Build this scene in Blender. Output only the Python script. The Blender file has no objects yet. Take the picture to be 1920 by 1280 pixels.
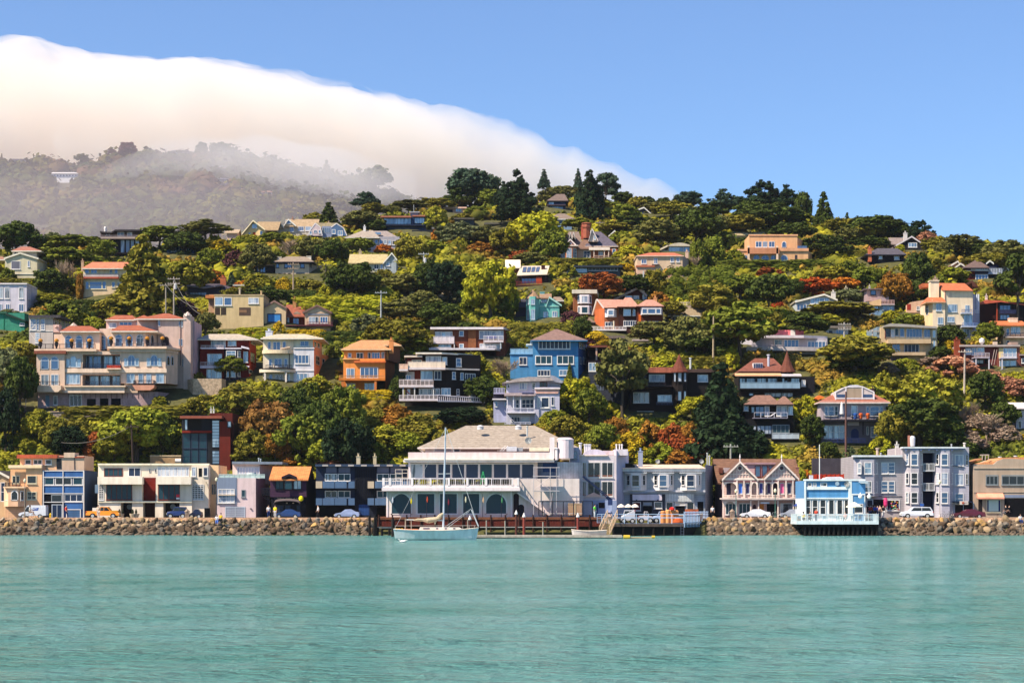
import bpy,math,random
import numpy as np
from mathutils import Vector,noise as mnoise

# ------------------------------------------------------------------ camera,sky,sun,exposure
S = bpy.context.scene
COL = S.collection
FP,HC,HY = 3733.3,4.5,945.0          # focal length in photo pixels,eye height,horizon row
cam_d = bpy.data.cameras.new('camera')
cam = bpy.data.objects.new('camera',cam_d);COL.objects.link(cam)
cam.location = (0,0,HC);cam.rotation_euler = (math.radians(90),0,0)
cam_d.sensor_width = 36;cam_d.lens = FP/1920*36
cam_d.shift_y = (HY-640)/1920
cam_d.clip_start = 1;cam_d.clip_end = 20000
S.camera = cam
SUN_EL,SUN_AZ = math.radians(50),math.radians(-122)   # azimuth clockwise from +Y: sun high on the left,towards the viewer
sd = Vector((math.sin(SUN_AZ)*math.cos(SUN_EL),math.cos(SUN_AZ)*math.cos(SUN_EL),math.sin(SUN_EL)))
sun_l = bpy.data.lights.new('sun','SUN');sun_l.energy = 5.0;sun_l.angle = math.radians(0.5);sun_l.color = (1,.91,.76)
sun = bpy.data.objects.new('sun',sun_l);COL.objects.link(sun)
sun.rotation_euler = sd.to_track_quat('Z','Y').to_euler()
W = bpy.data.worlds.new('World');S.world = W;W.use_nodes = True
wn = W.node_tree.nodes;wl = W.node_tree.links;wn.clear()
sky = wn.new('ShaderNodeTexSky');sky.sky_type = 'NISHITA';sky.sun_disc = False
sky.sun_elevation = SUN_EL;sky.sun_rotation = SUN_AZ
sky.air_density = 1.0;sky.dust_density = 0.2;sky.ozone_density = 3.0
tint = wn.new('ShaderNodeMix');tint.data_type = 'RGBA';tint.blend_type = 'MULTIPLY';tint.inputs[0].default_value = 1
tint.inputs[7].default_value = (.80,0.99,1.26,1)
bg = wn.new('ShaderNodeBackground');bg.inputs[1].default_value = 0.08
wo = wn.new('ShaderNodeOutputWorld')
wl.new(sky.outputs[0],tint.inputs[6]);wl.new(tint.outputs[2],bg.inputs[0]);wl.new(bg.outputs[0],wo.inputs[0])
S.view_settings.view_transform = 'Standard';S.view_settings.look = 'None'
S.view_settings.exposure = 0.74;S.view_settings.gamma = 1
S.cycles.use_denoising = True
try: S.cycles.denoiser = 'OPENIMAGEDENOISE'
except Exception: pass
S.cycles.max_bounces = 22;S.cycles.diffuse_bounces = 1;S.cycles.glossy_bounces = 2;S.cycles.transmission_bounces = 2
S.cycles.volume_bounces = 20;S.cycles.transparent_max_bounces = 6
S.cycles.caustics_reflective = False;S.cycles.caustics_refractive = False
S.cycles.sample_clamp_indirect = 4

R = random.Random(7)
rng = np.random.default_rng(11)

# ------------------------------------------------------------------ picture rows/columns -> places on the ground
GT = [(287,1003),(290,1001),(293.5,972.5),(302,971.5),(312,968),(316,930),(324,880),(334,820),(346,770),(360,715),(377,660),
      (397,610),(422,560),(452,510),(490,465),(532,430),(582,398),(640,372),(700,355)]
GD = np.array([g[0] for g in GT],float);GP = np.array([g[1] for g in GT],float)
GZ = HC + (HY-GP)/FP*GD
RP = [(-600,500),(-200,485),(0,478),(200,474),(430,452),(650,425),(750,402),(900,388),(1050,378),(1200,388),(1350,402),(1500,420),(1600,432),(1700,450),(1900,475),(2200,490),(2700,505)]
RX = np.array([g[0] for g in RP],float);RY = np.array([g[1] for g in RP],float)
def DY(py): return float(np.interp(-py,-GP,GD))
def px_x(px,D): return (px-960)/FP*D
def py_z(py,D): return HC + (HY-py)/FP*D
def ground(x,y):
    px = 960 + x/np.maximum(y,1)*FP
    rd = np.interp(-np.interp(px,RX,RY),-GP,GD)
    z = np.interp(np.minimum(y,rd),GD,GZ)
    return z - 0.22*np.maximum(0,y-rd)

# ------------------------------------------------------------------ materials
MATS = {}
def nt(m): return m.node_tree.nodes,m.node_tree.links
def mat(name,col,kind='plaster',rough=.85,spec=.3,var=.12,scale=1.0,bump=.3,col2=None):
    """procedural surface: base colour varied by noise,with a pattern belonging to its kind"""
    if name in MATS: return MATS[name]
    m = bpy.data.materials.new(name);m.use_nodes = True;n,l = nt(m)
    b = n['Principled BSDF'];b.inputs['Roughness'].default_value = rough
    b.inputs['Specular IOR Level'].default_value = spec
    tc = n.new('ShaderNodeTexCoord');mp = n.new('ShaderNodeMapping');l.new(tc.outputs['Object'],mp.inputs[0])
    no = n.new('ShaderNodeTexNoise');no.inputs['Scale'].default_value = .7*scale;no.inputs['Detail'].default_value = 6
    no.inputs['Roughness'].default_value = .65
    l.new(mp.outputs[0],no.inputs[0])
    rp = n.new('ShaderNodeValToRGB')
    c = Vector(col[:3]);d = Vector(col2) if col2 else c*(1-2*var)
    u = c*(1+var) if not col2 else c
    rp.color_ramp.elements[0].position = .3;rp.color_ramp.elements[1].position = .7
    rp.color_ramp.elements[0].color = (*d,1);rp.color_ramp.elements[1].color = (*u,1)
    l.new(no.outputs[0],rp.inputs[0])
    last = rp.outputs[0];bh = no.outputs[0]
    ms = n.new('ShaderNodeMapping');ms.inputs['Scale'].default_value = (1.6,1.6,.22);l.new(tc.outputs['Object'],ms.inputs[0])     # rain streaks and grime
    ns = n.new('ShaderNodeTexNoise');ns.inputs['Scale'].default_value = 1.0;ns.inputs['Detail'].default_value = 5;l.new(ms.outputs[0],ns.inputs[0])
    rs = n.new('ShaderNodeValToRGB');rs.color_ramp.elements[0].position = .32;rs.color_ramp.elements[1].position = .6
    rs.color_ramp.elements[0].color = (.80,.78,.75,1);rs.color_ramp.elements[1].color = (1,1,1,1);l.new(ns.outputs[0],rs.inputs[0])
    mm = n.new('ShaderNodeMix');mm.data_type = 'RGBA';mm.blend_type = 'MULTIPLY';mm.inputs[0].default_value = .8;l.new(last,mm.inputs[6]);l.new(rs.outputs[0],mm.inputs[7]);last = mm.outputs[2]
    if kind in ('siding','tile','shingle','brick','board','deck'):
        if kind == 'brick':
            t = n.new('ShaderNodeTexBrick');t.inputs['Scale'].default_value = 2.2
            t.inputs['Color1'].default_value = (1,1,1,1);t.inputs['Color2'].default_value = (.7,.7,.7,1);t.inputs['Mortar'].default_value = (1.2,1.15,1.1,1)
            mp2 = n.new('ShaderNodeMapping');mp2.inputs['Rotation'].default_value = (math.pi/2,0,0);l.new(tc.outputs['Object'],mp2.inputs[0]);l.new(mp2.outputs[0],t.inputs[0])
            o = t.outputs[0]
        else:
            t = n.new('ShaderNodeTexWave');t.wave_type = 'BANDS'
            t.bands_direction = {'siding':'Z','tile':'X','shingle':'Z','board':'X','deck':'X'}[kind]
            t.wave_profile = 'SAW';t.inputs['Scale'].default_value = {'siding':1.2,'tile':1.0,'shingle':1.0,'board':.8,'deck':1.5}[kind]
            t.inputs['Distortion'].default_value = .6 if kind == 'shingle' else .15
            l.new(tc.outputs['Object'],t.inputs[0])
            r2 = n.new('ShaderNodeValToRGB');r2.color_ramp.elements[0].color = (.68,.68,.68,1);r2.color_ramp.elements[1].color = (1.05,1.05,1.05,1)
            r2.color_ramp.elements[1].position = .35;l.new(t.outputs[1],r2.inputs[0]);o = r2.outputs[0]
        mx = n.new('ShaderNodeMix');mx.data_type = 'RGBA';mx.blend_type = 'MULTIPLY';mx.inputs[0].default_value = .8
        l.new(last,mx.inputs[6]);l.new(o,mx.inputs[7]);last = mx.outputs[2]
    l.new(last,b.inputs['Base Color'])
    bp = n.new('ShaderNodeBump');bp.inputs['Strength'].default_value = bump;bp.inputs['Distance'].default_value = .05
    l.new(bh,bp.inputs['Height']);l.new(bp.outputs[0],b.inputs['Normal'])
    MATS[name] = m;return m
def sm(name,rgb,**k):
    """colour from sRGB 0-255 values as seen; shaded parts keep their shade in the colour"""
    f = lambda v: (v/255/12.92) if v/255 <= .04045 else ((v/255+.055)/1.055)**2.4
    q = .74 if k.get('kind') in ('shingle','tile') else 1;r,g,b = (f(v)*q for v in rgb);return mat(name,(r*1.03,g*1.0,b*.89),**k)      # photographed tones carry the blue of the sky;take it out
def glass(name,col,rough=.08,metal=0.0,spec=1.0,curtain=None):
    if name in MATS: return MATS[name]
    m = bpy.data.materials.new(name);m.use_nodes = True;n,l = nt(m)
    b = n['Principled BSDF'];b.inputs['Base Color'].default_value = (*col,1)
    b.inputs['Roughness'].default_value = rough;b.inputs['Specular IOR Level'].default_value = spec;b.inputs['Metallic'].default_value = metal
    tc = n.new('ShaderNodeTexCoord')
    if curtain:
        t = n.new('ShaderNodeTexNoise');t.inputs['Scale'].default_value = .8
        mp = n.new('ShaderNodeMapping');mp.inputs['Scale'].default_value = (1.3,1.3,.25);l.new(tc.outputs['Object'],mp.inputs[0]);l.new(mp.outputs[0],t.inputs[0])
        rp = n.new('ShaderNodeValToRGB');rp.color_ramp.elements[0].position = .46;rp.color_ramp.elements[1].position = .54
        rp.color_ramp.elements[0].color = (*col,1);rp.color_ramp.elements[1].color = (*curtain,1)
        l.new(t.outputs[0],rp.inputs[0]);l.new(rp.outputs[0],b.inputs['Base Color'])
    no = n.new('ShaderNodeTexNoise');no.inputs['Scale'].default_value = .5;l.new(tc.outputs['Object'],no.inputs[0])
    bp = n.new('ShaderNodeBump');bp.inputs['Strength'].default_value = .12;bp.inputs['Distance'].default_value = .1
    l.new(no.outputs[0],bp.inputs['Height']);l.new(bp.outputs[0],b.inputs['Normal'])
    MATS[name] = m;return m
def leafmat(name,objcol=True,ramp=None,nscale=.35,trans=.12):
    """foliage: the plant's own colour,varied leaf by leaf and clump by clump"""
    if name in MATS: return MATS[name]
    m = bpy.data.materials.new(name);m.use_nodes = True;n,l = nt(m)
    b = n['Principled BSDF'];b.inputs['Roughness'].default_value = .75;b.inputs['Specular IOR Level'].default_value = .08
    tc = n.new('ShaderNodeTexCoord');geo = n.new('ShaderNodeNewGeometry')
    no = n.new('ShaderNodeTexNoise');no.inputs['Scale'].default_value = nscale;no.inputs['Detail'].default_value = 4
    l.new(tc.outputs['Object'] if objcol else geo.outputs['Position'],no.inputs[0])
    if objcol:
        oi = n.new('ShaderNodeObjectInfo')
        hs = n.new('ShaderNodeHueSaturation');l.new(oi.outputs['Color'],hs.inputs['Color'])
        mr = n.new('ShaderNodeMapRange');mr.inputs[1].default_value = .3;mr.inputs[2].default_value = .7
        mr.inputs[3].default_value = .47;mr.inputs[4].default_value = .53;l.new(no.outputs[0],mr.inputs[0]);l.new(mr.outputs[0],hs.inputs['Hue'])
        src = hs.outputs[0]
    else:
        rp = n.new('ShaderNodeValToRGB');cr = rp.color_ramp
        while len(cr.elements) < len(ramp): cr.elements.new(.5)
        for e,(p,c) in zip(cr.elements,ramp): e.position = p;e.color = (*c,1)
        l.new(no.outputs[0],rp.inputs[0]);src = rp.outputs[0]
    at = n.new('ShaderNodeAttribute');at.attribute_name = 'leaf'
    mr2 = n.new('ShaderNodeMapRange');mr2.inputs[3].default_value = .55;mr2.inputs[4].default_value = 1.45;l.new(at.outputs['Fac'],mr2.inputs[0])
    mx = n.new('ShaderNodeMix');mx.data_type = 'RGBA';mx.blend_type = 'MULTIPLY';mx.inputs[0].default_value = 1
    l.new(src,mx.inputs[6]);l.new(mr2.outputs[0],mx.inputs[7])
    l.new(mx.outputs[2],b.inputs['Base Color'])
    if trans:
        tr = n.new('ShaderNodeBsdfTranslucent');l.new(mx.outputs[2],tr.inputs[0])
        ms = n.new('ShaderNodeMixShader');ms.inputs[0].default_value = trans
        l.new(b.outputs[0],ms.inputs[1]);l.new(tr.outputs[0],ms.inputs[2]);l.new(ms.outputs[0],n['Material Output'].inputs[0])
    MATS[name] = m;return m
def objmat(name,rough=.6,spec=.3):
    """takes its colour from the object's own colour"""
    if name in MATS: return MATS[name]
    m = bpy.data.materials.new(name);m.use_nodes = True;n,l = nt(m)
    b = n['Principled BSDF'];b.inputs['Roughness'].default_value = rough;b.inputs['Specular IOR Level'].default_value = spec
    oi = n.new('ShaderNodeObjectInfo');no = n.new('ShaderNodeTexNoise');no.inputs['Scale'].default_value = 3
    tc = n.new('ShaderNodeTexCoord');l.new(tc.outputs['Object'],no.inputs[0])
    mr = n.new('ShaderNodeMapRange');mr.inputs[3].default_value = .75;mr.inputs[4].default_value = 1.15;l.new(no.outputs[0],mr.inputs[0])
    mx = n.new('ShaderNodeMix');mx.data_type = 'RGBA';mx.blend_type = 'MULTIPLY';mx.inputs[0].default_value = 1
    l.new(oi.outputs['Color'],mx.inputs[6]);l.new(mr.outputs[0],mx.inputs[7]);l.new(mx.outputs[2],b.inputs['Base Color'])
    MATS[name] = m;return m

# ------------------------------------------------------------------ mesh helpers
class MB:
    """collects boxes,prisms,tubes ... and links them as ONE mesh object"""
    def __init__(s): s.v = [];s.f = [];s.mi = []
    def add(s,vs,fs,mi=0):
        o = len(s.v);s.v += [tuple(v) for v in vs];s.f += [tuple(i+o for i in f) for f in fs];s.mi += [mi]*len(fs)
    def box(s,x0,x1,y0,y1,z0,z1,mi=0):
        if x1 < x0: x0,x1 = x1,x0
        if y1 < y0: y0,y1 = y1,y0
        if z1 < z0: z0,z1 = z1,z0
        s.add([(x0,y0,z0),(x1,y0,z0),(x1,y1,z0),(x0,y1,z0),(x0,y0,z1),(x1,y0,z1),(x1,y1,z1),(x0,y1,z1)],
              [(0,3,2,1),(4,5,6,7),(0,1,5,4),(1,2,6,5),(2,3,7,6),(3,0,4,7)],mi)
    def prism(s,poly,z0,z1,mi=0):
        """plan polygon extruded upwards;z1 may be a list of heights"""
        n = len(poly);zt = z1 if isinstance(z1,(list,tuple)) else [z1]*n
        area = sum(poly[i][0]*poly[(i+1) % n][1]-poly[(i+1) % n][0]*poly[i][1] for i in range(n))
        if area < 0: poly = poly[::-1];zt = list(zt)[::-1]
        s.add([(p[0],p[1],z0) for p in poly]+[(p[0],p[1],z) for p,z in zip(poly,zt)],
              [tuple(range(n))[::-1],tuple(range(n,2*n))]+[(i,(i+1) % n,n+(i+1) % n,n+i) for i in range(n)],mi)
    def front(s,poly,y0,y1,mi=0):
        """outline in x,z extruded in depth from y0 back to y1"""
        n = len(poly)
        area = sum(poly[i][0]*poly[(i+1) % n][1]-poly[(i+1) % n][0]*poly[i][1] for i in range(n))
        if area < 0: poly = poly[::-1]
        s.add([(p[0],y0,p[1]) for p in poly]+[(p[0],y1,p[1]) for p in poly],
              [tuple(range(n)),tuple(range(n,2*n))[::-1]]+[(i,n+i,n+(i+1) % n,(i+1) % n) for i in range(n)],mi)
    def tube(s,a,b,ra,rb=None,n=6,mi=0):
        rb = ra if rb is None else rb
        a = Vector(a);b = Vector(b);d = (b-a)
        if d.length < 1e-6: return
        d.normalize();u = d.orthogonal().normalized();w = d.cross(u)
        vs = []
        for c,r in ((a,ra),(b,rb)):
            for i in range(n):
                t = 2*math.pi*i/n;vs.append(c+u*(r*math.cos(t))+w*(r*math.sin(t)))
        s.add(vs,[(i,(i+1) % n,n+(i+1) % n,n+i) for i in range(n)]+[tuple(range(n))[::-1],tuple(range(n,2*n))],mi)
    def lathe(s,c,prof,n=10,mi=0,sx=1,sy=1):
        """profile of (radius,height) turned about the vertical through c"""
        vs = [];k = len(prof)
        for r,h in prof:
            for i in range(n):
                t = 2*math.pi*i/n;vs.append((c[0]+sx*r*math.cos(t),c[1]+sy*r*math.sin(t),c[2]+h))
        fs = [(j*n+i,j*n+(i+1) % n,(j+1)*n+(i+1) % n,(j+1)*n+i) for j in range(k-1) for i in range(n)]
        fs += [tuple(range(n))[::-1],tuple(range((k-1)*n,k*n))]
        s.add(vs,fs,mi)
    def mesh(s,name,mats,origin=(0,0,0),smooth=False):
        me = bpy.data.meshes.new(name);ox,oy,oz = origin
        me.from_pydata([(x-ox,y-oy,z-oz) for x,y,z in s.v],[],s.f)
        for m in (mats if isinstance(mats,(list,tuple)) else [mats]): me.materials.append(m)
        me.polygons.foreach_set('material_index',s.mi)
        if smooth: me.shade_smooth()
        me.update();return me
    def build(s,name,mats,parent=None,smooth=False,origin=None):
        if not s.v: return None
        if origin is None: origin = ROOTLOC.get(parent.name,(0,0,0)) if parent else (0,0,0)
        o = bpy.data.objects.new(name,s.mesh(name,mats,origin,smooth));COL.objects.link(o)
        if parent:
            o.parent = parent
            ROOTLOC[o.name] = origin
        elif origin != (0,0,0): o.location = origin
        return o
ROOTLOC = {}
def tag(o,label=None,cat=None,group=None,kind=None):
    if label: o['label'] = label
    if cat: o['category'] = cat
    if group: o['group'] = group
    if kind: o['kind'] = kind
    return o
def empty(name,loc,label,cat,group=None):
    o = bpy.data.objects.new(name,None);COL.objects.link(o);o.location = loc;o.empty_display_size = .5
    ROOTLOC[o.name] = tuple(loc);return tag(o,label,cat,group)
def copy_tree(o,parent=None):
    c = o.copy();COL.objects.link(c)
    if parent: c.parent = parent
    for ch in list(o.children): copy_tree(ch,c)
    return c
def npmesh(name,V,F,mats,leaf=None,smooth=False,mi=None):
    """numpy verts (n,3) and quads (m,4) -> mesh"""
    me = bpy.data.meshes.new(name);nf = len(F);k = F.shape[1]
    me.vertices.add(len(V));me.vertices.foreach_set('co',V.astype(np.float32).ravel())
    me.loops.add(nf*k);me.loops.foreach_set('vertex_index',F.astype(np.int32).ravel())
    me.polygons.add(nf);me.polygons.foreach_set('loop_start',np.arange(0,nf*k,k,dtype=np.int32))
    try: me.polygons.foreach_set('loop_total',np.full(nf,k,dtype=np.int32))
    except Exception: pass
    if leaf is not None:
        a = me.attributes.new('leaf','FLOAT','FACE');a.data.foreach_set('value',leaf.astype(np.float32))
    for m in (mats if isinstance(mats,(list,tuple)) else [mats]): me.materials.append(m)
    if mi is not None: me.polygons.foreach_set('material_index',mi.astype(np.int32))
    me.update(calc_edges=True)
    if smooth: me.shade_smooth()
    return me
def quads(C,N,size,aspect=1.0,roll=None):
    """one quad per centre C with normal N"""
    n = len(C);N = N/np.maximum(np.linalg.norm(N,axis=1,keepdims=True),1e-6)
    r = rng.normal(size=(n,3)) if roll is None else roll
    u = np.cross(N,r);u /= np.maximum(np.linalg.norm(u,axis=1,keepdims=True),1e-6);w = np.cross(N,u)
    s = (size if np.ndim(size) else np.full(n,size))[:,None]*.5
    V = np.stack([C-u*s-w*s*aspect,C+u*s-w*s*aspect*.6,C+u*s*.7+w*s*aspect,C-u*s*.8+w*s*aspect],1).reshape(-1,3)
    return V,np.arange(4*n).reshape(-1,4)

# ------------------------------------------------------------------ the setting: water,ground,far hill,fog
def grid(name,xs,ys,zf,m,smooth=True):
    X,Y = np.meshgrid(xs,ys);Z = zf(X,Y);V = np.stack([X,Y,Z],-1).reshape(-1,3)
    a,b = len(ys),len(xs);I = np.arange(a*b).reshape(a,b)
    F = np.stack([I[:-1,:-1],I[:-1,1:],I[1:,1:],I[1:,:-1]],-1).reshape(-1,4)
    o = bpy.data.objects.new(name,npmesh(name,V,F,m,smooth=smooth));COL.objects.link(o);return tag(o,kind='structure')
def water_mat():
    m = bpy.data.materials.new('bay_water');m.use_nodes = True;n,l = nt(m);b = n['Principled BSDF']
    b.inputs['Roughness'].default_value = .13;b.inputs['IOR'].default_value = 1.33;b.inputs['Specular IOR Level'].default_value = .5
    tc = n.new('ShaderNodeTexCoord')
    def nz(sx,sy,sc,det):
        mp = n.new('ShaderNodeMapping');mp.inputs['Scale'].default_value = (sx,sy,1);l.new(tc.outputs['Object'],mp.inputs[0])
        t = n.new('ShaderNodeTexNoise');t.inputs['Scale'].default_value = sc;t.inputs['Detail'].default_value = det;t.inputs['Roughness'].default_value = .6
        l.new(mp.outputs[0],t.inputs[0]);return t.outputs[0]
    big = nz(.02,.05,1,3);rp = n.new('ShaderNodeValToRGB')
    rp.color_ramp.elements[0].position = .35;rp.color_ramp.elements[1].position = .65
    rp.color_ramp.elements[0].color = (.09,.295,.25,1);rp.color_ramp.elements[1].color = (.17,.395,.37,1)
    l.new(big,rp.inputs[0]);l.new(rp.outputs[0],b.inputs['Base Color'])
    a = n.new('ShaderNodeMath');a.operation = 'ADD';l.new(nz(1.1,2.0,1.0,6),a.inputs[0])
    c = n.new('ShaderNodeMath');c.operation = 'MULTIPLY';c.inputs[1].default_value = .7;l.new(nz(.45,1.1,1.0,4),c.inputs[0]);l.new(c.outputs[0],a.inputs[1])
    bp = n.new('ShaderNodeBump');bp.inputs['Strength'].default_value = 1;bp.inputs['Distance'].default_value = 1.5
    l.new(a.outputs[0],bp.inputs['Height']);l.new(bp.outputs[0],b.inputs['Normal'])
    return m
WM = water_mat()
xs = np.concatenate([[-9000,-3000,-900,-300],np.linspace(-90,90,181),[300,900,3000,9000]])
ys = np.concatenate([[-6000,-800,-100,0],np.linspace(30,120,181)[:-1],np.linspace(120,300,121)])
def wz(X,Y):
    a = np.sin(X*.55+1.3*np.sin(Y*.21)+Y*1.15)*.02 + np.sin(X*.23-Y*.62+2*np.sin(X*.05))*.035 + np.sin(-X*.9+Y*1.9+np.sin(X*.3))*.014
    return a*((np.abs(X) < 95) & (Y > 25))
grid('water',xs,ys,wz,WM)

soil = mat('soil',(.13,.11,.03),'plaster',rough=.95,scale=1.2,col2=(.04,.045,.014))
xs = np.concatenate([[-9000,-2500,-700,-330,-260],np.linspace(-200,200,161),[260,330,700,2500,9000]])
ys = np.concatenate([[286,287,290],np.linspace(293.5,313,6),np.linspace(315,400,50),np.linspace(403,700,80),[760,850,950,1050]])
def gz(X,Y):
    z = ground(X,Y)
    bumps = np.sin(X*.11+1)*np.sin(Y*.13)*.8+np.sin(X*.31+Y*.2)*.35
    z = z + bumps*np.clip((Y-320)/40,0,1)
    return np.where(Y < 288.5,-2.0,np.maximum(z,-2))
grid('ground',xs,ys,gz,soil)
# far ridge,in fog
FR = [(-900,330),(-100,306),(0,304),(150,306),(230,300),(350,291),(440,292),(520,312),(620,332),(740,372),(850,405),(1000,440),(1400,500),(3200,560)]
FX = np.array([g[0] for g in FR],float);FY = np.array([g[1] for g in FR],float)
def fz(X,Y):
    px = 960+X/Y*FP;top = py_z(np.interp(px,FX,FY)+6,1780)
    base = 95
    t = np.clip((Y-1180)/600,0,1);t2 = np.clip((Y-1780)/800,0,1)
    return base+(top-base)*t**.9-(t2*120)
def ridge_at(px,py):
    return next((D for D in range(1150,1780,6) if HY-(float(fz(np.array(px_x(px,D)),np.array(float(D))))-HC)/D*FP <= py),1780)
far_soil = mat('far_hill_soil',(.09,.075,.04),'plaster',rough=.95,scale=.03,col2=(.04,.05,.02))
grid('far_hill',np.linspace(-900,500,90),np.linspace(1060,2600,70),lambda X,Y: fz(X,Y),far_soil)

# ------------------------------------------------------------------ foliage
ICO_V = None
def ico():
    global ICO_V,ICO_F
    if ICO_V is None:
        import bmesh
        bm = bmesh.new();bmesh.ops.create_icosphere(bm,subdivisions=1,radius=1)
        ICO_V = np.array([v.co[:] for v in bm.verts]);ICO_F = np.array([[v.index for v in f.verts] for f in bm.faces]);bm.free()
    return ICO_V,ICO_F
def clumps(C,Rr,flat,nleaf,lsize,jit=.55,up=.25,core=.72,droop=0):
    """leaf clumps: centres C,radii Rr;leaves lie on and in each clump's surface. returns verts,quads,leaf value"""
    n = len(C);k = nleaf
    d = rng.normal(size=(n,k,3));d /= np.linalg.norm(d,axis=2,keepdims=True)
    rad = Rr[:,None,None]*(.7+.5*rng.random((n,k,1))**1.5)
    P = C[:,None,:]+d*rad*np.array([1,1,flat]);P[...,2] -= droop*rad[...,0]*(d[...,0]**2+d[...,1]**2)
    N = d*np.array([1,1,1/flat])+rng.normal(size=(n,k,3))*jit+np.array([0,0,up])
    sz = (lsize*(Rr/np.mean(Rr))**.3)[:,None]*(.6+.8*rng.random((n,k)))
    V,F = quads(P.reshape(-1,3),N.reshape(-1,3),sz.ravel())
    cl = rng.random(n)*.7+.15
    L = np.clip(np.repeat(cl,k)+rng.normal(size=n*k)*.2,0,1)
    if core:
        iv,fi = ico()
        cv = (C[:,None,:]+iv[None]*(Rr*core)[:,None,None]*np.array([1,1,flat])).reshape(-1,3)
        cf = (fi[None]+(np.arange(n)*len(iv))[:,None,None]).reshape(-1,3)+len(V)
        cf = np.concatenate([cf,cf[:,2:3]],1)   # degenerate quad keeps one face size
        V = np.concatenate([V,cv]);return V,F,cf,L,np.repeat(cl*.7,len(fi))  # clump cores darker: shade inside the crown put into the colour
    return V,F,None,L,None
def tri_quad_mesh(name,V,F,T,L,LT,m):
    me = bpy.data.meshes.new(name)
    lv = F.ravel();nq = len(F)
    if T is not None:
        t3 = T[:,:3];lv = np.concatenate([lv,t3.ravel()]);starts = np.concatenate([np.arange(nq)*4,nq*4+np.arange(len(t3))*3]);L = np.concatenate([L,LT])
        tot = np.concatenate([np.full(nq,4),np.full(len(t3),3)])
    else: starts = np.arange(nq)*4;tot = np.full(nq,4)
    me.vertices.add(len(V));me.vertices.foreach_set('co',V.astype(np.float32).ravel())
    me.loops.add(len(lv));me.loops.foreach_set('vertex_index',lv.astype(np.int32))
    me.polygons.add(len(starts));me.polygons.foreach_set('loop_start',starts.astype(np.int32))
    try: me.polygons.foreach_set('loop_total',tot.astype(np.int32))
    except Exception: pass
    a = me.attributes.new('leaf','FLOAT','FACE');a.data.foreach_set('value',L.astype(np.float32))
    me.materials.append(m);me.update(calc_edges=True);return me
LEAF = leafmat('leaf_tissue');BARK = mat('bark',(.10,.075,.055),'plaster',rough=.95,var=.3,scale=4)
TWIG = objmat('twig_bark',rough=.9)
def limbs(C,base=(0,0,0),fork=.3,r0=.05,n=9,mb=None,lean=0):
    """tapered trunk with limbs reaching into the crown"""
    mb = mb or MB();f = Vector((lean*.5,0,fork));b = Vector(base)
    mid = b.lerp(f,.5)+Vector((R.uniform(-.02,.02),R.uniform(-.02,.02),0))
    mb.tube(b-Vector((0,0,.12)),mid,r0,r0*.8,8);mb.tube(mid,f,r0*.8,r0*.65,8)
    idx = R.sample(range(len(C)),min(n,len(C)))
    for i in idx:
        c = Vector(C[i]);m = f.lerp(c,.5)+Vector((R.uniform(-.05,.05),R.uniform(-.05,.05),.02))
        mb.tube(f,m,r0*.45,r0*.28,5);mb.tube(m,c,r0*.28,r0*.1,5)
    return mb
PROTO = {}
def reg(kind,C,Rr,flat,nl,ls,**k):
    mb_k = k.pop('trunk',{});V,F,T,L,LT = clumps(C,Rr,flat,nl,ls,**k)
    crown = tri_quad_mesh('crown_'+kind,V,F,T,L,LT,LEAF)
    tr = limbs([tuple(c) for c in C],**mb_k).mesh('trunk_'+kind,BARK)
    PROTO.setdefault(kind,[]).append((crown,tr))
# every prototype stands on z=0,is 1 high and 1 wide
for s in range(4):      # round-headed broadleaf
    n = 96;th = rng.random(n)*2*np.pi;u = rng.random(n)**.8
    ph = np.arccos(np.clip(1-u*1.35,-1,1));rr = .78+.28*rng.random(n)
    wob = 1+.2*np.sin(th*2+s*2)+.14*np.sin(th*3+s)+.1*np.sin(ph*5+s)
    C = np.stack([.37*np.sin(ph)*np.cos(th)*rr*wob,.37*np.sin(ph)*np.sin(th)*rr*wob,.48+.40*np.cos(ph)*rr],1)
    C = np.concatenate([C,rng.normal(size=(14,3))*[.17,.17,.15]+[0,0,.4]]);Rr = .045+.075*rng.random(len(C))
    reg('round',C,Rr,.85,60,.042,trunk=dict(fork=.25,r0=.04))
for s in range(4):      # umbrella-shaped evergreen: wide flat pads,trunk and sky showing below
    n = 34;th = rng.random(n)*2*np.pi;r = np.sqrt(rng.random(n))
    C = np.stack([.42*r*np.cos(th),.42*r*np.sin(th),.86-.30*r**2+.05*rng.normal(size=n)],1)
    k = 12;th = rng.random(k)*6.28;r = .2+.24*rng.random(k)
    C = np.concatenate([C,np.stack([r*np.cos(th),r*np.sin(th),.42+.2*rng.random(k)],1)]);Rr = .08+.06*rng.random(len(C))
    reg('flat',C,Rr,.5,85,.046,up=.5,trunk=dict(fork=.4,r0=.03,n=14))
for s in range(3):      # layered conifer
    C = [];Rr = []
    nl = 13
    for i in range(nl):
        h = .10+.86*i/(nl-1);w = .46*(1-.92*((h-.1)/.9)**.8)
        k = max(2,int(9*(w/.46)+1));o = R.random()*6
        for j in range(k):
            a = o+6.28*j/k+R.uniform(-.3,.3);q = w*R.uniform(.65,1)
            C.append((q*math.cos(a),q*math.sin(a),h+R.uniform(-.02,.02)));Rr.append(.05+.05*w/.46+R.uniform(0,.02))
            if w > .2: C.append((q*.5*math.cos(a),q*.5*math.sin(a),h+.02));Rr.append(.06)
    reg('conifer',np.array(C),np.array(Rr),.42,60,.04,up=.3,droop=.35,trunk=dict(fork=.8,r0=.022,n=10))
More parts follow.
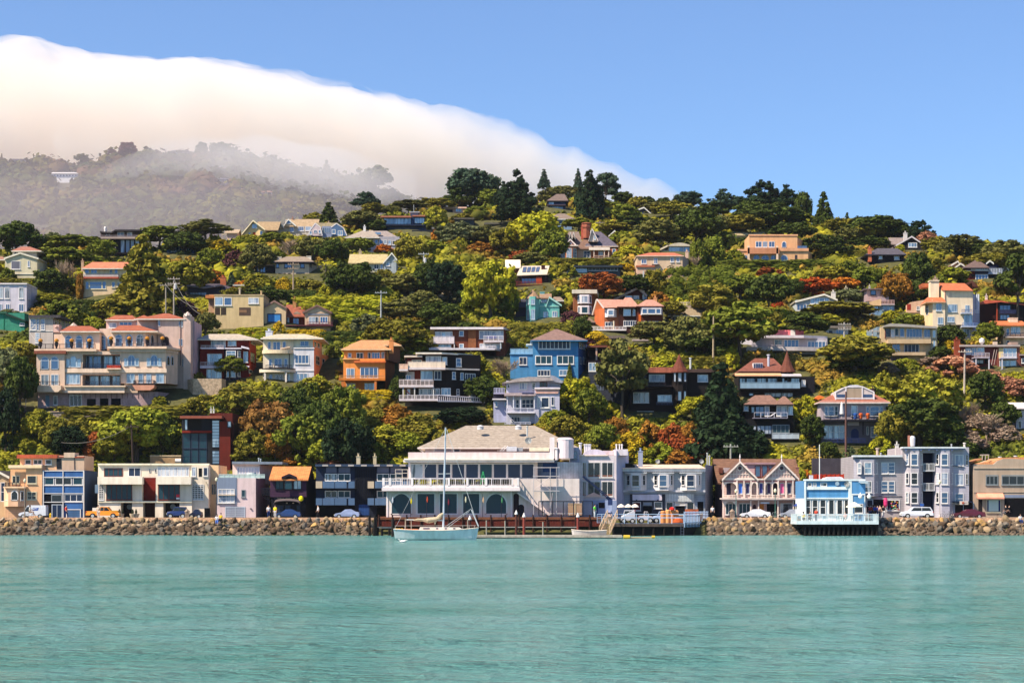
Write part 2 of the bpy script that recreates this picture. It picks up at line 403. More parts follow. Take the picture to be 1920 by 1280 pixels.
for s in range(2):      # narrow upright tree
    n = 42;h = rng.random(n);th = rng.random(n)*6.28;r = .34*np.sqrt(np.clip(1-(2*h-.85)**2*.8,.05,1))
    C = np.stack([r*np.cos(th),r*np.sin(th),.1+.82*h],1);Rr = .09+.06*rng.random(n)
    reg('column',C,Rr,1.15,80,.055,trunk=dict(fork=.3,r0=.05,n=5))
for s in range(4):      # shrub,leafy to the ground
    n = 66;th = rng.random(n)*6.28;ph = np.arccos(rng.random(n));w = 1+.15*np.sin(th*3+s)
    C = np.stack([.38*np.sin(ph)*np.cos(th)*w,.38*np.sin(ph)*np.sin(th)*w,.1+.74*np.cos(ph)*(.85+.15*rng.random(n))],1);Rr = .06+.06*rng.random(n)
    reg('bush',C,Rr,1.0,60,.05,up=.35,trunk=dict(fork=.2,r0=.03,n=4))
for s in range(3):      # spiky dark cypress crown,leaning tufts
    n = 84;th = rng.random(n)*6.28;r = np.sqrt(rng.random(n))
    C = np.stack([.42*r*np.cos(th),.42*r*np.sin(th),.26+.60*(1-r**1.8)*rng.random(n)+.12*rng.random(n)],1);Rr = .05+.07*rng.random(n)
    tips = C[:26]*[1.14,1.14,1]+[0,0,.09];C = np.concatenate([C,tips]);Rr = np.concatenate([Rr,np.full(26,.028)])
    reg('cypress',C,Rr,.7,70,.04,up=.4,trunk=dict(fork=.35,r0=.035,n=10))
for s in range(2):      # clipped hedge block,flat top
    n = 110;C = rng.random((n,3));f = rng.integers(0,3,n)
    C[f == 0,2] = 1;C[f == 1,1] = 0;C = (C-[.5,.5,0])*[.92,.7,.8]+[0,0,.08];Rr = .06+.045*rng.random(n)
    Rr *= 1;reg('hedge',C,Rr,1.5,46,.035,up=.2,trunk=dict(fork=.15,r0=.02,n=3))
def twig_mesh(seed,leafy=False):
    rr = random.Random(seed);mb = MB()
    def grow(p,d,ln,r,lev):
        q = p+d*ln;mb.tube(p,q,r,r*.7,3 if lev > 1 else 5)
        if lev >= 4: return
        for i in range(rr.choice((3,4,4,5)) if lev else 9):
            nd = (d+Vector((rr.uniform(-1,1),rr.uniform(-1,1),rr.uniform(-.35,.8)))*.62).normalized()
            grow(p.lerp(q,rr.uniform(.5,1)),nd,ln*rr.uniform(.6,.85),r*.6,lev+1)
    grow(Vector((0,0,-.05)),Vector((0,0,1)),.33,.03,0)
    return mb.mesh('branches_bare',TWIG)
TW = [twig_mesh(3),twig_mesh(8)]
KCOL = dict(  # foliage colours,linear
    d=(.022,.045,.010),g=(.060,.100,.014),y=(.22,.24,.018),l=(.13,.19,.018),o=(.42,.15,.015),b=(.12,.065,.022),m=(.085,.10,.020),
    a=(.10,.11,.05),r=(.30,.045,.015),p=(.10,.035,.035),k=(.012,.03,.014),s=(.045,.075,.035),w=(.30,.20,.16),e=(.055,.075,.03),Y=(.40,.30,.012),c=(.035,.065,.045))
CWORD = dict(d='dark green',g='green',y='yellow-green',l='bright green',o='orange',b='russet brown',m='olive green',a='grey-green',r='red',p='dusky purple',
    k='blackish green',s='sage green',w='pinkish grey',e='muted olive',Y='golden yellow',c='blue-green')
KWORD = dict(round=('broadleaf_tree','round-headed tree','tree'),flat=('umbrella_evergreen','flat-topped evergreen','tree'),conifer=('conifer','layered conifer','conifer'),
    column=('upright_tree','tall narrow tree','tree'),bush=('shrub','rounded shrub','shrub'),cypress=('cypress','ragged cypress','tree'),hedge=('hedge','clipped hedge','hedge'),bare=('bare_tree','leafless twiggy tree','tree'))
PLANTS = []
def plant(kind,cx,top,base,w,c,D=None,look=None,deep=None):
    """a plant whose crown stands between photo rows top and base,w photo pixels wide,centred on column cx"""
    if D is None: D = DY(base)
    sc = D/FP;x = px_x(cx,D);zb = py_z(base,D);gzv = float(ground(np.array(x),np.array(D)))
    h = (base-top)*sc;z0 = min(zb,gzv+.3)
    name,kw,cat = KWORD[kind]
    o = bpy.data.objects.new(name,None);COL.objects.link(o);o.location = (x,D,zb);o.empty_display_size = .3
    o.rotation_euler = (0,0,R.uniform(-.3,.3) if kind == 'hedge' and False else (0 if kind == 'hedge' else R.uniform(0,6.28)))
    wm = w*sc*1.1;dm = wm if kind != 'hedge' else (deep or max(2.0,min(wm*.3,6)))
    o.scale = (wm*1.0,dm,h)
    col = KCOL[c];j = R.uniform(.85,1.15)
    if kind == 'bare':
        b = bpy.data.objects.new('branches',R.choice(TW));COL.objects.link(b);b.parent = o;b.color = (*[v*j for v in col],1)
        b.scale = (1.0,1.0,1.05)
    else:
        cr,tr = R.choice(PROTO[kind])
        a = bpy.data.objects.new('crown',cr);COL.objects.link(a);a.parent = o;a.color = (*[v*j for v in col],1)
        if kind in ('round','flat','conifer','column','cypress'):
            t = bpy.data.objects.new('trunk',tr);COL.objects.link(t);t.parent = o
            if zb-gzv > .2: t.scale = (1,1,1)
    o['category'] = cat
    PLANTS.append((o,cx,(top+base)/2,(look or (CWORD[c]+' '+kw)),D,(base-top),w))
    return o

UG = leafmat('undergrowth_leaves',objcol=False,nscale=.05,trans=.2,ramp=[(.25,(.06,.08,.012)),(.38,(.15,.155,.018)),(.47,(.36,.31,.018)),(.53,(.20,.19,.02)),(.6,(.34,.19,.03)),(.68,(.17,.16,.02)),(.8,(.09,.11,.016))])
FW = leafmat('distant_leaves',objcol=False,nscale=.010,trans=.2,ramp=[(.3,(.015,.03,.008)),(.45,(.05,.065,.01)),(.55,(.11,.095,.015)),(.62,(.12,.06,.03)),(.7,(.035,.05,.012))])
n = 3600;Y = 1100+800*rng.random(n);X = (-620+800*rng.random(n))*(Y/1800);X = np.where(rng.random(n) < .1,X*1.3,X)
r = 6+7*rng.random(n);C = np.stack([X,Y,fz(X,Y)+r*.15],1)
pq = 960+X/Y*FP;pr = HY-(C[:,2]-HC)/Y*FP;kk = ~((pq > 86) & (pq < 152) & (pr > 322) & (pr < 364));C,r,n = C[kk],r[kk],int(kk.sum())      # clearing round the long white house
V,F,T,L,LT = clumps(C,r,.9,34,3.4,up=.3,core=.8)
o = bpy.data.objects.new('distant_woodland',tri_quad_mesh('distant_woodland',V,F,T,L,LT,FW));COL.objects.link(o)
tag(o,'hazy woods covering the far ridge under the fog','woodland',kind='stuff')

# fog bank spilling over the far ridge,and the hazy air
def volmat(name,dens,col,aniso=0):
    m = bpy.data.materials.new(name);m.use_nodes = True;n,l = nt(m);n.remove(n['Principled BSDF'])
    v = n.new('ShaderNodeVolumePrincipled');v.inputs['Color'].default_value = (*col,1);v.inputs['Density'].default_value = dens
    v.inputs['Anisotropy'].default_value = aniso
    l.new(v.outputs[0],n['Material Output'].inputs['Volume']);return m
def fog_slug(name,top,bot,D,thick,dens,col,label,lump=1,seed=0,nx=200,nr=30):
    """closed cloud body: outline rows top/bot by column,thickest in the middle,puffed by noise"""
    tx = np.array([t[0] for t in top],float);ty = np.array([t[1] for t in top],float)
    bx = np.array([t[0] for t in bot],float);by = np.array([t[1] for t in bot],float)
    cols = np.linspace(tx[0],tx[-1],nx);V = []
    for i,c in enumerate(cols):
        zt = py_z(np.interp(c,tx,ty),D);zb = py_z(np.interp(c,bx,by),D);x = px_x(c,D)
        T = np.interp(c,[t[0] for t in thick],[t[1] for t in thick])
        for j in range(nr*2):
            a = 2*math.pi*j/(nr*2);ca,sa = math.cos(a),math.sin(a)
            z = (zt+zb)/2+(zt-zb)/2*math.copysign(abs(sa)**.8,sa);y = D+T*math.copysign(abs(ca)**2.0,ca)
            q = mnoise.fractal(Vector((x*.006,y*.006+seed,z*.009)),1.0,2.0,4)
            q2 = mnoise.fractal(Vector((x*.022+9,y*.01,z*.022)),1.0,2.0,3);z += (q*9+q2*12)*lump*(1 if sa > 0 else .5);y += (q*.35+q2*.12)*T
            V.append((x,y,z))
    k = nr*2;V = np.array(V)
    F = [(i*k+j,(i+1)*k+j,(i+1)*k+(j+1) % k,i*k+(j+1) % k) for i in range(nx-1) for j in range(k)]
    me = bpy.data.meshes.new(name);me.from_pydata([tuple(v) for v in V],[],F+[tuple(range(k)),tuple(range((nx-1)*k,nx*k))[::-1]])
    me.materials.append(volmat(name+'_vapour',dens,col,-.25));me.update()
    import bmesh
    bm = bmesh.new();bm.from_mesh(me);bmesh.ops.recalc_face_normals(bm,faces=bm.faces[:]);bm.to_mesh(me);bm.free()
    o = bpy.data.objects.new(name,me);COL.objects.link(o);return tag(o,label,'fog',kind='stuff')
fog_slug('fog_bank',[(-500,90),(-150,90),(0,92),(75,84),(130,92),(200,112),(300,118),(420,116),(520,130),(640,155),(760,186),(860,200),(960,235),(1050,270),(1130,300),(1200,328),(1300,372),(1400,402)],
    [(-500,420),(0,420),(900,430),(1400,430)],2700,[(-500,300),(500,240),(900,130),(1150,60),(1400,18)],.010,(1,.94,.87),'pink-white fog bank rolling over the far ridge')
fog_slug('fog_wisp',[(180,330),(300,255),(400,255),(500,262),(600,275),(700,300),(780,340)],
    [(180,345),(300,330),(400,335),(500,370),(640,385),(780,380)],1640,[(180,5),(400,50),(600,80),(780,20)],.008,(1,.94,.90),'thin fog wisp drifting down over the far trees',seed=5,lump=.7,nx=40,nr=9)
vm = MB();vm.prism([(-760,1080),(-170,1080),(-60,1280),(-50,1480),(-800,1500)],60,238);o = vm.build('valley_mist',volmat('mist_air',.0011,(1.0,.86,.88),0));tag(o,'pale mauve mist filling the valley before the far ridge','mist',kind='stuff')
hz = MB();hz.box(-2400,2400,-60,2300,-4,620)
o = hz.build('haze',volmat('haze_air',.00003,(.93,.90,1.0),.2));tag(o,'thin hazy air over the bay and the hill','haze',kind='stuff')

# ------------------------------------------------------------------ buildings
WR = random.Random(21)
def M(spec):
    """'rrggbb' or 'rrggbb:kind' -> procedural material of that colour, shade of shaded parts included"""
    if not isinstance(spec,str): return spec
    if spec in MATS: return MATS[spec]
    c,_,k = spec.partition(':');rgb = tuple(int(c[i:i+2],16) for i in (0,2,4))
    kw = dict(plaster=dict(var=.07,scale=.6),siding=dict(var=.08),shingle=dict(var=.16,scale=3),tile=dict(var=.15,scale=2),brick=dict(var=.15),
              board=dict(var=.15,scale=2),metal=dict(rough=.4,var=.04),deck=dict(var=.2,scale=2),stone=dict(var=.3,scale=4,bump=1),paint=dict(rough=.5,var=.04,scale=.4))
    k = k or 'plaster'
    return sm(spec,rgb,kind=k,**kw.get(k,{}))
GL = dict(b=glass('window_glass_sky_tint',(.06,.12,.22),metal=.4,rough=.1),d=glass('window_glass_dark',(.012,.016,.022),rough=.12,spec=.6),  # first glass: blue of the reflected sky put into its base colour
          w=glass('window_glass_curtain',(.50,.53,.58),rough=.25,spec=.5,curtain=(.24,.28,.36)),t=glass('window_glass_teal',(.015,.05,.07),metal=.0,spec=.22,rough=.1),
          c=glass('window_glass_half_curtain',(.02,.03,.045),curtain=(.32,.36,.40),rough=.15),g=glass('window_glass_grey',(.02,.035,.07),metal=.0,spec=.22,rough=.12),
          m=glass('window_glass_pale',(.33,.42,.5),metal=.3,rough=.12,curtain=(.15,.22,.3)))
BLK = mat('opening_shade_paint',(.008,.008,.010),'plaster',rough=.9,spec=.05)  # flat black paint standing for the shade inside openings
FR = dict(w='e6e2e8:paint',k='17181d:paint',r='6b2a20:paint',g='8b929c:paint',b='26374f:paint',n='5a3a28:paint',c='d8ccb4:paint',l='b9c4d8:paint')
class H:
    def __init__(s,view,name,label,cat='house',base=None,D=None,xm=None,group=None,dep=10):
        s.v = view;s.D = D if D else DY(view[1]+base/view[2]);s.dep = dep;s.e = 0
        zb = py_z(view[1]+base/view[2],s.D)
        s.root = empty(name,(px_x(view[0]+xm/view[2],s.D),s.D,zb),label,cat,group)
        s.pl = None;s.off = 0
    def px(s,x): return s.v[0]+x/s.v[2]
    def py(s,y): return s.v[1]+y/s.v[2]
    def X(s,x,off=0): return px_x(s.px(x),s.D+off)
    def Z(s,y,off=0): return py_z(s.py(y),s.D+off)
    def m(s,px): return px/s.v[2]*s.D/FP            # view pixels -> metres
    def eps(s): s.e += 1;return (s.e % 7)*.003
    def bx(s,name,x0,y0,x1,y1,m,off=0,dep=.3,parent=None):
        e = s.eps();b = MB();b.box(s.X(x0,off)+e,s.X(x1,off)-e,s.D+off+e,s.D+off+dep,s.Z(y1,off),s.Z(y0,off)-e);return b.build(name,M(m),parent or s.root)
    def wall(s,x0,y0,x1,y1,m,off=0,dep=None,name='wall',foot=0):
        e = s.eps();b = MB();b.box(s.X(x0,off)+e,s.X(x1,off)-e,s.D+off+e,s.D+off+(dep or s.dep),s.Z(y1,off)-foot,s.Z(y0,off)-e)
        return b.build(name,M(m),s.root)
    def poly(s,pts,y0,y1,m,name='wall',foot=0,mi=None):
        b = MB();b.prism([(s.X(x,o),s.D+o) for x,o in pts],s.Z(y1)-foot,s.Z(y0)-s.eps());return b.build(name,M(m),s.root)
    def shape(s,pts,m,off=0,dep=.3,name='wall'):
        """front outline in view pixels,extruded back"""
        b = MB();b.front([(s.X(x,off),s.Z(y,off)) for x,y in pts],s.D+off+s.eps(),s.D+off+dep);return b.build(name,M(m),s.root)
    # --- a vertical plane to hang windows on
    def plane(s,a=None,b=None):
        s.pl = None if a is None else (Vector((s.X(*a),s.D+a[1])),Vector((s.X(*b),s.D+b[1])))
    def frame(s,off):
        if s.pl: A,B = s.pl;e = (B-A).normalized();return A,e,Vector((e.y,-e.x))
        return Vector((0,s.D+off)),Vector((1,0)),Vector((0,-1))
    def uz(s,x,y,off):
        if not s.pl: return s.X(x,off),s.Z(y,off)
        A,e,n = s.frame(off);k = (s.px(x)-960)/FP
        t = (A.x*e.y-A.y*e.x)/(k*e.y-e.x);P = Vector((k*t,t));return (P-A).dot(e),py_z(s.py(y),t)
    def put(s,mb,off):
        A,e,n = s.frame(off);mb.v = [(A.x+e.x*u+n.x*p,A.y+e.y*u+n.y*p,z) for u,p,z in mb.v];return mb
    def win(s,x0,y0,x1,y1,nx=1,ny=1,g='b',f='w',off=0,fw=.11,arch=False,name='window',sill=True,proud=.07):
        if g == 'b' and WR.random() < .3: g = WR.choice('mctgw')
        u0,z1 = s.uz(x0,y0,off);u1,_ = s.uz(x1,y0,off);_,z0 = s.uz((x0+x1)/2,y1,off);_,z1 = s.uz((x0+x1)/2,y0,off)
        if u1 < u0: u0,u1 = u1,u0
        b = MB();fr = MB();w = u1-u0;fw = min(fw,w*.16)
        if arch:
            r = w/2;zc = z1-min(r,(z1-z0)*.6);rh = z1-zc;N = 10
            arc = [(u0+r-r*math.cos(math.pi*i/N),zc+rh*math.sin(math.pi*i/N)) for i in range(N+1)]
            b.add([(u0,.025,z0),(u1,.025,z0)]+[(p[0],.025,p[1]) for p in arc[::-1]],[tuple(range(N+3))])
            pts = [(u0,z0)]+arc+[(u1,z0)]
            k = len(pts);cx = (u0+u1)/2;cz = (z0+zc)/2
            inn = [(p[0]+(fw if p[0] < cx else -fw)*min(1,abs(p[0]-cx)/(r*.5)),p[1]-(fw*.9 if p[1] > zc+.01 else 0)) for p in pts]
            vs = [(p[0],q,p[1]) for q in (proud,) for p in pts]+[(p[0],proud,p[1]) for p in inn]+[(p[0],0,p[1]) for p in pts]
            fs = [(i,i+1,k+i+1,k+i) for i in range(k-1)]+[(2*k+i,2*k+i+1,i+1,i) for i in range(k-1)];fr.add(vs,fs)
            fr.box(u0,u1,0,proud,z0,z0+fw*.8)
            if ny > 1: fr.box(u0,u1,.02,proud*.8,zc-fw*.4,zc+fw*.4)
        else:
            b.box(u0+fw*.4,u1-fw*.4,0,.025,z0+fw*.4,z1-fw*.4)
            fr.box(u0,u0+fw,0,proud,z0,z1);fr.box(u1-fw,u1,0,proud,z0,z1)
            fr.box(u0+fw,u1-fw,0,proud-.004,z0,z0+fw);fr.box(u0+fw,u1-fw,0,proud-.004,z1-fw,z1)
            mw = fw*.32
            for j in range(1,ny): z = z0+(z1-z0)*j/ny;fr.box(u0+fw,u1-fw,.02,proud-.018,z-mw,z+mw)
        mw = fw*.36
        zt = z1-fw if not arch else z1-fw
        for i in range(1,nx): u = u0+w*i/nx;fr.box(u-mw,u+mw,.02,proud-.012,z0+fw,zt-(.3*w if arch and nx > 2 else 0))
        if sill and not arch and w > .5: fr.box(u0-.06,u1+.06,0,proud+.09,z0-.09,z0-.01)
        o = s.put(b,off).build(name,GL[g] if g in GL else M(g),s.root)
        if f and f != '-': s.put(fr,off).build('frame',M(FR.get(f,f)),o)
        return o
    def hole(s,x0,y0,x1,y1,off=0,m=None,name='opening_shade',arch=False,proud=.02):  # thin proud panel; the dark inside openings is painted on
        u0,z1 = s.uz(x0,y0,off);u1,z0 = s.uz(x1,y1,off);b = MB()
        if arch:
            r = (u1-u0)/2;zc = z1-min(r,(z1-z0)*.7);N = 9;rh = z1-zc
            pts = [(u0,z0)]+[(u0+r-r*math.cos(math.pi*i/N),zc+rh*math.sin(math.pi*i/N)) for i in range(N+1)]+[(u1,z0)]
            b.add([(p[0],proud,p[1]) for p in pts[::-1]],[tuple(range(len(pts)))])
        else: b.box(u0,u1,0,proud,z0,z1)
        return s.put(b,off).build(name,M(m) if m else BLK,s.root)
    def door(s,x0,y0,x1,y1,m,off=0,g=None):
        o = s.hole(x0,y0,x1,y1,off,m,'door',proud=.05)
        return o
    # --- roofs
    def hip(s,x0,x1,ye,xr0,xr1,yr,m,off=-.6,dep=10,th=None,fas='e0dcd8:paint'):
        th = th or max(.18,s.m(6));a,b_ = s.D+off,s.D+off+dep;mid = (a+b_)/2;b = MB()
        X0,X1 = s.X(x0,off),s.X(x1,off);z = s.Z(ye,off)+s.eps();zr = py_z(s.py(yr),mid);R0,R1 = px_x(s.px(xr0),mid),px_x(s.px(xr1),mid)
        if R1-R0 < .05: R1 = R0+.05
        b.add([(X0,a,z),(X1,a,z),(X1,b_,z),(X0,b_,z),(R0,mid,zr),(R1,mid,zr)],[(0,1,5,4),(1,2,5),(2,3,4,5),(3,0,4),(0,3,2,1)])
        o = b.build('roof',M(m),s.root)
        if fas: f = MB();f.box(X0,X1,a,b_,z-th,z-.012);f.build('eave',M(fas),o)
        return o
    def gx(s,x0,x1,ye,yr,m,off=-.5,dep=9,wall=None,th=.22,xr0=None,xr1=None):
        """ridge parallel to the front;gable ends at the sides"""
        a,b_ = s.D+off,s.D+off+dep;mid = (a+b_)/2;z = s.Z(ye,off);zr = py_z(s.py(yr),mid);X0,X1 = s.X(x0,off),s.X(x1,off)
        b = MB()
        for y0,z0,y1,z1 in ((a,z,mid,zr),(mid,zr,b_,z)):
            b.add([(X0,y0,z0),(X1,y0,z0),(X1,y1,z1),(X0,y1,z1),(X0,y0,z0-th),(X1,y0,z0-th),(X1,y1,z1-th),(X0,y1,z1-th)],
                  [(0,1,2,3),(7,6,5,4),(0,4,5,1),(1,5,6,2),(2,6,7,3),(3,7,4,0)])
        o = b.build('roof',M(m),s.root)
        if wall:
            g = MB()
            for xx in (X0+.35,X1-.6):
                g.add([(xx,a+.3,z-th),(xx+.25,a+.3,z-th),(xx+.25,b_-.3,z-th),(xx,b_-.3,z-th),(xx,mid,zr-th-.02),(xx+.25,mid,zr-th-.02)],[(0,4,3),(1,2,5),(0,1,5,4),(2,3,4,5),(0,3,2,1)])
            g.build('gable_end',M(wall),s.root)
        return o
    def gf(s,x0,x1,ye,xa,ya,m,off=0,dep=8,wall=None,th=.22,over=.35,trim='e6e2e0:paint',yer=None):
        """gable facing the viewer"""
        yer = yer if yer is not None else ye;a = s.D+off-over;b_ = s.D+off+dep
        P0,P1,A = (s.X(x0,off),s.Z(ye,off)),(s.X(x1,off),s.Z(yer,off)),(s.X(xa,off),s.Z(ya,off));b = MB()
        for p in (P0,P1):
            pts = [p,A,(A[0],A[1]-th*1.2),(p[0],p[1]-th*1.2)];b.front(pts,a,b_)
        o = b.build('roof',M(m),s.root)
        if trim:
            t = MB()
            for p in (P0,P1): t.front([p,A,(A[0],A[1]-th*1.7),(p[0],p[1]-th*1.7)],a-.05,a-.003)
            t.build('bargeboard',M(trim),o)
        if wall:
            w = MB();w.front([(P0[0]+.12,P0[1]-th*1.3),(A[0],A[1]-th*1.4),(P1[0]-.12,P1[1]-th*1.3)],s.D+off+s.eps(),s.D+off+.3);w.build('gable',M(wall),s.root)
        return o
    def flat(s,x0,x1,y0,y1,m,off=-.5,dep=None,name='roof'):
        return s.bx(name,x0,y0,x1,y1,m,off,dep or s.dep)
    def cone(s,x0,x1,ye,yt,m,off=0,n=8,name='turret_roof',flare=True,fin=True):
        r = (s.X(x1,off)-s.X(x0,off))/2;c = (s.X((x0+x1)/2,off),s.D+off+r*.9,s.Z(ye,off));h = s.Z(yt,off)-c[2];b = MB()
        b.lathe(c,[(r,-.15),(r,0),(r*.62,h*.28),(r*.3,h*.62),(.03,h)] if flare else [(r,-.12),(r,0),(.05,h)],n)
        return b.build(name,M(m),s.root)
    def drum(s,x0,x1,y0,y1,m,off=0,n=10,name='turret'):
        r = (s.X(x1,off)-s.X(x0,off))/2;b = MB();z0,z1 = s.Z(y1,off),s.Z(y0,off)
        b.lathe((s.X((x0+x1)/2,off),s.D+off+r*.9,0),[(r,z0),(r,z1)],n);return b.build(name,M(m),s.root)
    def chim(s,x0,y0,x1,y1,m='b8a89a',off=2,pot=True):
        b = MB();X0,X1 = s.X(x0,off),s.X(x1,off);w = X1-X0;z0,z1 = s.Z(y1,off),s.Z(y0,off)
        b.box(X0,X1,s.D+off,s.D+off+w,z0-.6,z1-.12);b.box(X0-.06,X1+.06,s.D+off-.06,s.D+off+w+.06,z1-.12,z1)
        if pot: b.lathe(((X0+X1)/2,s.D+off+w/2,z1),[(w*.22,0),(w*.2,.35),(w*.3,.38),(w*.3,.45)],8)
        return b.build('chimney',M(m),s.root)
    def pipe(s,x,y0,y1,m='b8bcc4:metal',off=1,r=.09,name='vent_pipe'):
        b = MB();b.lathe((s.X(x,off),s.D+off,s.Z(y1,off)-.3),[(r,0),(r,s.Z(y0,off)-s.Z(y1,off)+.25),(r*1.6,s.Z(y0,off)-s.Z(y1,off)+.28),(r*1.4,s.Z(y0,off)-s.Z(y1,off)+.42)],8)
        return b.build(name,M(m),s.root)
    def rail(s,x0,x1,y0,y1,m='e6e2e8:paint',off=-1.2,n=8,style='bal',dep=0,thick=.05,name='railing'):
        """balcony railing between rows y0 (top) and y1,with returns of depth dep"""
        X0,X1,z1,z0 = s.X(x0,off),s.X(x1,off),s.Z(y0,off),s.Z(y1,off);y = s.D+off;b = MB();t = thick
        def run(ax,ay,bx,by,k):
            L = math.hypot(bx-ax,by-ay)
            def seg(u0,u1,za,zb,w):
                p0 = (ax+(bx-ax)*u0,ay+(by-ay)*u0);p1 = (ax+(bx-ax)*u1,ay+(by-ay)*u1)
                dx,dy = (bx-ax)/L,(by-ay)/L;nx,ny = -dy*w,dx*w
                vs = [(p0[0]-nx,p0[1]-ny,za),(p1[0]-nx,p1[1]-ny,za),(p1[0]+nx,p1[1]+ny,za),(p0[0]+nx,p0[1]+ny,za)]
                b.add(vs+[(v[0],v[1],zb) for v in vs],[(0,3,2,1),(4,5,6,7),(0,1,5,4),(1,2,6,5),(2,3,7,6),(3,0,4,7)])
            seg(0,1,z1-t*1.6,z1,t)
            if style != 'top': seg(0,1,z0+.04,z0+.04+t,t*.7)
            for i in range(k+1): u = i/k;seg(max(0,u-t/L),min(1,u+t/L),z0,z1-t*1.6,t)
            if style == 'bal':
                q = max(k*5,int(L/.28))
                for i in range(q+1): u = i/q;seg(max(0,u-.018/L*1),min(1,u+.018/L),z0+.06,z1-t*1.6,.018)
            elif style == 'panel': seg(0,1,z0+.08,z1-t*2.6,.012)
            elif style == 'bars':
                for j in range(1,4): z = z0+(z1-z0)*j/4;seg(0,1,z-.02,z+.02,.02)
        run(X0,y,X1,y,n)
        if dep: run(X0,y+dep,X0,y,max(1,n//4));run(X1,y,X1,y+dep,max(1,n//4))
        return b.build(name,M(m),s.root)
    def deck(s,x0,x1,y0,y1,m='d8d4d8:paint',off=-1.3,dep=1.3,name='balcony'):
        return s.bx(name,x0,y0,x1,y1,m,off,dep-.004)
    def post(s,x,y0,y1,m='d8d4d8:paint',off=-1.2,w=.14,name='post'):
        b = MB();X = s.X(x,off);b.box(X-w/2,X+w/2,s.D+off,s.D+off+w,s.Z(y1,off),s.Z(y0,off));return b.build(name,M(m),s.root)
    def bar(s,x0,y0,x1,y1,m='1c2030:metal',off=-.5,r=.05,off1=None,name='brace'):
        b = MB();o1 = off if off1 is None else off1;b.tube((s.X(x0,off),s.D+off,s.Z(y0,off)),(s.X(x1,o1),s.D+o1,s.Z(y1,o1)),r);return b.build(name,M(m),s.root)
    def line(s,x0,y0,x1,y1,m,off=0,w=.12,proud=.06,name='trim'):
        """flat trim board on the wall plane between two points"""
        u0,z0 = s.uz(x0,y0,off);u1,z1 = s.uz(x1,y1,off);d = Vector((u1-u0,z1-z0));L = d.length;d /= max(L,1e-6);n = Vector((-d.y,d.x))*w/2;e = s.eps()
        q = [(u0+n.x,z0+n.y),(u1+n.x,z1+n.y),(u1-n.x,z1-n.y),(u0-n.x,z0-n.y)];b = MB()
        b.add([(p[0],0,p[1]) for p in q]+[(p[0],proud+e,p[1]) for p in q],[(0,1,2,3),(7,6,5,4),(0,4,5,1),(1,5,6,2),(2,6,7,3),(3,7,4,0)])
        return s.put(b,off).build(name,M(m),s.root)
    def awn(s,x0,x1,y0,y1,m,off=0,out=1.2,name='awning'):
        X0,X1 = s.X(x0,off),s.X(x1,off);z1,z0 = s.Z(y0,off),s.Z(y1,off);y = s.D+off;b = MB()
        b.add([(X0,y,z1),(X1,y,z1),(X1,y-out,z0+.25),(X0,y-out,z0+.25),(X1,y-out,z0),(X0,y-out,z0),(X0,y,z0+.2),(X1,y,z0+.2)],[(3,2,1,0),(5,4,2,3),(0,6,3),(6,5,3),(1,2,7),(7,2,4)])
        return b.build(name,M(m),s.root)
    def bay(s,x0,x1,y0,y1,m,off=0,out=1.0,cut=.28,name='bay',foot=0):
        """projecting bay with canted sides;returns its three wall planes for windows"""
        X0,X1 = s.X(x0,off),s.X(x1,off);c = cut*(X1-X0);b = MB();y = s.D+off
        b.prism([(X0,y+.3),(X0,y),(X0+c,y-out),(X1-c,y-out),(X1,y),(X1,y+.3)],s.Z(y1,off)-foot,s.Z(y0,off)-s.eps());return b.build(name,M(m),s.root)
    def dish(s,x,y,off=0,r=.35):
        b = MB();c = Vector((s.X(x,off),s.D+off,s.Z(y,off)));b.lathe(tuple(c),[(.03,-.5),(.03,0)],6)
        n = 12;vs = [tuple(c+Vector((0,.05,.1)))]+[(c.x+r*math.cos(6.283*i/n),c.y-.12+.06*math.sin(6.283*i/n),c.z+.1+r*math.sin(6.283*i/n)) for i in range(n)]
        b.add(vs,[(0,1+(i+1) % n,1+i) for i in range(n)]+[(0,1+i,1+(i+1) % n) for i in range(n)]);return b.build('satellite_dish',M('c8ccd4:metal'),s.root)
def text_mesh(name,txt,x,y,z,size,m,parent=None,align='CENTER',ext=.02,rot=0,sx=1):
    cu = bpy.data.curves.new(name,'FONT');cu.body = txt;cu.size = size;cu.extrude = ext;cu.align_x = align;cu.align_y = 'CENTER'
    t = bpy.data.objects.new(name,cu);COL.objects.link(t);dg = bpy.context.evaluated_depsgraph_get()
    me = bpy.data.meshes.new_from_object(t.evaluated_get(dg));bpy.data.objects.remove(t);bpy.data.curves.remove(cu);me.materials.clear();me.materials.append(M(m))
    o = bpy.data.objects.new(name,me);COL.objects.link(o);ox,oy,oz = ROOTLOC.get(parent.name,(0,0,0)) if parent else (0,0,0)
    o.location = (x-ox,y-oy,z-oz);o.rotation_euler = (math.pi/2,0,rot);o.scale = (sx,1,1)
    if parent: o.parent = parent
    return o
VA=(0,820,4);VB=(380,760,4.8);VC=(680,780,5.12);VD=(960,780,4.8);VE=(1320,820,5.3333);VF=(1580,800,5.647);VG=(0,560,4.8);VH=(340,560,4.3636)
VI=(720,580,4.8);VJ=(1080,560,4.266);VK=(1360,640,3.4286);VL=(0,400,4.8);VM=(340,400,4.5714);VN=(700,300,4.5714);VO=(920,400,4.3636);VP=(1320,320,3.2)
VQ=(1560,440,4.923);VS=(0,0,1);VR=(0,700,5.0526);VT=(1040,300,4.3636);VU=(0,230,4.8);VW=(380,260,4.5714)

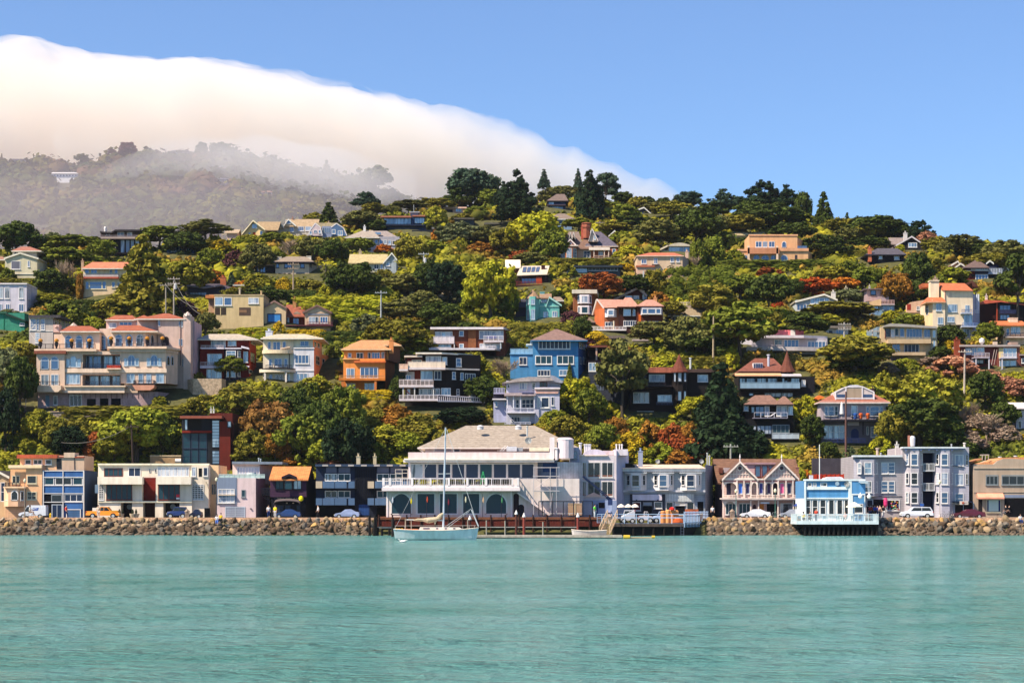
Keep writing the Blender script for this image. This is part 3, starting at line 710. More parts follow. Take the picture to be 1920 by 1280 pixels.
# ------------------------------------------------------------------ street row,left to right
DS = 303.0
h = H(VA,'cottage','pale tan cottage with grey roof at the far left end of the street',base=606,D=306,xm=10,dep=9)
h.wall(-90,290,68,606,'c4a98c:siding');h.gf(-100,75,292,-15,245,'4b4a4c:shingle',wall='c4a98c:siding',dep=9);h.win(5,335,40,480,1,2,'g','w');h.wall(0,480,70,606,'d9b48f',off=-1.0,dep=.9,name='porch_wall')

h = H(VA,'stucco_house','peach stucco house with round bay and red tiled top storey, by the blue modern house',base=606,D=DS,xm=170)
P = 'eab690'
h.wall(195,205,315,606,P);h.wall(78,205,196,372,P,off=.6);h.wall(40,515,196,606,'dcae8c',off=.15)
h.bay(30,195,372,516,'f3c4a4',off=.2,out=1.1);h.deck(22,192,366,378,'f6cfae',off=-1.2,dep=1.5,name='ledge');h.rail(36,150,335,366,'3b3438:metal',off=-1.0,n=4)
for a,b in ((90,150),(203,275)): h.win(a,284,b,346,2 if a == 90 else 1,1,'d','c',off=.6 if a == 90 else 0)
h.win(203,405,275,467,2,2,'d','c')
h.win(82,396,137,470,1,1,'d','w',off=-.9,arch=True);h.plane((30,.2),(76,-.9));h.win(48,400,70,468,1,1,'d','w');h.plane((149,-.9),(195,.2));h.win(152,400,178,470,1,1,'d','w');h.plane()
h.hole(62,520,188,606,off=.15,m='d3a888:siding',name='garage_door',proud=.04);h.bx('cornice',62,205,312,228,'f9d8b4',off=-.45,dep=.6);h.bx('cornice',70,228,306,236,'e8b894',off=-.3,dep=.45)
h.wall(150,140,424,245,'efbf9a',off=2.5,dep=7);h.flat(125,430,127,154,'d9694a:tile',off=1.9,dep=8);h.wall(424,135,632,245,'cfae98',off=2.2,dep=7)
h.wall(478,112,560,150,'d8bca8',off=2.0,dep=3);h.bx('coping',420,142,480,150,'b5523c:tile',off=2.0,dep=.5);h.bx('coping',560,142,632,152,'b5523c:tile',off=2.0,dep=.5)
for a,b in ((187,235),(250,318),(340,388)): h.win(a,163,b,202,1 if a != 250 else 2,1,'d','w',off=2.5)
h.door(425,157,460,233,'151a22',off=2.2);h.line(558,150,560,240,'4a4048',off=2.2)

h = H(VA,'modern_house','blue-panelled modern house with white frame and big windows',base=606,D=DS,xm=480,dep=10)
h.wall(322,247,632,606,'23406f:siding')
for y0,y1,mm in ((253,293,'3a67a8:siding'),(362,415,'3a67a8:siding')): h.bx('panel',332,y0,622,y1,mm,off=-.06,dep=.1)
h.bx('panel',485,487,620,538,'3f6cae:siding',off=-.06,dep=.1)
for a,b,g in ((334,407,'t'),(414,538,'d'),(547,621,'t')): h.win(a,300,b,356,1,1,g,'w',sill=False)
h.win(483,425,621,480,3,1,'g','w',sill=False);h.hole(335,425,468,606);h.win(388,500,468,606,2,1,'g','l',off=-.03,sill=False);h.win(385,428,466,484,1,1,'d','g',off=-.03,sill=False)
h.win(497,536,606,606,1,1,'3d5f8c:siding','w',name='garage_door',sill=False)
for x in (324,472,627): h.bx('frame_post',x-4,247,x+4,606,'e3dee4:paint',off=-.2,dep=.25)
for y in (249,296,358,419,483): h.bx('frame_beam',320,y-3,631,y+3,'e3dee4:paint',off=-.16,dep=.2)
h.hole(712,352,736,416,off=0,m='6f86a4',name='side_window')

h = H(VA,'apartment_house','cream modern twin apartment house with dark red centre panel and brown-framed windows',base=606,D=DS,xm=1150,dep=12)
c = 'eeded0'
h.wall(736,196,1120,300,c,off=1.6,dep=10);h.wall(1120,200,1565,300,c,off=1.6,dep=10);h.wall(733,296,1066,478,c);h.wall(1168,296,1440,478,c);h.wall(1436,206,1565,606,'ead8c8',off=.35,dep=11)
h.wall(1560,206,1640,606,'f0c8a0',off=2.2,dep=9);h.wall(733,478,905,606,c,off=.12);h.wall(990,478,1072,606,c,off=.2);h.wall(1163,478,1225,606,c,off=.2);h.wall(1346,478,1440,606,c,off=.12)
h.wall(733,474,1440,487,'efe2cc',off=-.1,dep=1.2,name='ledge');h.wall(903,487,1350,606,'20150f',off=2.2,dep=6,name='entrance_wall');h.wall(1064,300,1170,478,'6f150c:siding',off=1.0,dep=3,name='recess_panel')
h.wall(1072,487,1165,606,'3a120c:siding',off=2.0,dep=.1,name='entrance_panel')
h.bx('parapet',733,194,1130,206,'f3e8d6',off=1.2,dep=.5);h.bx('parapet',1118,194,1570,206,'f3e8d6',off=1.25,dep=.5)
h.bx('balcony',731,293,1068,350,'f2e6da',off=-1.3,dep=1.4);h.bx('balcony',1168,293,1432,350,'f2e6da',off=-1.3,dep=1.4)
h.win(781,229,921,293,4,1,'t','r',off=1.6);h.win(962,224,1056,293,2,1,'g','w',off=1.6);h.win(1117,234,1131,262,1,1,'d','w',off=1.6);h.win(1159,234,1173,262,1,1,'d','w',off=1.6)
h.win(1180,220,1420,293,8,1,'w','w',off=1.6);h.win(1437,220,1470,292,1,1,'w','w',off=.35);h.hole(1490,230,1514,292,off=.35);h.win(1524,222,1560,290,1,1,'b','w',off=.35)
h.win(797,350,992,468,5,1,'t','r');h.win(1186,350,1349,468,4,1,'t','r');h.win(740,352,778,468,2,7,'d','w');h.win(1440,350,1528,466,4,8,'d','w',off=.35)
h.bx('notice',1320,425,1348,446,'d8283c:paint',off=-.14,dep=.05);h.bx('notice',1320,448,1348,462,'e8e4e8:paint',off=-.14,dep=.05)
for x in (973,1298):
    b = MB();b.tube((h.X(x,2.2),h.D+2.05,h.Z(518)),(h.X(x,2.2),h.D+2.18,h.Z(518)),.42,n=14);b.build('porthole',M('8a97a8:metal'),h.root)
h.hole(1533,528,1575,606,off=.35);h.bar(1545,330,1580,420,'8a7a66:metal',off=.2,r=.04)
for x in (1596,1612): h.win(x-6,350,x+6,425,1,1,'d','g',off=2.2)

h = H(VA,'garden_wall','low tan brick terrace wall behind the flat roof of the cream apartments',cat='wall',base=196,D=322,xm=1240,dep=.6)
h.wall(1125,136,1356,215,'b08f6c:brick',foot=6);h.bx('coping',1123,132,1358,140,'cdb494',off=-.1,dep=.8)
h = H(VA,'water_tank','small white tank on the terrace wall beside the glass tower',cat='tank',base=188,D=321,xm=1337)
b = MB();b.tube((h.X(1315),321,h.Z(174)),(h.X(1358),321,h.Z(174)),.35,n=12);b.box(h.X(1320),h.X(1326),320.8,321.3,h.Z(188),h.Z(176));b.box(h.X(1347),h.X(1353),320.8,321.3,h.Z(188),h.Z(176));b.build('tank',M('e6e0e0:paint'),h.root)

h = H(VS,'tower_house','dark red timber tower house with tall glazed stair, rising behind the cream apartments',base=885,D=324,xm=386,dep=9)
h.wall(341,778,396,885,'1b1f28',off=.3);h.wall(395,784,414,885,'16181f',off=.1);h.wall(411.5,790,432,885,'641c0e:siding',off=-.1);h.wall(392,774,436,792,'5a1c10:siding',off=1)
h.wall(431,792,438,885,'3a120a:siding',off=.6)
h.flat(337,416,779,784,'8c4a38:paint',off=-1.4,dep=11);h.wall(341,807,397,811,'7a2010:siding',off=-.3,dep=.7,name='beam')
h.hole(349,786,378,806,off=.3,m='101010');h.win(346,786,352,806,1,1,'m','k',off=.28)
for x0,x1 in ((343,357),(358.5,372),(373.5,388)):
    for y0,y1 in ((812,840),(842,868)): h.win(x0,y0,x1,y1,1,4 if y0 == 812 else 2,'t','b',off=.3)
h.win(397,787,412,839,1,9,'m','k',off=.1,sill=False);h.win(397,844,412,870,1,4,'m','k',off=.1,sill=False);h.win(426,789,434,801,1,1,'m','k',off=-.1)
h.chim(394,767,397,774,'d8d4d0',off=2);h.chim(399,767,402,774,'d8d4d0',off=2)

h = H(VB,'modern_house','pinkish-white cubic house with blue-grey corner panel and glass garage door',base=1015,D=DS,xm=320,dep=13)
h.wall(128,652,478,1015,'dcc4cc');h.bx('panel',124,648,306,888,'7c88a4:paint',off=-.07,dep=.2);h.win(138,750,288,876,4,3,'w','w',off=-.07);h.bx('balcony_bar',134,800,290,806,'f4d8c0',off=-.5,dep=.4)
h.win(348,757,386,823,1,1,'t','g');h.win(204,910,383,1015,2,6,'8d93ac','l',name='garage_door',sill=False);h.bx('lamp',425,922,440,930,'30303a',off=-.2,dep=.2)
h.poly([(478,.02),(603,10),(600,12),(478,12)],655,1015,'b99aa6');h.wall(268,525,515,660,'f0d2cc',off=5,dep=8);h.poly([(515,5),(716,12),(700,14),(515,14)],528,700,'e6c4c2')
h.shape([(264,503),(718,506),(716,528),(264,526)],'7a8498:paint',off=4.4,dep=8,name='roof');h.win(308,553,514,622,8,1,'w','w',off=5)
h.rail(145,560,616,655,'b8ccd0:metal',off=.3,n=9,style='panel');b = MB();b.lathe((h.X(430),h.D+1.5,h.Z(655)),[(.6,0),(.8,.5),(.72,.9),(.7,.9)],14);b.build('hot_tub',M('cfd8dc:paint'),h.root)
for x,y in ((505,478),(522,485)): h.pipe(x,y,505,off=6)

h = H(VB,'shop','plum-brown shop with orange roof, arched dormer and yellow round lamp',cat='shop',base=1015,D=DS-.5,xm=770,dep=9)
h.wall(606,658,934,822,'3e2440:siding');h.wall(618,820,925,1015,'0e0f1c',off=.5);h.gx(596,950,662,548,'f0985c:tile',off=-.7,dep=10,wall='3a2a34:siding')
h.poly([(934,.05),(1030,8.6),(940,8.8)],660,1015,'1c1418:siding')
h.gf(712,842,640,777,612,'1a1620:shingle',wall='241826:siding',dep=3,trim='241826:siding',off=-.45);h.win(733,652,808,755,1,1,'t','k',off=-.5,arch=True)
h.win(655,672,730,755,2,1,'t','k');h.win(815,672,890,755,2,1,'m','k');h.bx('sign_board',645,824,880,846,'10142e:paint',off=.25,dep=.2)
for i,x in enumerate(range(672,866,9)):
    if i in (7,15,18): continue
    h.bx('lettering',x,831 if i % 3 else 829,x+5,838,'b8a890:paint',off=.19,dep=.05)
b = MB();N = 10
for i in range(N):
    a0,a1 = math.pi*i/N,math.pi*(i+1)/N;x0,x1 = 763-118*math.cos(a0),763-118*math.cos(a1);y0,y1 = 884-34*math.sin(a0)**.6,884-34*math.sin(a1)**.6
    X0,X1,Z0,Z1 = h.X(x0),h.X(x1),h.Z(y0),h.Z(y1);y = h.D
    b.add([(X0,y-.9,Z0),(X1,y-.9,Z1),(X1,y+.5,Z1+.3),(X0,y+.5,Z0+.3),(X0,y-.9,Z0-.12),(X1,y-.9,Z1-.12)],[(0,1,2,3),(4,5,1,0)],0)
b.build('awning',M('6c6064:paint'),h.root)
for a,c_ in ((668,728),(740,792),(845,880)): h.win(a,893,c_,990,2,2,'g','k',off=.5)
for x in (750,808): h.bx('lamp',x,872,x+14,880,'f0dcc0',off=.1,dep=.2)
h.deck(528,606,795,806,'161420',off=.5,dep=3);h.rail(528,606,740,795,'161420:metal',off=.5,n=3);h.bar(535,806,620,866,'161420:metal',off=.7,r=.07)
s_ = MB();s_.lathe((h.X(893),h.D-1.2,h.Z(862)),[(.05,0),(.3,.15),(.36,.4),(.3,.7),(.05,.85)],14);o = s_.build('hanging_lamp',M('f2ea10:paint'),h.root);h.bar(872,870,893,850,'c8b8a0:metal',off=.4,r=.03,off1=-1.2)

h = H(VB,'apartment_block','dark slate-blue apartment block with white-framed sliding windows and panelled balconies',cat='apartment block',base=1015,D=DS+1,xm=1330,dep=12)
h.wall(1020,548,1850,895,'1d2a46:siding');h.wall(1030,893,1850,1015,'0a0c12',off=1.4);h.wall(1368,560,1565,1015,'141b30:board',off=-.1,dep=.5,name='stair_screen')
for i in range(12): h.line(1380+i*16,575,1380+i*16,880,'0a0d18',off=-.1,w=.12)
h.flat(1012,1860,527,548,'31405c:paint',off=-.9,dep=13)
for i,x in enumerate(range(1018,1840,58)):
    if i % 2: h.bx('fascia_panel',x,530,x+54,546,'a9a2a4:paint',off=-.97,dep=.1)
for a,b_ in ((1110,1205),(1222,1328),(1570,1675),(1690,1790)): h.bx('panel',a,550,b_,602,'5b617e:paint',off=-.08,dep=.15)
for a,b_ in ((1100,1212),(1218,1330),(1568,1678),(1686,1800)):
    h.win(a,612,b_,680,2,1,'c' if a < 1200 else 't','w');h.win(a,766,b_,830,2,1,'t' if a > 1200 else 'd','w')
for y in (680,832):
    h.bx('balcony',1016,y+63,1370,y+70,'12141e',off=-1.4,dep=1.5);h.bx('balcony',1484,y+63,1850,y+70,'12141e',off=-1.4,dep=1.5)
    for j,x in enumerate((1018,1080,1190,1310,1484,1550,1660,1760)):
        h.bx('balcony_panel',x,y,x+(58 if j in (0,3,4) else 106),y+63,('c2b2a0' if (j in (0,4) and y == 680) else '4d678c')+':paint',off=-1.46,dep=.06)
h.hole(1405,890,1500,985,off=-.1,m='1b3f7e:board',name='gate');h.bx('notice',1512,918,1545,946,'c8ccd8:paint',off=1.3,dep=.06)
h.chim(1383,455,1418,525,'c9b9a0',off=3);h.chim(1534,455,1563,525,'d6c4a4',off=3)

h = H(VC,'restaurant','large pinkish-white waterfront restaurant with grey hipped roof, balcony and arched windows',cat='restaurant',base=970,D=293,xm=1000,dep=20)
w = 'e8d8d6'
h.wall(226,715,1436,972,w,off=0);h.poly([(1436,.4),(2080,.4),(2080,20),(1436,20)],598,972,'e2d2d4',name='wall')
h.wall(437,410,1680,598,w,off=3.5,dep=16);h.wall(1680,345,1870,720,'7f93b8',off=5,dep=14,name='service_wall');h.poly([(1868,.9),(2112,3.5),(2112,18),(1868,18)],436,950,'b8b8c6:board')
for a,b_,ar in ((270,475,1),(517,698,0),(732,914,0),(955,1130,0),(1175,1388,1)): h.win(a,734,b_,942,1,1,'t','w',fw=.16,arch=bool(ar),sill=not ar)
for x in (229,1420): h.bx('corner_pilaster',x,715,x+16,970,'efe2ec:paint',off=-.1,dep=.2)
h.bx('slab',183,686,1512,716,'efdde6:paint',off=-1.9,dep=5.5,);h.bx('slab',190,662,1505,686,'f2e4ec:paint',off=-1.6,dep=5.2)
h.rail(192,1500,596,662,'f0e2ec:paint',off=-1.5,n=15,thick=.06,dep=4)
for x in (200,262,474,650,826,1005,1185,1438,1490): h.bx('railing_post',x-11,590,x+11,664,'f2e6ee:paint',off=-1.66,dep=.35)
edges = [455,585,716,850,984,1117,1250,1386,1520,1650]
for i in range(9): h.win(edges[i]+3,455,edges[i+1]-3,597,1,1,'c' if i == 0 else ('t' if i == 5 else 'g'),'w',off=3.5,fw=.1,sill=False)
h.bx('cornice',388,418,1840,440,'f6e8ea:paint',off=2.1,dep=3);h.bx('cornice',395,404,1835,419,'fff0ea:paint',off=1.7,dep=3.5);h.bx('parapet',437,346,1845,405,'ddc9d0',off=3.2,dep=.5)
h.bx('canopy_post',440,440,456,600,'efdde6:paint',off=2.4,dep=.3)
h.wall(600,305,1900,350,'c9b6c4',off=8,dep=10);h.hole(690,316,850,336,off=8,m='8f8ca8',name='vent_strip');h.hole(880,318,930,338,off=8,m='39415c',name='vent');h.hole(940,322,1290,338,off=8,m='7a5a5c',name='vent_strip')
h.hip(525,2075,300,990,1652,90,'b8a89e:shingle',off=6.5,dep=18,fas='ead9d8:paint');h.bar(530,305,585,345,'e8d8d8',off=7.4,r=.12)
for x in (1130,1495): b = MB();b.lathe((h.X(x,11),h.D+11,py_z(780+122/5.12,h.D+11)-.1),[(.5,0),(.5,.3),(.55,.45),(.3,.65),(.03,.7)],12);b.build('roof_vent',M('cfcbd6:metal'),h.root)
h.pipe(1580,100,175,off=10,r=.12);h.bx('flue_box',1380,290,1480,335,'d8d4e2:metal',off=4.2,dep=1.5);h.bx('flue_box',1482,298,1540,335,'a8a8b4:metal',off=4.4,dep=1.2)
for x0 in (1320,1345): h.bar(x0,335,x0+50,285,'d8d0dc:metal',off=3.6,r=.05)
h.dish(1590,240,off=6,r=.5);h.bx('chimney_stack',1796,200,1842,408,'efdfe8:paint',off=3,dep=1.2);h.bx('awning_white',1600,300,1790,335,'f0dcc8:paint',off=3.6,dep=1)
b = MB();b.lathe((h.X(1945,4),h.D+4,h.Z(405,4)),[(1.25,0),(1.25,2.6),(1.3,2.8),(.9,3.1)],16);b.build('tank',M('e2cfdc:paint'),h.root)
b = MB();b.tube((h.X(1900,3.4),h.D+3.4,h.Z(398,3.4)),(h.X(1990,3.4),h.D+3.4,h.Z(398,3.4)),.35,n=12);b.build('tank',M('f2d8c8:paint'),h.root);h.pipe(1862,310,400,'e8dce6:paint',off=3.2,r=.25)
h.wall(1990,300,2080,440,'a9a8c4',off=5,dep=6);h.win(2015,335,2060,410,1,2,'b','g',off=5)
h.hole(1730,450,1870,535,off=4.9,m='2d4f8c',name='dark_pane');h.hole(1715,620,1870,720,off=4.9,m='0c1220',name='recess_shade');h.bx('pipe_rack',1740,652,1868,664,'6c86b0:metal',off=4.5,dep=.3)  # recess is a flat panel with its shade painted in
h.hole(1448,740,1500,970,off=.4,m='2a1c26',arch=True,name='arched_doorway');h.hole(1490,845,1550,970,off=.4,m='191a24',arch=True,name='arched_doorway')
b = MB();b.front([(h.X(1475),h.Z(735)),(h.X(1490),h.Z(732)),(h.X(1790),h.Z(925)),(h.X(1790),h.Z(955))],h.D-.5,h.D+.4);b.build('stair_wall',M('f0d9dc'),h.root)
# scaffold,lift and fittings standing on the restaurant
h2 = H(VD,'scaffold','steel scaffold tower standing against the right side of the restaurant',cat='scaffold',base=895,D=291.5,xm=300)
for x in (195,345,400):
    for o_ in (0,1.2): h2.bar(x,895,x,455 if o_ == 0 else 470,'b8b0ba:metal',off=o_,r=.045,name='upright')
for y in (462,540,672):
    h2.bar(190,y,430,y,'c8c0ca:metal',off=0,r=.045,name='ledger')
for x0,y0,x1,y1 in ((195,545,345,665),(345,545,195,665),(365,690,345,830)): h2.bar(x0,y0,x1,y1,'c8b4bc:metal',off=.02,r=.035)
h2.bx('platform',188,668,402,676,'b8a8a4:deck',off=0,dep=1.25);h2.bx('platform',188,536,402,543,'b8a8a4:deck',off=0.02,dep=1.2)
h2 = H(VC,'scaffold','small white scaffold frame on the left end of the restaurant balcony',cat='scaffold',base=598,D=294,xm=375)
for x in (315,380,432): h2.bar(x,660,x,508,'d8ccc4:metal',off=.3,r=.04,name='upright')
for y in (512,545,590): h2.bar(315,y,434,y,'d8ccc4:metal',off=.3,r=.035,name='ledger')
h2 = H(VC,'step_ladder','green folding step ladder standing on the restaurant balcony',cat='ladder',base=655,D=292.3,xm=1155)
for x0,x1,o_ in ((1153,1130,0),(1159,1180,0),(1153,1134,.6),(1159,1176,.6)): h2.bar(x0,530,x1,655,'2fa868:paint',off=.3,off1=o_,r=.05,name='rail')
for y in (560,590,620): h2.bar(1156-(y-530)*.2,y,1156+(y-530)*.17,y,'2fa868:paint',off=.2,r=.045,name='rung')

h = H(VD,'office_building','white three-storey building with big dark windows and round-topped parapet, right of the restaurant',cat='building',base=920,D=299,xm=780,dep=12)
h.wall(596,352,940,770,'ddcfda');h.poly([(940,.02),(1050,7),(1046,12),(940,12)],310,930,'b3b8da');h.wall(560,755,942,930,'93a4ce:paint',off=-.4);h.wall(925,296,1044,352,'e0d4e4',off=.6,dep=7)  # right side wall: its bluish shade is put into the colour
h.bx('cornice',596,346,862,356,'ffe4da:paint',off=-.3,dep=.4)
h.shape([(640,350)]+[(745-100*math.cos(math.pi*i/10),345-48*math.sin(math.pi*i/10)) for i in range(11)]+[(850,350)],'d5cbe6:paint',off=.5,dep=4,name='vault');h.bx('roof_box',820,310,935,350,'d8c4d2',off=3,dep=2)
for a,b_ in ((632,668),(680,796),(806,911)):
    for y0,y1 in ((413,552),(585,722)):
        h.win(a,y0,b_,y1,2,1,'d','w',fw=.09);
        h.bx('low_cabinet',a+6,y1-24,b_-6,y1-6,'8a6258',off=-.06,dep=.03)
for x in (615,657,672,688,702): h.pipe(x,245 if x < 640 else 258,348,'dcd8e6:paint',off=2,r=.14 if x > 640 else .2)
for x in (940,968,990): h.pipe(x,258,300,'e2dce6:paint',off=3,r=.1)
h.hole(780,776,834,826,off=-.4,m='10131c',name='window_opening');h.hole(886,768,900,925,off=-.4,m='a9b8dc:paint',name='pilaster');h.bx('planter',855,846,888,866,'b8c0f0:paint',off=-.8,dep=.4)
h.hole(760,790,772,900,off=-.42,m='1a3a80',name='drain');h.bx('pediment',662,712,800,724,'f0d0c8',off=-.2,dep=.3);h.shape([(670,712),(735,686),(798,712)],'ecc8c0',off=-.22,dep=.25,name='pediment')
h = H(VD,'crane_boom','dark blue lattice crane boom leaning across the white building',cat='crane',base=760,D=291.3,xm=885)
b = MB();A = Vector((h.X(636),291.3,h.Z(540)));B = Vector((h.X(882),291.3,h.Z(756)))
for dx,dy in ((0,0),(.35,0),(0,.4),(.35,.4)): b.tube(A+Vector((dx*.3,dy,0)),B+Vector((dx,dy,.25*dx)),.06)
for i in range(22):
    t = i/22;P0 = A.lerp(B,t);P1 = A.lerp(B,t+.045);b.tube(P0+Vector((0,.0,-.05)),P1+Vector((.2,0,.18)),.03);b.tube(P0+Vector((.2,0,.15)),P1,.03)
b.tube(A+Vector((0,.2,0)),A.lerp(B,.25)+Vector((0,.2,0)),.13);b.tube(A.lerp(B,.85)+Vector((.1,.2,0)),B+Vector((.1,.2,0)),.24)
b.build('boom',M('1d2a52:metal'),h.root);h.bx('base',866,750,905,800,'2a3866:metal',off=-.2,dep=1)

h = H(VD,'shop','grey shop building with three white bay windows and a white awning, behind the car pier',cat='shop',base=930,D=DS,xm=1360,dep=12)
g = 'a7acb8:siding'
h.wall(988,490,1738,700,g);h.poly([(1738,.02),(1808,7),(1800,12),(1738,12)],436,930,'8c93a6:siding');h.wall(988,698,1740,930,'9aa2b4:siding',off=.3)
h.bx('cornice',984,470,1742,496,'e9dfe2:paint',off=-.45,dep=.6);h.bx('cornice',980,461,1742,471,'f0d8d0:paint',off=-.65,dep=1)
b = MB()
for i in range(46): x = h.X(992+i*16.3);b.box(x,x+.12,h.D-.42,h.D-.2,h.Z(503),h.Z(496))
b.build('dentils',M('b8b4c2:paint'),h.root)
b = MB();z0,z1 = h.Z(462),py_z(780+434/4.8,h.D+9);b.add([(h.X(985),h.D,z0),(h.X(1735),h.D,z0),(h.X(1735),h.D+9,z1),(h.X(1090),h.D+9,z1),(h.X(985),h.D+4,z0+.1)],[(0,1,2,3,4)]);b.build('roof',M('e6c6b4:plaster'),h.root)
h.shape([(990,424),(1062,424),(1106,440),(1106,462),(990,462)],'15141a',off=1,dep=3,name='roof_house')
for x0,x1 in ((1020,1211),(1268,1457),(1514,1706)):
    h.bay(x0,x1,512,668,'e8e0e8:paint',off=0,out=.9);W_ = x1-x0;h.bx('bay_roof',x0-4,505,x1+4,513,'cdd0dc:paint',off=-.98,dep=1)
    h.win(x0+W_*.30,527,x0+W_*.66,632,1,2,'b' if x0 > 1100 else 'd','w',off=-.9,fw=.07);h.plane((x0,0),(x0+W_*.28,-.9));h.win(x0+W_*.07,530,x0+W_*.22,620,1,2,'d','w',fw=.05);h.plane((x1-W_*.28,-.9),(x1,0));h.win(x1-W_*.22,530,x1-W_*.07,620,1,2,'d','w',fw=.05);h.plane()
    h.bx('bay_panel',x0+W_*.30,642,x0+W_*.66,660,'b4bac8:paint',off=-.93,dep=.03)
h.bx('belt_course',985,664,1740,682,'d2cfdc:paint',off=-.2,dep=.3);h.shape([(1050,682),(1240,682),(1200,696),(1080,696)],'8e96ae',off=-.5,dep=.5,name='corbel')
h.wall(1062,694,1376,930,'20263c:paint',off=.1,dep=.5,name='shopfront');h.bx('awning',1084,702,1350,756,'ddd3e8:paint',off=-.3,dep=.3)
for x in (1122,1312): h.bx('lamp',x-6,748,x+6,760,'2a3050',off=-.6,dep=.3)
h.win(1085,770,1160,850,1,1,'5a2020','w',off=.08);h.win(1180,772,1258,800,1,1,'w','g',off=.08);h.win(1278,768,1352,830,1,1,'c','w',off=.08);h.hole(1180,800,1258,900,off=.09)
h.wall(1380,696,1640,766,'cfd2da:board',off=.05,dep=.5,name='siding_band')
for a,b_ in ((1384,1452),(1570,1640)): h.win(a,770,b_,850,1,1,'d','w',off=.28)
h.win(1465,768,1562,800,1,1,'e8d6c8','w',off=.28);h.hole(1470,800,1556,900,off=.29);h.hole(1670,768,1722,900,off=.3)
h.chim(1138,312,1177,432,'9aa6c8:paint',off=4);h.dish(1310,412,off=3);h.dish(1705,412,off=3);h.pipe(1757,335,430,off=6);h.pipe(1777,360,430,off=6,r=.12);h.pipe(1020,380,425,'5a2a24:paint',off=3,r=.15);h.bx('skylight',1365,436,1440,448,'f2dccc:paint',off=5,dep=2)

h = H(VE,'gabled_house','ornate pink and mauve double-gabled wooden house with posters in its upper windows',cat='house',base=808,D=DS,xm=560,dep=11)
pk = 'dcb8b4:siding';tr = 'f0ddd8:paint'
h.wall(188,408,912,606,pk,off=.9,dep=9);h.wall(190,604,900,808,'caa6a8:siding',off=.5);h.poly([(112,8),(190,.9),(190,9),(112,9)],440,808,'7a5a68:siding')
h.gx(128,972,452,212,'8a6452:shingle',off=2.2,dep=12,wall='8a4a3a:siding')
h.wall(425,262,712,400,'c9a4ac:siding',off=3.2,dep=4,name='dormer');h.bx('dormer_roof',418,248,718,266,'b08a94:paint',off=2.9,dep=5)
for a,b_ in ((507,566),(577,637),(646,706)): h.win(a,278,b_,395,1,1,'b','r',off=3.2)
for x0,x1,xa,ya,ye in ((176,540,358,234,414),(596,946,775,234,408)):
    h.gf(x0,x1,ye,xa,ya,'7e5c50:shingle',wall=pk,dep=6,off=0,th=.2,over=.5,trim=tr)
    for k in range(11):   # stick-work
        x = x0+30+(x1-x0-60)*k/10;t = 1-abs(x-xa)/(max(xa-x0,x1-xa));h.line(x,ye-8,x,ye-12-(ye-ya)*max(0,t)*.86,tr,w=.08)
    h.line(x0+60,ye-48,x1-60,ye-48,tr,w=.1);h.line(x0+10,ye-6,x1-10,ye-6,tr,w=.16)
    b = MB();b.tube((h.X(xa),h.D-.16,h.Z(305)),(h.X(xa),h.D-.02,h.Z(305)),.42,n=16);o = b.build('round_window',M(tr),h.root);b = MB();b.tube((h.X(xa),h.D-.2,h.Z(305)),(h.X(xa),h.D-.15,h.Z(305)),.29,n=16);b.build('pane',M('4a2430:paint'),o)
    b = MB();b.lathe((h.X(xa),h.D-.2,h.Z(238)),[(.1,0),(.07,.5),(.12,.6),(.02,1.15)],8);b.build('finial',M('efe4e8:paint'),h.root)
for k in range(12): x = 552+k*0;
h.bx('cornice',182,408,912,424,tr,off=-.15,dep=1);h.bx('frieze',188,432,910,444,'a06a70:paint',off=-.05,dep=.9)
cols = [190,330,400,470,532,608,683,742,820,890]
for x in cols: h.post(x,420,600,tr,off=-.08,w=.17,name='column')
for a,b_,m_ in ((225,268,'2a2440'),(690,735,'3a2a3c')): h.hole(a,456,b_,575,off=.9,m=m_,name='doorway')
for a,b_,m_ in ((343,386,'4a7ff0'),(415,457,'3a3868'),(550,592,'39408c'),(628,666,'4a3a70'),(757,803,'ee6aa8'),(832,875,'3a3c66')):
    h.win(a,456,b_,562,1,1,m_,'w',off=.3 if a not in (628,) else .9,fw=.07)
for a,b_ in ((335,395),(404,466),(538,604),(748,816),(824,886)): h.wall(a,446,b_,604,'e2c2c2:siding',off=.3,dep=.6,name='bay_wall')
def archway(hh,x0,x1,y0,y1,m,off):
    N = 8;pts = [(x0,y0),(x1,y0)]+[(x1,y1)]+[((x0+x1)/2+(x1-x0)/2*.92*math.cos(math.pi*i/N),y1-(y1-y0-6)*math.sin(math.pi*i/N)) for i in range(N+1)]+[(x0,y1)]
    b = MB();n = len(pts);P_ = [(hh.X(x,off),hh.Z(y,off)) for x,y in pts]
    for i in range(N):   # spandrel strips between the arch and the lintel
        a = P_[3+i];c_ = P_[4+i];b.front([(a[0],P_[0][1]),(c_[0],P_[0][1]),c_,a],hh.D+off,hh.D+off+.12)
    return b.build('arch',M(m),hh.root)
for x0,x1 in ((196,330),(476,532),(612,683),(683,742)): archway(h,x0,x1,444,500,tr,-.05)
h.rail(192,330,572,600,tr,off=-.1,n=3);h.rail(472,742,572,600,tr,off=-.1,n=5);h.rail(892,930,572,600,tr,off=-.1,n=1)
h.bx('cornice',166,602,952,616,tr,off=-.9,dep=1.6);h.bx('cornice',180,616,935,630,'e8cccc:paint',off=-.6,dep=1.2)
for x in (192,325,468,545,740,895): h.post(x,630,808,tr,off=-.4,w=.17,name='column')
archway(h,196,325,634,700,tr,-.35)
for a,b_,g_ in ((212,318,'t'),(345,465,'t'),(760,885,'c')): h.win(a,655,b_,772,3 if g_ == 't' else 1,1,g_,'w',off=.5)
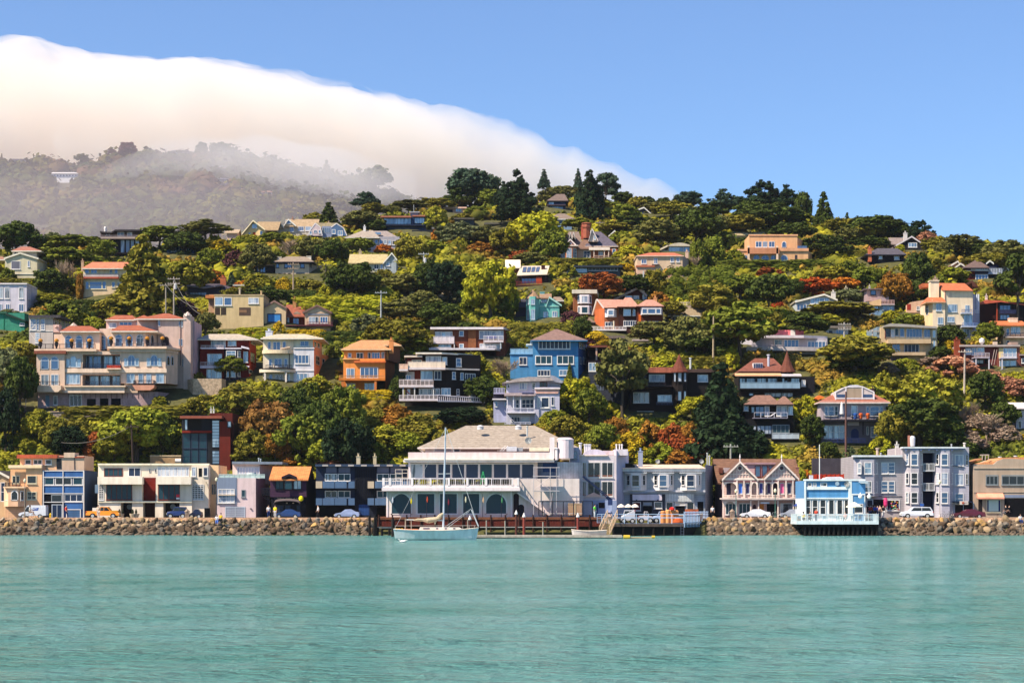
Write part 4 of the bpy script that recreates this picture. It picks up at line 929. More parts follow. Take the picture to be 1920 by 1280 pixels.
h.hole(488,668,520,740,off=.5,m='3a2030',arch=True,name='doorway');h.hole(556,662,598,725,off=.5,m='c07838',name='display');h.hole(628,662,730,808,off=.5);h.bx('hanging_sign',565,644,655,660,'c8d0e0:paint',off=-.5,dep=.08)
b = MB()
for q in ((796,668,850,676),(800,690,846,694),(806,704,812,760),(836,704,842,760),(815,700,832,716)): b.box(h.X(q[0]),h.X(q[2]),h.D+.36,h.D+.4,h.Z(q[3]),h.Z(q[1]))
b.build('window_lettering',M('1a1a24:paint'),h.root)
h.bx('roof_box',152,302,188,356,'6a3a30',off=4,dep=1.2);h.bx('roof_box',202,300,262,350,'b9aab4:metal',off=3.6,dep=1.2);h.chim(918,296,950,332,'a07068',off=5)

h = H(VE,'cafe','bright blue and white cafe built over the water on dark piles',cat='cafe',base=780,D=288.5,xm=1300,dep=9)
bl = '5492cc:paint';wt = 'e6eef8:paint'
h.wall(1003,430,1462,606,bl);h.wall(1003,604,1462,836,wt,off=.05);h.wall(1462,432,1616,836,'5894d0:paint',off=-.2,dep=8)
h.bx('parapet_cap',998,414,1616,432,wt,off=-.3,dep=.6);h.bx('trim_band',1003,490,1460,520,wt,off=-.18,dep=.2);h.bx('trim_band',1003,598,1465,612,wt,off=-.18,dep=.3)
for x in (1005,1446,1462): h.bx('corner_board',x,430,x+16,836,wt,off=-.26,dep=.3)
for a,b_ in ((1036,1076),(1088,1124),(1163,1230)): h.win(a,448,b_,490,1,1,'c','w',off=0,fw=.1)
for a,b_ in ((1016,1068),(1080,1140),(1157,1220),(1243,1304),(1326,1388),(1400,1446)): h.win(a,616,b_,772,1,2 if a < 1240 else 1,'d','w',off=.03,fw=.12)
b = MB();b.tube((h.X(1330),h.D-.25,h.Z(460)),(h.X(1330),h.D-.02,h.Z(460)),.3,n=14);b.build('emblem',M('9ab0c8:metal'),h.root)
h.bx('frame_board',1478,560,1612,574,wt,off=-.3,dep=.2);h.bx('frame_board',1478,574,1490,836,wt,off=-.28,dep=.2);h.bx('frame_board',1602,574,1614,836,wt,off=-.28,dep=.2);h.win(1500,660,1592,756,1,1,'d','w',off=-.2)
h.bx('shelf',1552,434,1645,446,'cfdcf0:paint',off=-.8,dep=.5);h.bx('shelf',1565,448,1640,456,'e8eef8:paint',off=-.75,dep=.4)
h.shape([(1200,414),(1215,402),(1250,392),(1360,390),(1385,398),(1400,414)],'f2e6ea:paint',off=1.5,dep=2.5,name='roof_light');h.wall(1060,375,1092,416,'d8c8d0',off=2,dep=1,name='stack')
for x,y in ((1553,583),(1640,585)): b = MB();b.lathe((h.X(x),h.D-.9,h.Z(y)),[(.05,-.4),(.28,-.25),(.3,0),(.12,.25),(.04,.5)],10);b.build('globe_lamp',M('eceef4:paint'),h.root)
h.dish(1428,472,off=-.2,r=.4)
h.bx('deck',928,836,1748,866,'dbe6f2:paint',off=-3.6,dep=6.5);h.rail(930,1745,762,838,'d4e2f0:paint',off=-3.5,n=16,style='bal',dep=6)
b = MB()
for x in range(1010,1740,48):
    for o_ in (-3,0,3,6): b.tube((h.X(x,o_),h.D+o_,-2.5),(h.X(x,o_),h.D+o_,h.Z(866)),.2,n=7)
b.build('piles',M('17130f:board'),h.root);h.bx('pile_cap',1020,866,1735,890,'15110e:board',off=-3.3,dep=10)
h.wall(1030,890,1730,985,'0b0908:board',off=1.5,dep=1,name='pile_shade_sheet')  # near-black sheet added for the shade under the deck

h = H(VE,'fence','red board fence along the terrace behind the blue cafe',cat='fence',base=412,D=312,xm=1260,dep=.1)
h.wall(1080,368,1450,440,'c23c20:board',foot=1,name='boards');[h.post(x,362,440,'a83018:paint',off=-.1,name='post') for x in range(1082,1450,45)]
h = H(VE,'retaining_wall','grey block retaining wall on the bank above the red fence',cat='wall',base=290,D=318,xm=1250,dep=1);h.wall(1085,206,1385,295,'4a4450:brick',foot=5)

h = H(VF,'apartment_house','grey two-storey apartment house with paired white windows above a souvenir shop',cat='apartment house',base=968,D=DS,xm=370,dep=12)
gr = 'a9a2ac:siding'
h.wall(118,310,632,968,gr);h.bay(118,380,340,735,'aaa6b6:siding',out=.9,cut=.22);h.bx('cornice',112,298,634,318,'dde0ea:paint',off=-1.1,dep=1.6);h.bx('frieze',118,318,632,330,'8f94a8:paint',off=-.15,dep=.2)
for y0,y1 in ((374,498),(573,696)):
    h.win(228,y0,308,y1,1,2,'b','w',off=-.9);h.plane((118,0),(176,-.9));h.win(160,y0+2,200,y1-4,1,2,'c','w');h.plane((322,-.9),(380,0));h.win(330,y0+4,366,y1,1,2,'9a8a84','w');h.plane()
    h.win(408,y0,480,y1,1,3,'b','w');h.win(482,y0,552,y1,1,3,'b','w')
h.line(380,735,628,735,'6a6470',w=.1);h.hole(252,768,444,905);h.bx('transom',252,765,325,840,'c2cadc:paint',off=-.1,dep=.2);h.bx('pane',262,775,315,836,'1a2238',off=-.13,dep=.1)
h.win(464,768,604,886,1,1,'241a2e','w',fw=.14)
for i in range(26): x = R.uniform(480,585);y = R.uniform(782,870);b = MB();e = h.eps();b.box(h.X(x),h.X(x+R.uniform(8,18)),h.D-.10-e*2,h.D-.02,h.Z(y+R.uniform(6,12)),h.Z(y));b.build('souvenir',M(R.choice(['e0c020','c82828','e8e0d8','2858b0','d87890','40a060'])+':paint'),h.root)
b = MB();b.lathe((h.X(450),h.D-.4,h.Z(855)),[(.04,0),(.3,.4),(.33,1.0),(.2,1.5)],10);b.build('hanging_shirts',M('d8387a:paint'),h.root)
h.chim(560,183,594,286,'d8d4d4',off=5);h.pipe(368,232,298,'c8b0a4:paint',off=4,r=.2);h.pipe(404,282,298,off=3)
h = H(VF,'apartment_house','taller lavender-grey apartment house with bay windows and stacked central balconies',cat='apartment house',base=968,D=DS,xm=980,dep=12)
g2 = 'b6b2c6:siding'
h.wall(630,215,850,968,'b4aab4:siding');h.wall(975,215,1338,968,g2);h.wall(848,215,978,275,g2);h.wall(848,268,978,968,'151a3c:siding',off=1.6,dep=8,name='recess_wall')
h.bx('cornice',634,210,1306,226,'dfe4ee:paint',off=-1.2,dep=2);h.bx('frieze',655,226,1300,240,'7f8ab0:paint',off=-.98,dep=1)
for x in (672,752,832,915,998,1078,1160): h.bx('bracket',x-8,236,x+8,252,'5f6f9c:paint',off=-1.12,dep=.3)
h.bay(655,848,240,968,'b9b2c0:siding',out=1.0,cut=.28);h.bay(978,1172,240,968,g2,out=1.0,cut=.28)
for k,(y0,y1) in enumerate(((283,408),(484,612),(690,810))):
    h.win(722,y0,796,y1,1,2,'b' if k == 0 else 'd','w',off=-1.0);h.win(1042,y0,1116,y1,1,2,'w' if k == 1 else 'b','w',off=-1.0)
    for A_,B_,a,b_,g_ in (((655,0),(709,-1.0),670,704,'w' if k == 0 else 'c'),((794,-1.0),(848,0),812,843,'d'),((978,0),(1032,-1.0),990,1022,'w' if k == 1 else 'd'),((1118,-1.0),(1172,0),1132,1165,'w' if k == 1 else 'd')):
        h.plane(A_,B_);h.win(a,y0,b_,y1-6,1,2,g_,'w');h.plane()
    h.win(1186,y0+12,1281,y1+6,1,1 if k < 2 else 2,'w' if k < 2 else 'b','w');
    if k < 2: h.win(1302,y0+10,1328,y1,1,2,'d','w')
for y in (386,594): h.bx('balcony_floor',850,y+76,976,y+84,'c8c8d4:paint',off=-.3,dep=2);h.rail(852,974,y,y+76,'dcdce6:paint',off=-.2,n=2)
h.bar(1155,408,1265,420,'23305c:metal',off=-.2,r=.06);h.wall(1172,785,1384,800,'16203a:paint',off=-.9,dep=1,name='canopy');h.hole(1190,818,1385,945,off=.0,m='140f16')
for x in (1178,1278,1384): h.bx('shop_frame',x-4,800,x+4,950,'b8c4d8:paint',off=-.15,dep=.2)
h.bx('shop_sign',1240,784,1330,822,'d8ccc8:paint',off=-1.05,dep=.12)
b = MB();b.tube((h.X(1258),h.D-1.1,h.Z(803)),(h.X(1258),h.D-1.04,h.Z(803)),.18,n=12);b.build('sign_emblem',M('b85a40:paint'),h.root)
for x in (1275,1288,1300,1312): h.bx('lettering',x,797,x+8,808,'8a6a6a:paint',off=-1.08,dep=.04)
h.bx('planter_box',820,812,862,838,'3a6ac8:paint',off=-.9,dep=.6);h.pipe(1290,175,210,'e0d8d8:paint',off=3,r=.16);h.pipe(1152,190,210,off=3)
h.bx('vent_box',695,90,712,208,'b07868:paint',off=6,dep=.5);h.bx('vent_arm',712,94,752,104,'a87868:paint',off=6,dep=.3);b = MB();b.lathe((h.X(740,6),h.D+6,h.Z(205,6)),[(.35,0),(.4,.8),(.42,1.3),(.25,1.6)],10);b.build('tank',M('d8d8e0:paint'),h.root)
h = H(VF,'commercial_building','tan commercial building with curved parapet, salmon awning and dark garage',cat='building',base=968,D=DS,xm=1650,dep=12)
t = 'b59f90'
h.shape([(1386,395),(1600,395),(1640,360),(1700,338),(1800,334),(1990,350),(1990,968),(1386,968)],t,dep=12,name='wall');h.bx('ledge',1386,430,1990,440,'c8b2a2',off=-.12,dep=.15);h.bx('ledge',1386,684,1990,692,'c6b0a0',off=-.1,dep=.13)
h.shape([(1420,395),(1600,395),(1640,360),(1700,338),(1800,334),(1990,350),(1990,318),(1800,322),(1690,325),(1600,370),(1500,372)],'f0a878:tile',off=.6,dep=8,name='roof')
h.win(1514,508,1646,614,3,1,'d','g');h.win(1682,508,1925,614,3,1,'d','g');h.bx('blind',1517,508,1643,524,'b0aca8',off=-.05,dep=.03);h.bx('blind',1686,508,1920,524,'b0aca8',off=-.05,dep=.03)
h.awn(1420,1696,698,762,'f2a48c:paint',out=1.0);h.win(1522,766,1676,904,1,1,'23306a','c');h.bx('poster',1546,770,1650,892,'c4dcdc:paint',off=-.1,dep=.05);h.hole(1436,768,1478,950,m='1c1418');h.hole(1712,756,1925,952);h.bx('glass_band',1715,718,1925,748,'7f8aa8:paint',off=-.05,dep=.06)
h.bx('roof_frame',1475,290,1550,300,'b8b0b0:metal',off=3,dep=1.4);[h.bx('roof_frame',x,298,x+8,350,'b8b0b0:metal',off=3,dep=.2) for x in (1476,1508,1540)]
h.shape([(1340,372),(1480,330),(1480,348),(1345,388)],'c89068:tile',off=4,dep=5,name='side_roof');h.bar(1342,385,1345,680,'f0b890:paint',off=2,r=.09);h.pipe(1830,312,340,off=3,r=.2);h.pipe(1665,322,345,off=3,r=.2)

# ------------------------------------------------------------------ houses on the slope
# --- left: the big mansion
h = H(VG,'mansion','huge pinkish-beige mansion with rows of arched windows, terraces and terracotta roofs',base=970,xm=850,dep=14)
w = 'dcbfb0';sl = 'e8cebe'
h.poly([(340,.6),(1420,.6),(1560,6),(1560,14),(340,14)],835,975,'b79aa2:brick',foot=3)
h.wall(328,478,582,845,w,off=-.5,dep=13);h.wall(580,478,742,845,w);h.poly([(1085,0),(1490,0),(1598,4),(1598,14),(1085,14)],465,760,w)
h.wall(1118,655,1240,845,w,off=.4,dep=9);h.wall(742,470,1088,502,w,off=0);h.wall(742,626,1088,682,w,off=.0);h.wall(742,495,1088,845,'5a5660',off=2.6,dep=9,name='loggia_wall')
h.wall(580,784,1120,845,sl,off=-1.0,dep=3.6,name='terrace');h.bx('terrace_edge',575,780,1130,792,'f3d6c0',off=-1.3,dep=2);h.shape([(290,780),(548,780),(548,815),(520,838),(345,838)],sl,off=-1.9,dep=2,name='balcony')
h.bx('belt',582,628,1500,664,sl,off=-.25,dep=.3);h.shape([(1190,776),(1390,776),(1385,800),(1350,822),(1220,822)],'d89a84',off=-1.5,dep=2.5,name='balcony');h.rail(1203,1383,732,776,'23202c:metal',off=-1.4,n=4,dep=1.4)
h.rail(742,1085,742,783,'1c2236:metal',off=-.2,n=6);h.rail(742,1085,584,628,'1c2236:metal',off=-.1,n=6);h.rail(305,540,742,780,'3a3038:metal',off=-1.7,n=4)
h.bx('roof_strip',306,466,592,494,'a05a48:tile',off=-1.0,dep=1.2);h.bx('terrace_edge',308,450,868,470,'f0cdb8',off=-.9,dep=4.5);h.wall(310,458,868,482,w,off=-.45,dep=4)
h.poly([(965,-1.0),(1500,-1.0),(1620,3.8),(1620,9),(965,9)],432,452,'efcbb6',name='terrace_edge');h.poly([(985,-.5),(1490,-.5),(1606,4),(1606,9),(985,9)],450,480,w)
for a,b in ((368,440),(457,528)): h.win(a,520,b,634,1,2,'b','l',off=-.5,arch=True);h.win(a,680,b,778,2,1,'m','w',off=-.5)
h.win(594,540,630,614,1,1,'m','l');h.win(690,540,728,614,1,1,'m','l');h.win(630,515,690,616,1,1,'m','l',arch=True);h.win(592,678,722,764,4,1,'m','l')
for c_ in (1183,1387): h.win(c_-66,534,c_-34,602,1,1,'m','l');h.win(c_+34,534,c_+66,602,1,1,'m','l');h.win(c_-34,506,c_+34,604,2,1,'b','l',arch=True)
h.plane((1490,0),(1598,4));h.win(1500,515,1526,600,1,1,'d','l',arch=True);h.win(1540,515,1560,600,1,1,'d','l',arch=True);h.plane()
for a,b in ((1140,1212),(1245,1290),(1315,1362),(1403,1476)): h.win(a,675,b,756,2 if b-a > 50 else 1,1,'m','l',off=.0)
for a,b in ((775,835),(840,910),(935,1015),(1035,1085)): h.win(a,510,b,626,2,1,'b','l',off=2.6)
for a,b in ((808,890),(905,990),(1012,1082)): h.win(a,684,b,782,2,1,'m','l',off=2.6)
h.bx('hot_tub',960,596,1083,630,'a8382a:board',off=-.9,dep=1.6);h.bx('hot_tub_rim',955,622,1088,634,'e6c8b8',off=-1.1,dep=2)
h.win(480,870,518,955,1,1,'d','w',off=.6);h.win(626,865,738,966,3,1,'d','w',off=.6);h.hole(783,900,862,968,off=.6);h.hole(900,896,975,968,off=.6);h.hole(1000,896,1086,968,off=.6);h.hole(410,870,445,968,off=.6,m='6e8aa8',name='glass_block')
for x in range(620,1400,48): h.line(x,850,x,895,'7c626e',off=.6,w=.1)
for x,y0 in ((360,560),(742,470),(1085,470)): h.line(x,y0,x,640,'e8cab8',off=-.5 if x == 360 else 0,w=.1)
h.wall(548,290,898,458,w,off=2.8,dep=9);h.wall(485,318,560,458,w,off=4,dep=7);h.wall(895,268,1010,458,w,off=4.5,dep=7);h.wall(1000,285,1310,458,w,off=2.4,dep=9);h.poly([(1308,2.4),(1412,7),(1412,12),(1308,12)],285,458,w)
h.hip(538,902,292,620,815,245,'b8684c:tile',off=2,dep=10);h.hip(992,1420,290,1080,1250,238,'b8684c:tile',off=1.6,dep=11)
for a,b in ((583,652),(680,745),(773,842)): h.win(a,328,b,444,1,2,'b','l',off=2.8,arch=True)
for a,b in ((890,955),(965,1020)): h.win(a,332,b,458,1,2,'b','l',off=4.5,arch=True)
for a,b in ((1036,1102),(1130,1196),(1226,1292)): h.win(a,320,b,430,1,2,'b','l',off=2.4,arch=True)
h.plane((1308,2.4),(1412,7));h.win(1320,325,1344,425,1,1,'d','l',arch=True);h.win(1357,325,1382,425,1,1,'d','l',arch=True);h.plane()
h.rail(345,860,405,452,'3a3440:metal',off=-.6,n=8,style='bars');h.rail(970,1490,398,432,'3a3440:metal',off=-.7,n=8,style='bars')
h.wall(955,182,1235,300,'d8b4b0',off=10,dep=7);h.wall(1235,178,1420,470,'cfb2ac',off=8,dep=9);h.wall(1418,178,1660,620,'ccb0aa',off=7,dep=10,foot=4);h.wall(1650,150,1716,560,'d0b4ae',off=6.6,dep=4,name='chimney_tower',foot=6);h.wall(1714,200,1752,420,'c0a0ae',off=9,dep=8,foot=5)
h.hip(945,1235,188,1040,1190,148,'b8684c:tile',off=9.4,dep=8);h.hip(1225,1670,180,1470,1520,132,'b8684c:tile',off=6.5,dep=11);h.hip(1205,1380,182,1290,1300,148,'b8684c:tile',off=9.2,dep=7)
h.cone(1642,1724,150,112,'cbb6b4',off=6.2,n=4,flare=False);h.wall(1655,132,1705,152,'e6d6d0',off=6.5,dep=1.5,name='chimney_cap')
for a,b,y0,y1,o_ in ((980,1050,215,262,10),(1075,1190,208,248,10),(1228,1250,210,245,10),(1424,1442,196,248,7),(1610,1622,204,250,7),(1630,1646,204,258,7),(1608,1620,360,420,7),(1628,1644,360,425,7),(1640,1652,540,612,7)): h.win(a,y0,b,y1,3 if b-a > 80 else 1,1,'b','w',off=o_)
h.hole(1470,340,1520,420,off=7,arch=True,m='2a2028');h.line(1415,180,1415,450,'5a4650',off=6.95,w=.1);h.line(1625,180,1625,600,'5a4650',off=6.95,w=.1)
h.wall(478,232,532,300,'c8a8a4',off=9,dep=2,name='chimney');h.cone(470,540,250,228,'b89890',off=8.7,n=4,flare=False);h.cone(620,690,240,212,'c8b0a8',off=10,n=4,flare=False);h.wall(632,236,680,262,'d8c0b4',off=10,dep=2,name='chimney')
for x in (368,512,648,808,1003,1166,1328,1466):
    b = MB();z = h.Z(452 if x < 900 else 432);b.lathe((h.X(x),h.D-.3,z),[(.16,0),(.12,.15),(.32,.7),(.36,1.1),(.3,1.12)],9);o = b.build('urn',M('20181c'),h.root)
    b = MB();b.lathe((h.X(x),h.D-.3,z+1.1),[(.15,0),(.42,.25),(.35,.55),(.1,.7)],8);b.build('flowers',M('d89030:shingle'),o)
h = H(VR,'staircase','white wooden stairs climbing the left side of the mansion',cat='staircase',base=320,xm=190)
for dy in (0,22): h.bar(90,250-dy,152,190-dy,'c8b8b0:paint',off=0,r=.07,name='rail');h.bar(152,236-dy*1.8,245,236-dy*1.8,'c8b8b0:paint',off=0,r=.07,name='rail');h.bar(245,215-dy,332,75-dy,'d8b49c:paint',off=0,r=.09,name='rail')
for x,y0,y1 in ((152,190,320),(245,185,320),(200,190,240),(325,0,75),(275,70,110)): h.bar(x,y0,x,y1,'b8a8a8:paint',off=.1,r=.07,name='post')
for i in range(8): h.bx('step',95+i*8,246-i*8,105+i*8,250-i*8,'a89a98:paint',off=.1,dep=1.2);h.bx('step',248+i*10,212-i*17,260+i*10,216-i*17,'b89a8a:paint',off=.1,dep=1.2)
h.bx('landing',150,232,247,240,'a09090:paint',off=.1,dep=1.4)
h = H(VR,'cottage','small grey cottage with dark gabled roof below the white stairs at the far left',cat='house',base=460,xm=30)
h.wall(-120,280,125,460,'8c8276:siding',foot=2);h.gf(-110,165,340,40,240,'5a5c6c:shingle',wall='8c8276:siding',dep=8,trim='6a7088:paint');h.win(52,352,112,410,2,1,'b','w')
h = H(VG,'lattice_house','narrow grey-white house with lattice windows and diagonal bracing beside the mansion',cat='house',base=480,xm=380,dep=9)
h.wall(262,172,478,480,'c4b6b4:siding',foot=5);h.poly([(478,0),(625,9),(610,9.5),(478,9.5)],178,480,'9c9096:siding',foot=4);h.flat(255,545,146,170,'55505a:shingle',off=-.6,dep=9);h.bx('eave',258,168,480,176,'ded6d6:paint',off=-.4,dep=.6)
h.win(272,182,325,282,3,4,'b','w');h.win(330,182,352,282,1,4,'b','w');h.win(368,182,404,282,2,4,'b','w');h.win(316,305,358,400,3,4,'b','w')
h.line(265,290,355,190,'dcd4d4:paint');h.line(262,290,478,290,'dcd4d4:paint',w=.16);h.line(264,300,350,415,'dcd4d4:paint',w=.1);h.plane((478,0),(625,9));[h.win(490+i*32,190,512+i*32,262,1,4,'g','w') for i in range(4)];h.plane()

# --- upper left
h = H(VL,'green_house','bright turquoise-green clad cabin at the left edge',cat='house',base=1060,xm=80,dep=7)
h.wall(-60,895,220,1062,'3a8c78:board',foot=3);h.flat(-70,60,885,897,'3a6a58:paint');h.shape([(50,897),(62,897),(228,962),(226,975),(50,915)],'26443c:shingle',off=-.6,dep=7,name='roof');h.win(178,985,222,1010,2,1,'b','w');h.wall(-60,1058,150,1110,'a08838',off=-.8,dep=4);h.line(36,900,36,1060,'17805e')
h = H(VL,'house','white modern house with tall windows and dark blue side wall at the left edge',base=900,xm=120,dep=9)
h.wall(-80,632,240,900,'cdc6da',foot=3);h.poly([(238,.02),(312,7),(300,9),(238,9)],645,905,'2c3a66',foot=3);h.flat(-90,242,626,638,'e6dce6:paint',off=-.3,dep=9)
for a,b in ((-10,30),(42,86),(170,212)): h.win(a,665,b,768,2,1,'c','w')
for a,b in ((-20,20),(50,90),(168,214)): h.win(a,815,b,885,2,1,'b','w')
h.plane((238,0),(312,7));h.win(254,705,275,775,1,1,'m','w');h.win(250,840,272,905,1,1,'m','w');h.plane()
h = H(VL,'house','pale cream gabled house with low rear tower near the top left',base=610,xm=190,dep=9)
h.wall(45,395,335,542,'cfc4ac',foot=1);h.gf(38,350,402,185,352,'d8ccb8:shingle',wall='cfc4ac',dep=8,trim='e0d8cc:paint');h.poly([(335,.1),(382,7),(370,9),(335,9)],415,545,'7c7a70');h.wall(200,540,325,612,'e0b890',off=.6,foot=3);h.wall(0,545,202,612,'caa890',off=1,foot=3)
h.wall(112,330,330,400,'b8b4b0',off=5,dep=5);h.hip(100,372,336,190,270,300,'b87868:tile',off=4,dep=7);h.hip(-40,60,415,-20,20,388,'b08070:tile',off=3,dep=6);h.win(100,428,184,504,1,1,'6a6a7c','w');h.win(248,425,270,482,1,1,'b','w');h.win(125,345,170,372,2,1,'g','w',off=5)
h.bar(-10,545,330,545,'e8e0d4:paint',off=-.1,r=.08,name='ledge')
h = H(VL,'house','cream house with orange tile roof and red brick base, partly behind the layered conifer',base=770,xm=900,dep=10)
h.wall(748,495,1200,730,'d8bc9c',foot=1);h.wall(752,725,950,772,'8a4038:brick',off=.4,foot=3);h.hip(735,1230,494,830,1150,438,'dd8a6a:tile',off=-.8,dep=12);h.bx('roof_strip',742,570,1065,586,'c8604a:tile',off=-.7,dep=.8);h.bx('ledge',750,545,1065,570,'b8b0b4',off=-.3,dep=.4)
for a,b,n_ in ((762,805,1),(816,876,2),(985,1015,1),(1030,1062,1)): h.win(a,502,b,542,n_,1,'b','c')
h.win(768,612,802,684,1,1,'b','c');h.win(804,612,918,682,1,2,'b','c');h.win(920,612,956,682,1,1,'b','c');h.win(1005,615,1038,668,1,1,'b','c');h.win(1052,620,1105,662,2,1,'b','c');h.win(808,735,838,768,1,1,'m','k',off=.4);h.win(886,738,920,768,1,1,'m','k',off=.4)
h.chim(730,425,752,495,'b89880',off=2)
h = H(VL,'house','black modern hilltop house on stilts with tall white window panels',base=390,xm=1080,dep=10)
h.wall(1040,235,1262,358,'14121c:board',foot=0);h.wall(905,170,1262,222,'4c3c40:siding',off=.6);h.flat(1030,1260,144,158,'3a3236:paint',off=-1);h.shape([(898,172),(1000,180),(1035,158),(1035,146),(995,168),(898,160)],'3a3236:paint',off=-1,dep=10,name='roof');h.deck(905,1280,212,228,'a89490:paint',off=-1.6,dep=2)
h.win(1056,168,1118,206,2,1,'b','w',off=.6);h.win(1145,170,1190,214,1,1,'w','w',off=.6);h.win(950,178,992,208,2,1,'c','k',off=.6);h.rail(905,1275,196,214,'8c7c80:metal',off=-1.5,n=8,style='bars')
for a,b in ((1084,1124),(1130,1170),(1174,1210),(1216,1255)): h.win(a,236,b,356,1,1,'w','k')
h.deck(990,1265,354,362,'1c161c',off=-1.4,dep=1.5);[h.bar(x,360,x+(20 if x < 1150 else -20),450,'2a2024:paint',off=-.5,r=.12,name='stilt') for x in (1040,1100,1190)];b = MB();b.lathe((h.X(925),h.D+3,h.Z(165,3)),[(.3,0),(.35,.9),(.2,1.2)],8);b.build('roof_vent',M('e0d8dc:metal'),h.root)
h = H(VL,'house','blue-grey house half hidden in the dark trees right of the black hilltop house',base=390,xm=1620,dep=8)
h.wall(1500,270,1740,392,'35507a:siding',foot=3);h.gx(1485,1755,275,235,'3a3c4c:shingle',dep=9);[h.win(x,290,x+45,345,2,1,'b','l') for x in (1540,1610,1675)]
h = H(VL,'house','dark low house with white roof edge behind the utility poles',base=745,xm=1810,dep=9)
h.wall(1700,668,1990,750,'1c2436:siding',foot=4);h.shape([(1680,640),(1830,662),(2000,640),(2000,652),(1830,676),(1680,655)],'706a78:paint',off=-1,dep=9,name='roof');h.win(1705,708,1860,745,6,1,'m','k',off=-.1)
h.wall(1880,730,1990,840,'c8a48c',off=-2,dep=4);h.flat(1848,1990,738,756,'d08858:tile',off=-2.6,dep=5)

# --- second row,left centre
h = H(VH,'red_house','dark red three-storey house with white windows and low hipped roof',cat='house',base=660,xm=370,dep=9)
rd = '7c1e18:siding'
h.wall(152,330,556,665,rd,foot=4);h.poly([(556,0),(612,8),(600,10),(556,10)],330,665,'c2441c:siding',foot=4);h.hip(118,628,330,230,470,288,'cfc0b4:shingle',off=-1.2,dep=12,fas='e6dcd8:paint')  # right side wall brighter: the light on it is put into the colour
h.bay(350,488,408,660,'2a1a3c:siding',off=0,out=1.0,cut=.22,foot=2);h.bx('trim_band',350,400,492,410,'e6dcf0:paint',off=-1.1,dep=1.2)
h.win(243,336,364,406,3,1,'w','w');h.win(380,328,450,386,2,1,'m','w');h.win(212,450,334,540,3,1,'m','w');h.win(205,574,332,652,3,1,'m','w');h.win(366,424,446,478,1,2,'m','w',off=-1.0);h.win(368,560,446,640,2,1,'m','w',off=-1.0)
h.plane((457,-1),(488,0));h.win(460,424,484,478,1,1,'m','w');h.win(460,560,482,636,1,1,'m','w');h.plane()
h.shape([(152,400),(160,410),(350,410),(350,402)],'e6dcf0:paint',off=-1.3,dep=1.4,name='balcony');h.rail(160,345,380,404,'c8b8c0:metal',off=-1.2,n=5,style='bars');h.shape([(490,384),(552,400),(552,414),(490,400)],'e6dcf0:paint',off=-1,dep=1.2,name='balcony')
h.deck(152,350,548,568,'dcd4ec:paint',off=-1.3,dep=1.4);h.rail(156,348,516,548,'c8b8c0:metal',off=-1.2,n=5,style='bars');h.plane((556,0),(612,8));h.win(568,328,604,374,2,1,'c','c');h.win(566,444,596,516,1,2,'m','c');h.win(552,580,582,612,1,1,'b','c');h.plane();h.win(508,430,546,520,2,1,'m','w')
h.bx('belt',488,548,556,560,'e6dcf0:paint',off=-.2,dep=.3)
h = H(VH,'white_house','white and peach three-storey house with curved balconies between the red and the orange house',cat='house',base=675,xm=860,dep=10)
h.wall(918,402,1085,700,'d4d2e2',off=-.3,foot=2);h.wall(668,310,920,680,'ecdac8',foot=2);h.wall(918,310,1078,404,'f2e2d0',off=.2);h.poly([(1085,-.3),(1152,9),(1150,11),(1085,11)],404,690,'f0a070',foot=4);h.poly([(1078,.2),(1150,8),(1078,9)],310,404,'f2b080');h.poly([(1150,9),(1296,16),(1296,18),(1150,18)],425,640,'ee9450',foot=5)
h.hip(648,1160,322,780,1010,288,'dccdb8:shingle',off=-1.1,dep=12,fas='e8e0dc:paint');h.bx('belt',918,398,1088,408,'ece6f0:paint',off=-.45,dep=.4);h.bx('belt',918,580,1086,590,'ece6f0:paint',off=-.42,dep=.4)
h.win(706,350,736,412,1,1,'b','w');h.win(748,350,812,420,2,1,'b','w');h.win(826,348,858,405,1,1,'b','w');h.win(972,344,1044,390,2,1,'b','w',off=.2);h.win(928,458,1044,532,4,1,'b','w',off=-.3);h.win(938,608,1034,668,3,1,'m','w',off=-.3)
h.win(714,490,744,552,1,1,'b','w');h.win(760,488,824,556,2,1,'b','w');h.win(840,488,870,552,1,1,'b','w');h.win(716,616,748,668,1,1,'b','w');h.win(766,616,832,672,2,1,'b','w');h.win(860,612,888,668,1,1,'b','w')
def curved(hh,x0,x1,y0,y1,m,off,out,name='balcony'):
    N = 12;X0,X1 = hh.X(x0,off),hh.X(x1,off);pl = [(X0+(X1-X0)*i/N,hh.D+off-out*math.sin(math.pi*i/N)**.6) for i in range(N+1)];b = MB();b.prism([(X0,hh.D+off+.2)]+pl+[(X1,hh.D+off+.2)],hh.Z(y1),hh.Z(y0));return b.build(name,M(m),hh.root)
curved(h,662,918,422,450,'e6d0b4',-.1,1.4);curved(h,638,942,578,604,'e2d4c4',-.1,1.9);curved(h,640,940,572,580,'3a2c2c',-.12,2.0,'balcony_edge');h.rail(690,905,540,572,'2a242c:metal',off=-1.5,n=6,style='bars');h.post(684,604,680,'e8dcd8:paint',off=-1.2,w=.3,name='column');h.post(855,604,680,'e8dcd8:paint',off=-1.6,w=.3,name='column');h.line(885,430,885,575,'3a2c34',off=-.05)
h.plane((1085,-.3),(1152,9));h.win(1100,468,1130,540,2,2,'d','c');h.plane();h.plane((1078,.2),(1150,8));h.win(1088,352,1102,392,1,1,'b','w');h.win(1114,360,1130,400,1,1,'b','w');h.plane((1150,9),(1296,16));h.win(1150,490,1172,555,1,2,'d','c');h.hole(1230,470,1238,492);h.hole(1264,478,1270,500);h.plane()
h.chim(690,262,745,305,'ccd0e8:paint',off=4);h.bar(812,412,890,400,'b8a090:paint',off=-1,r=.2,name='lounger')
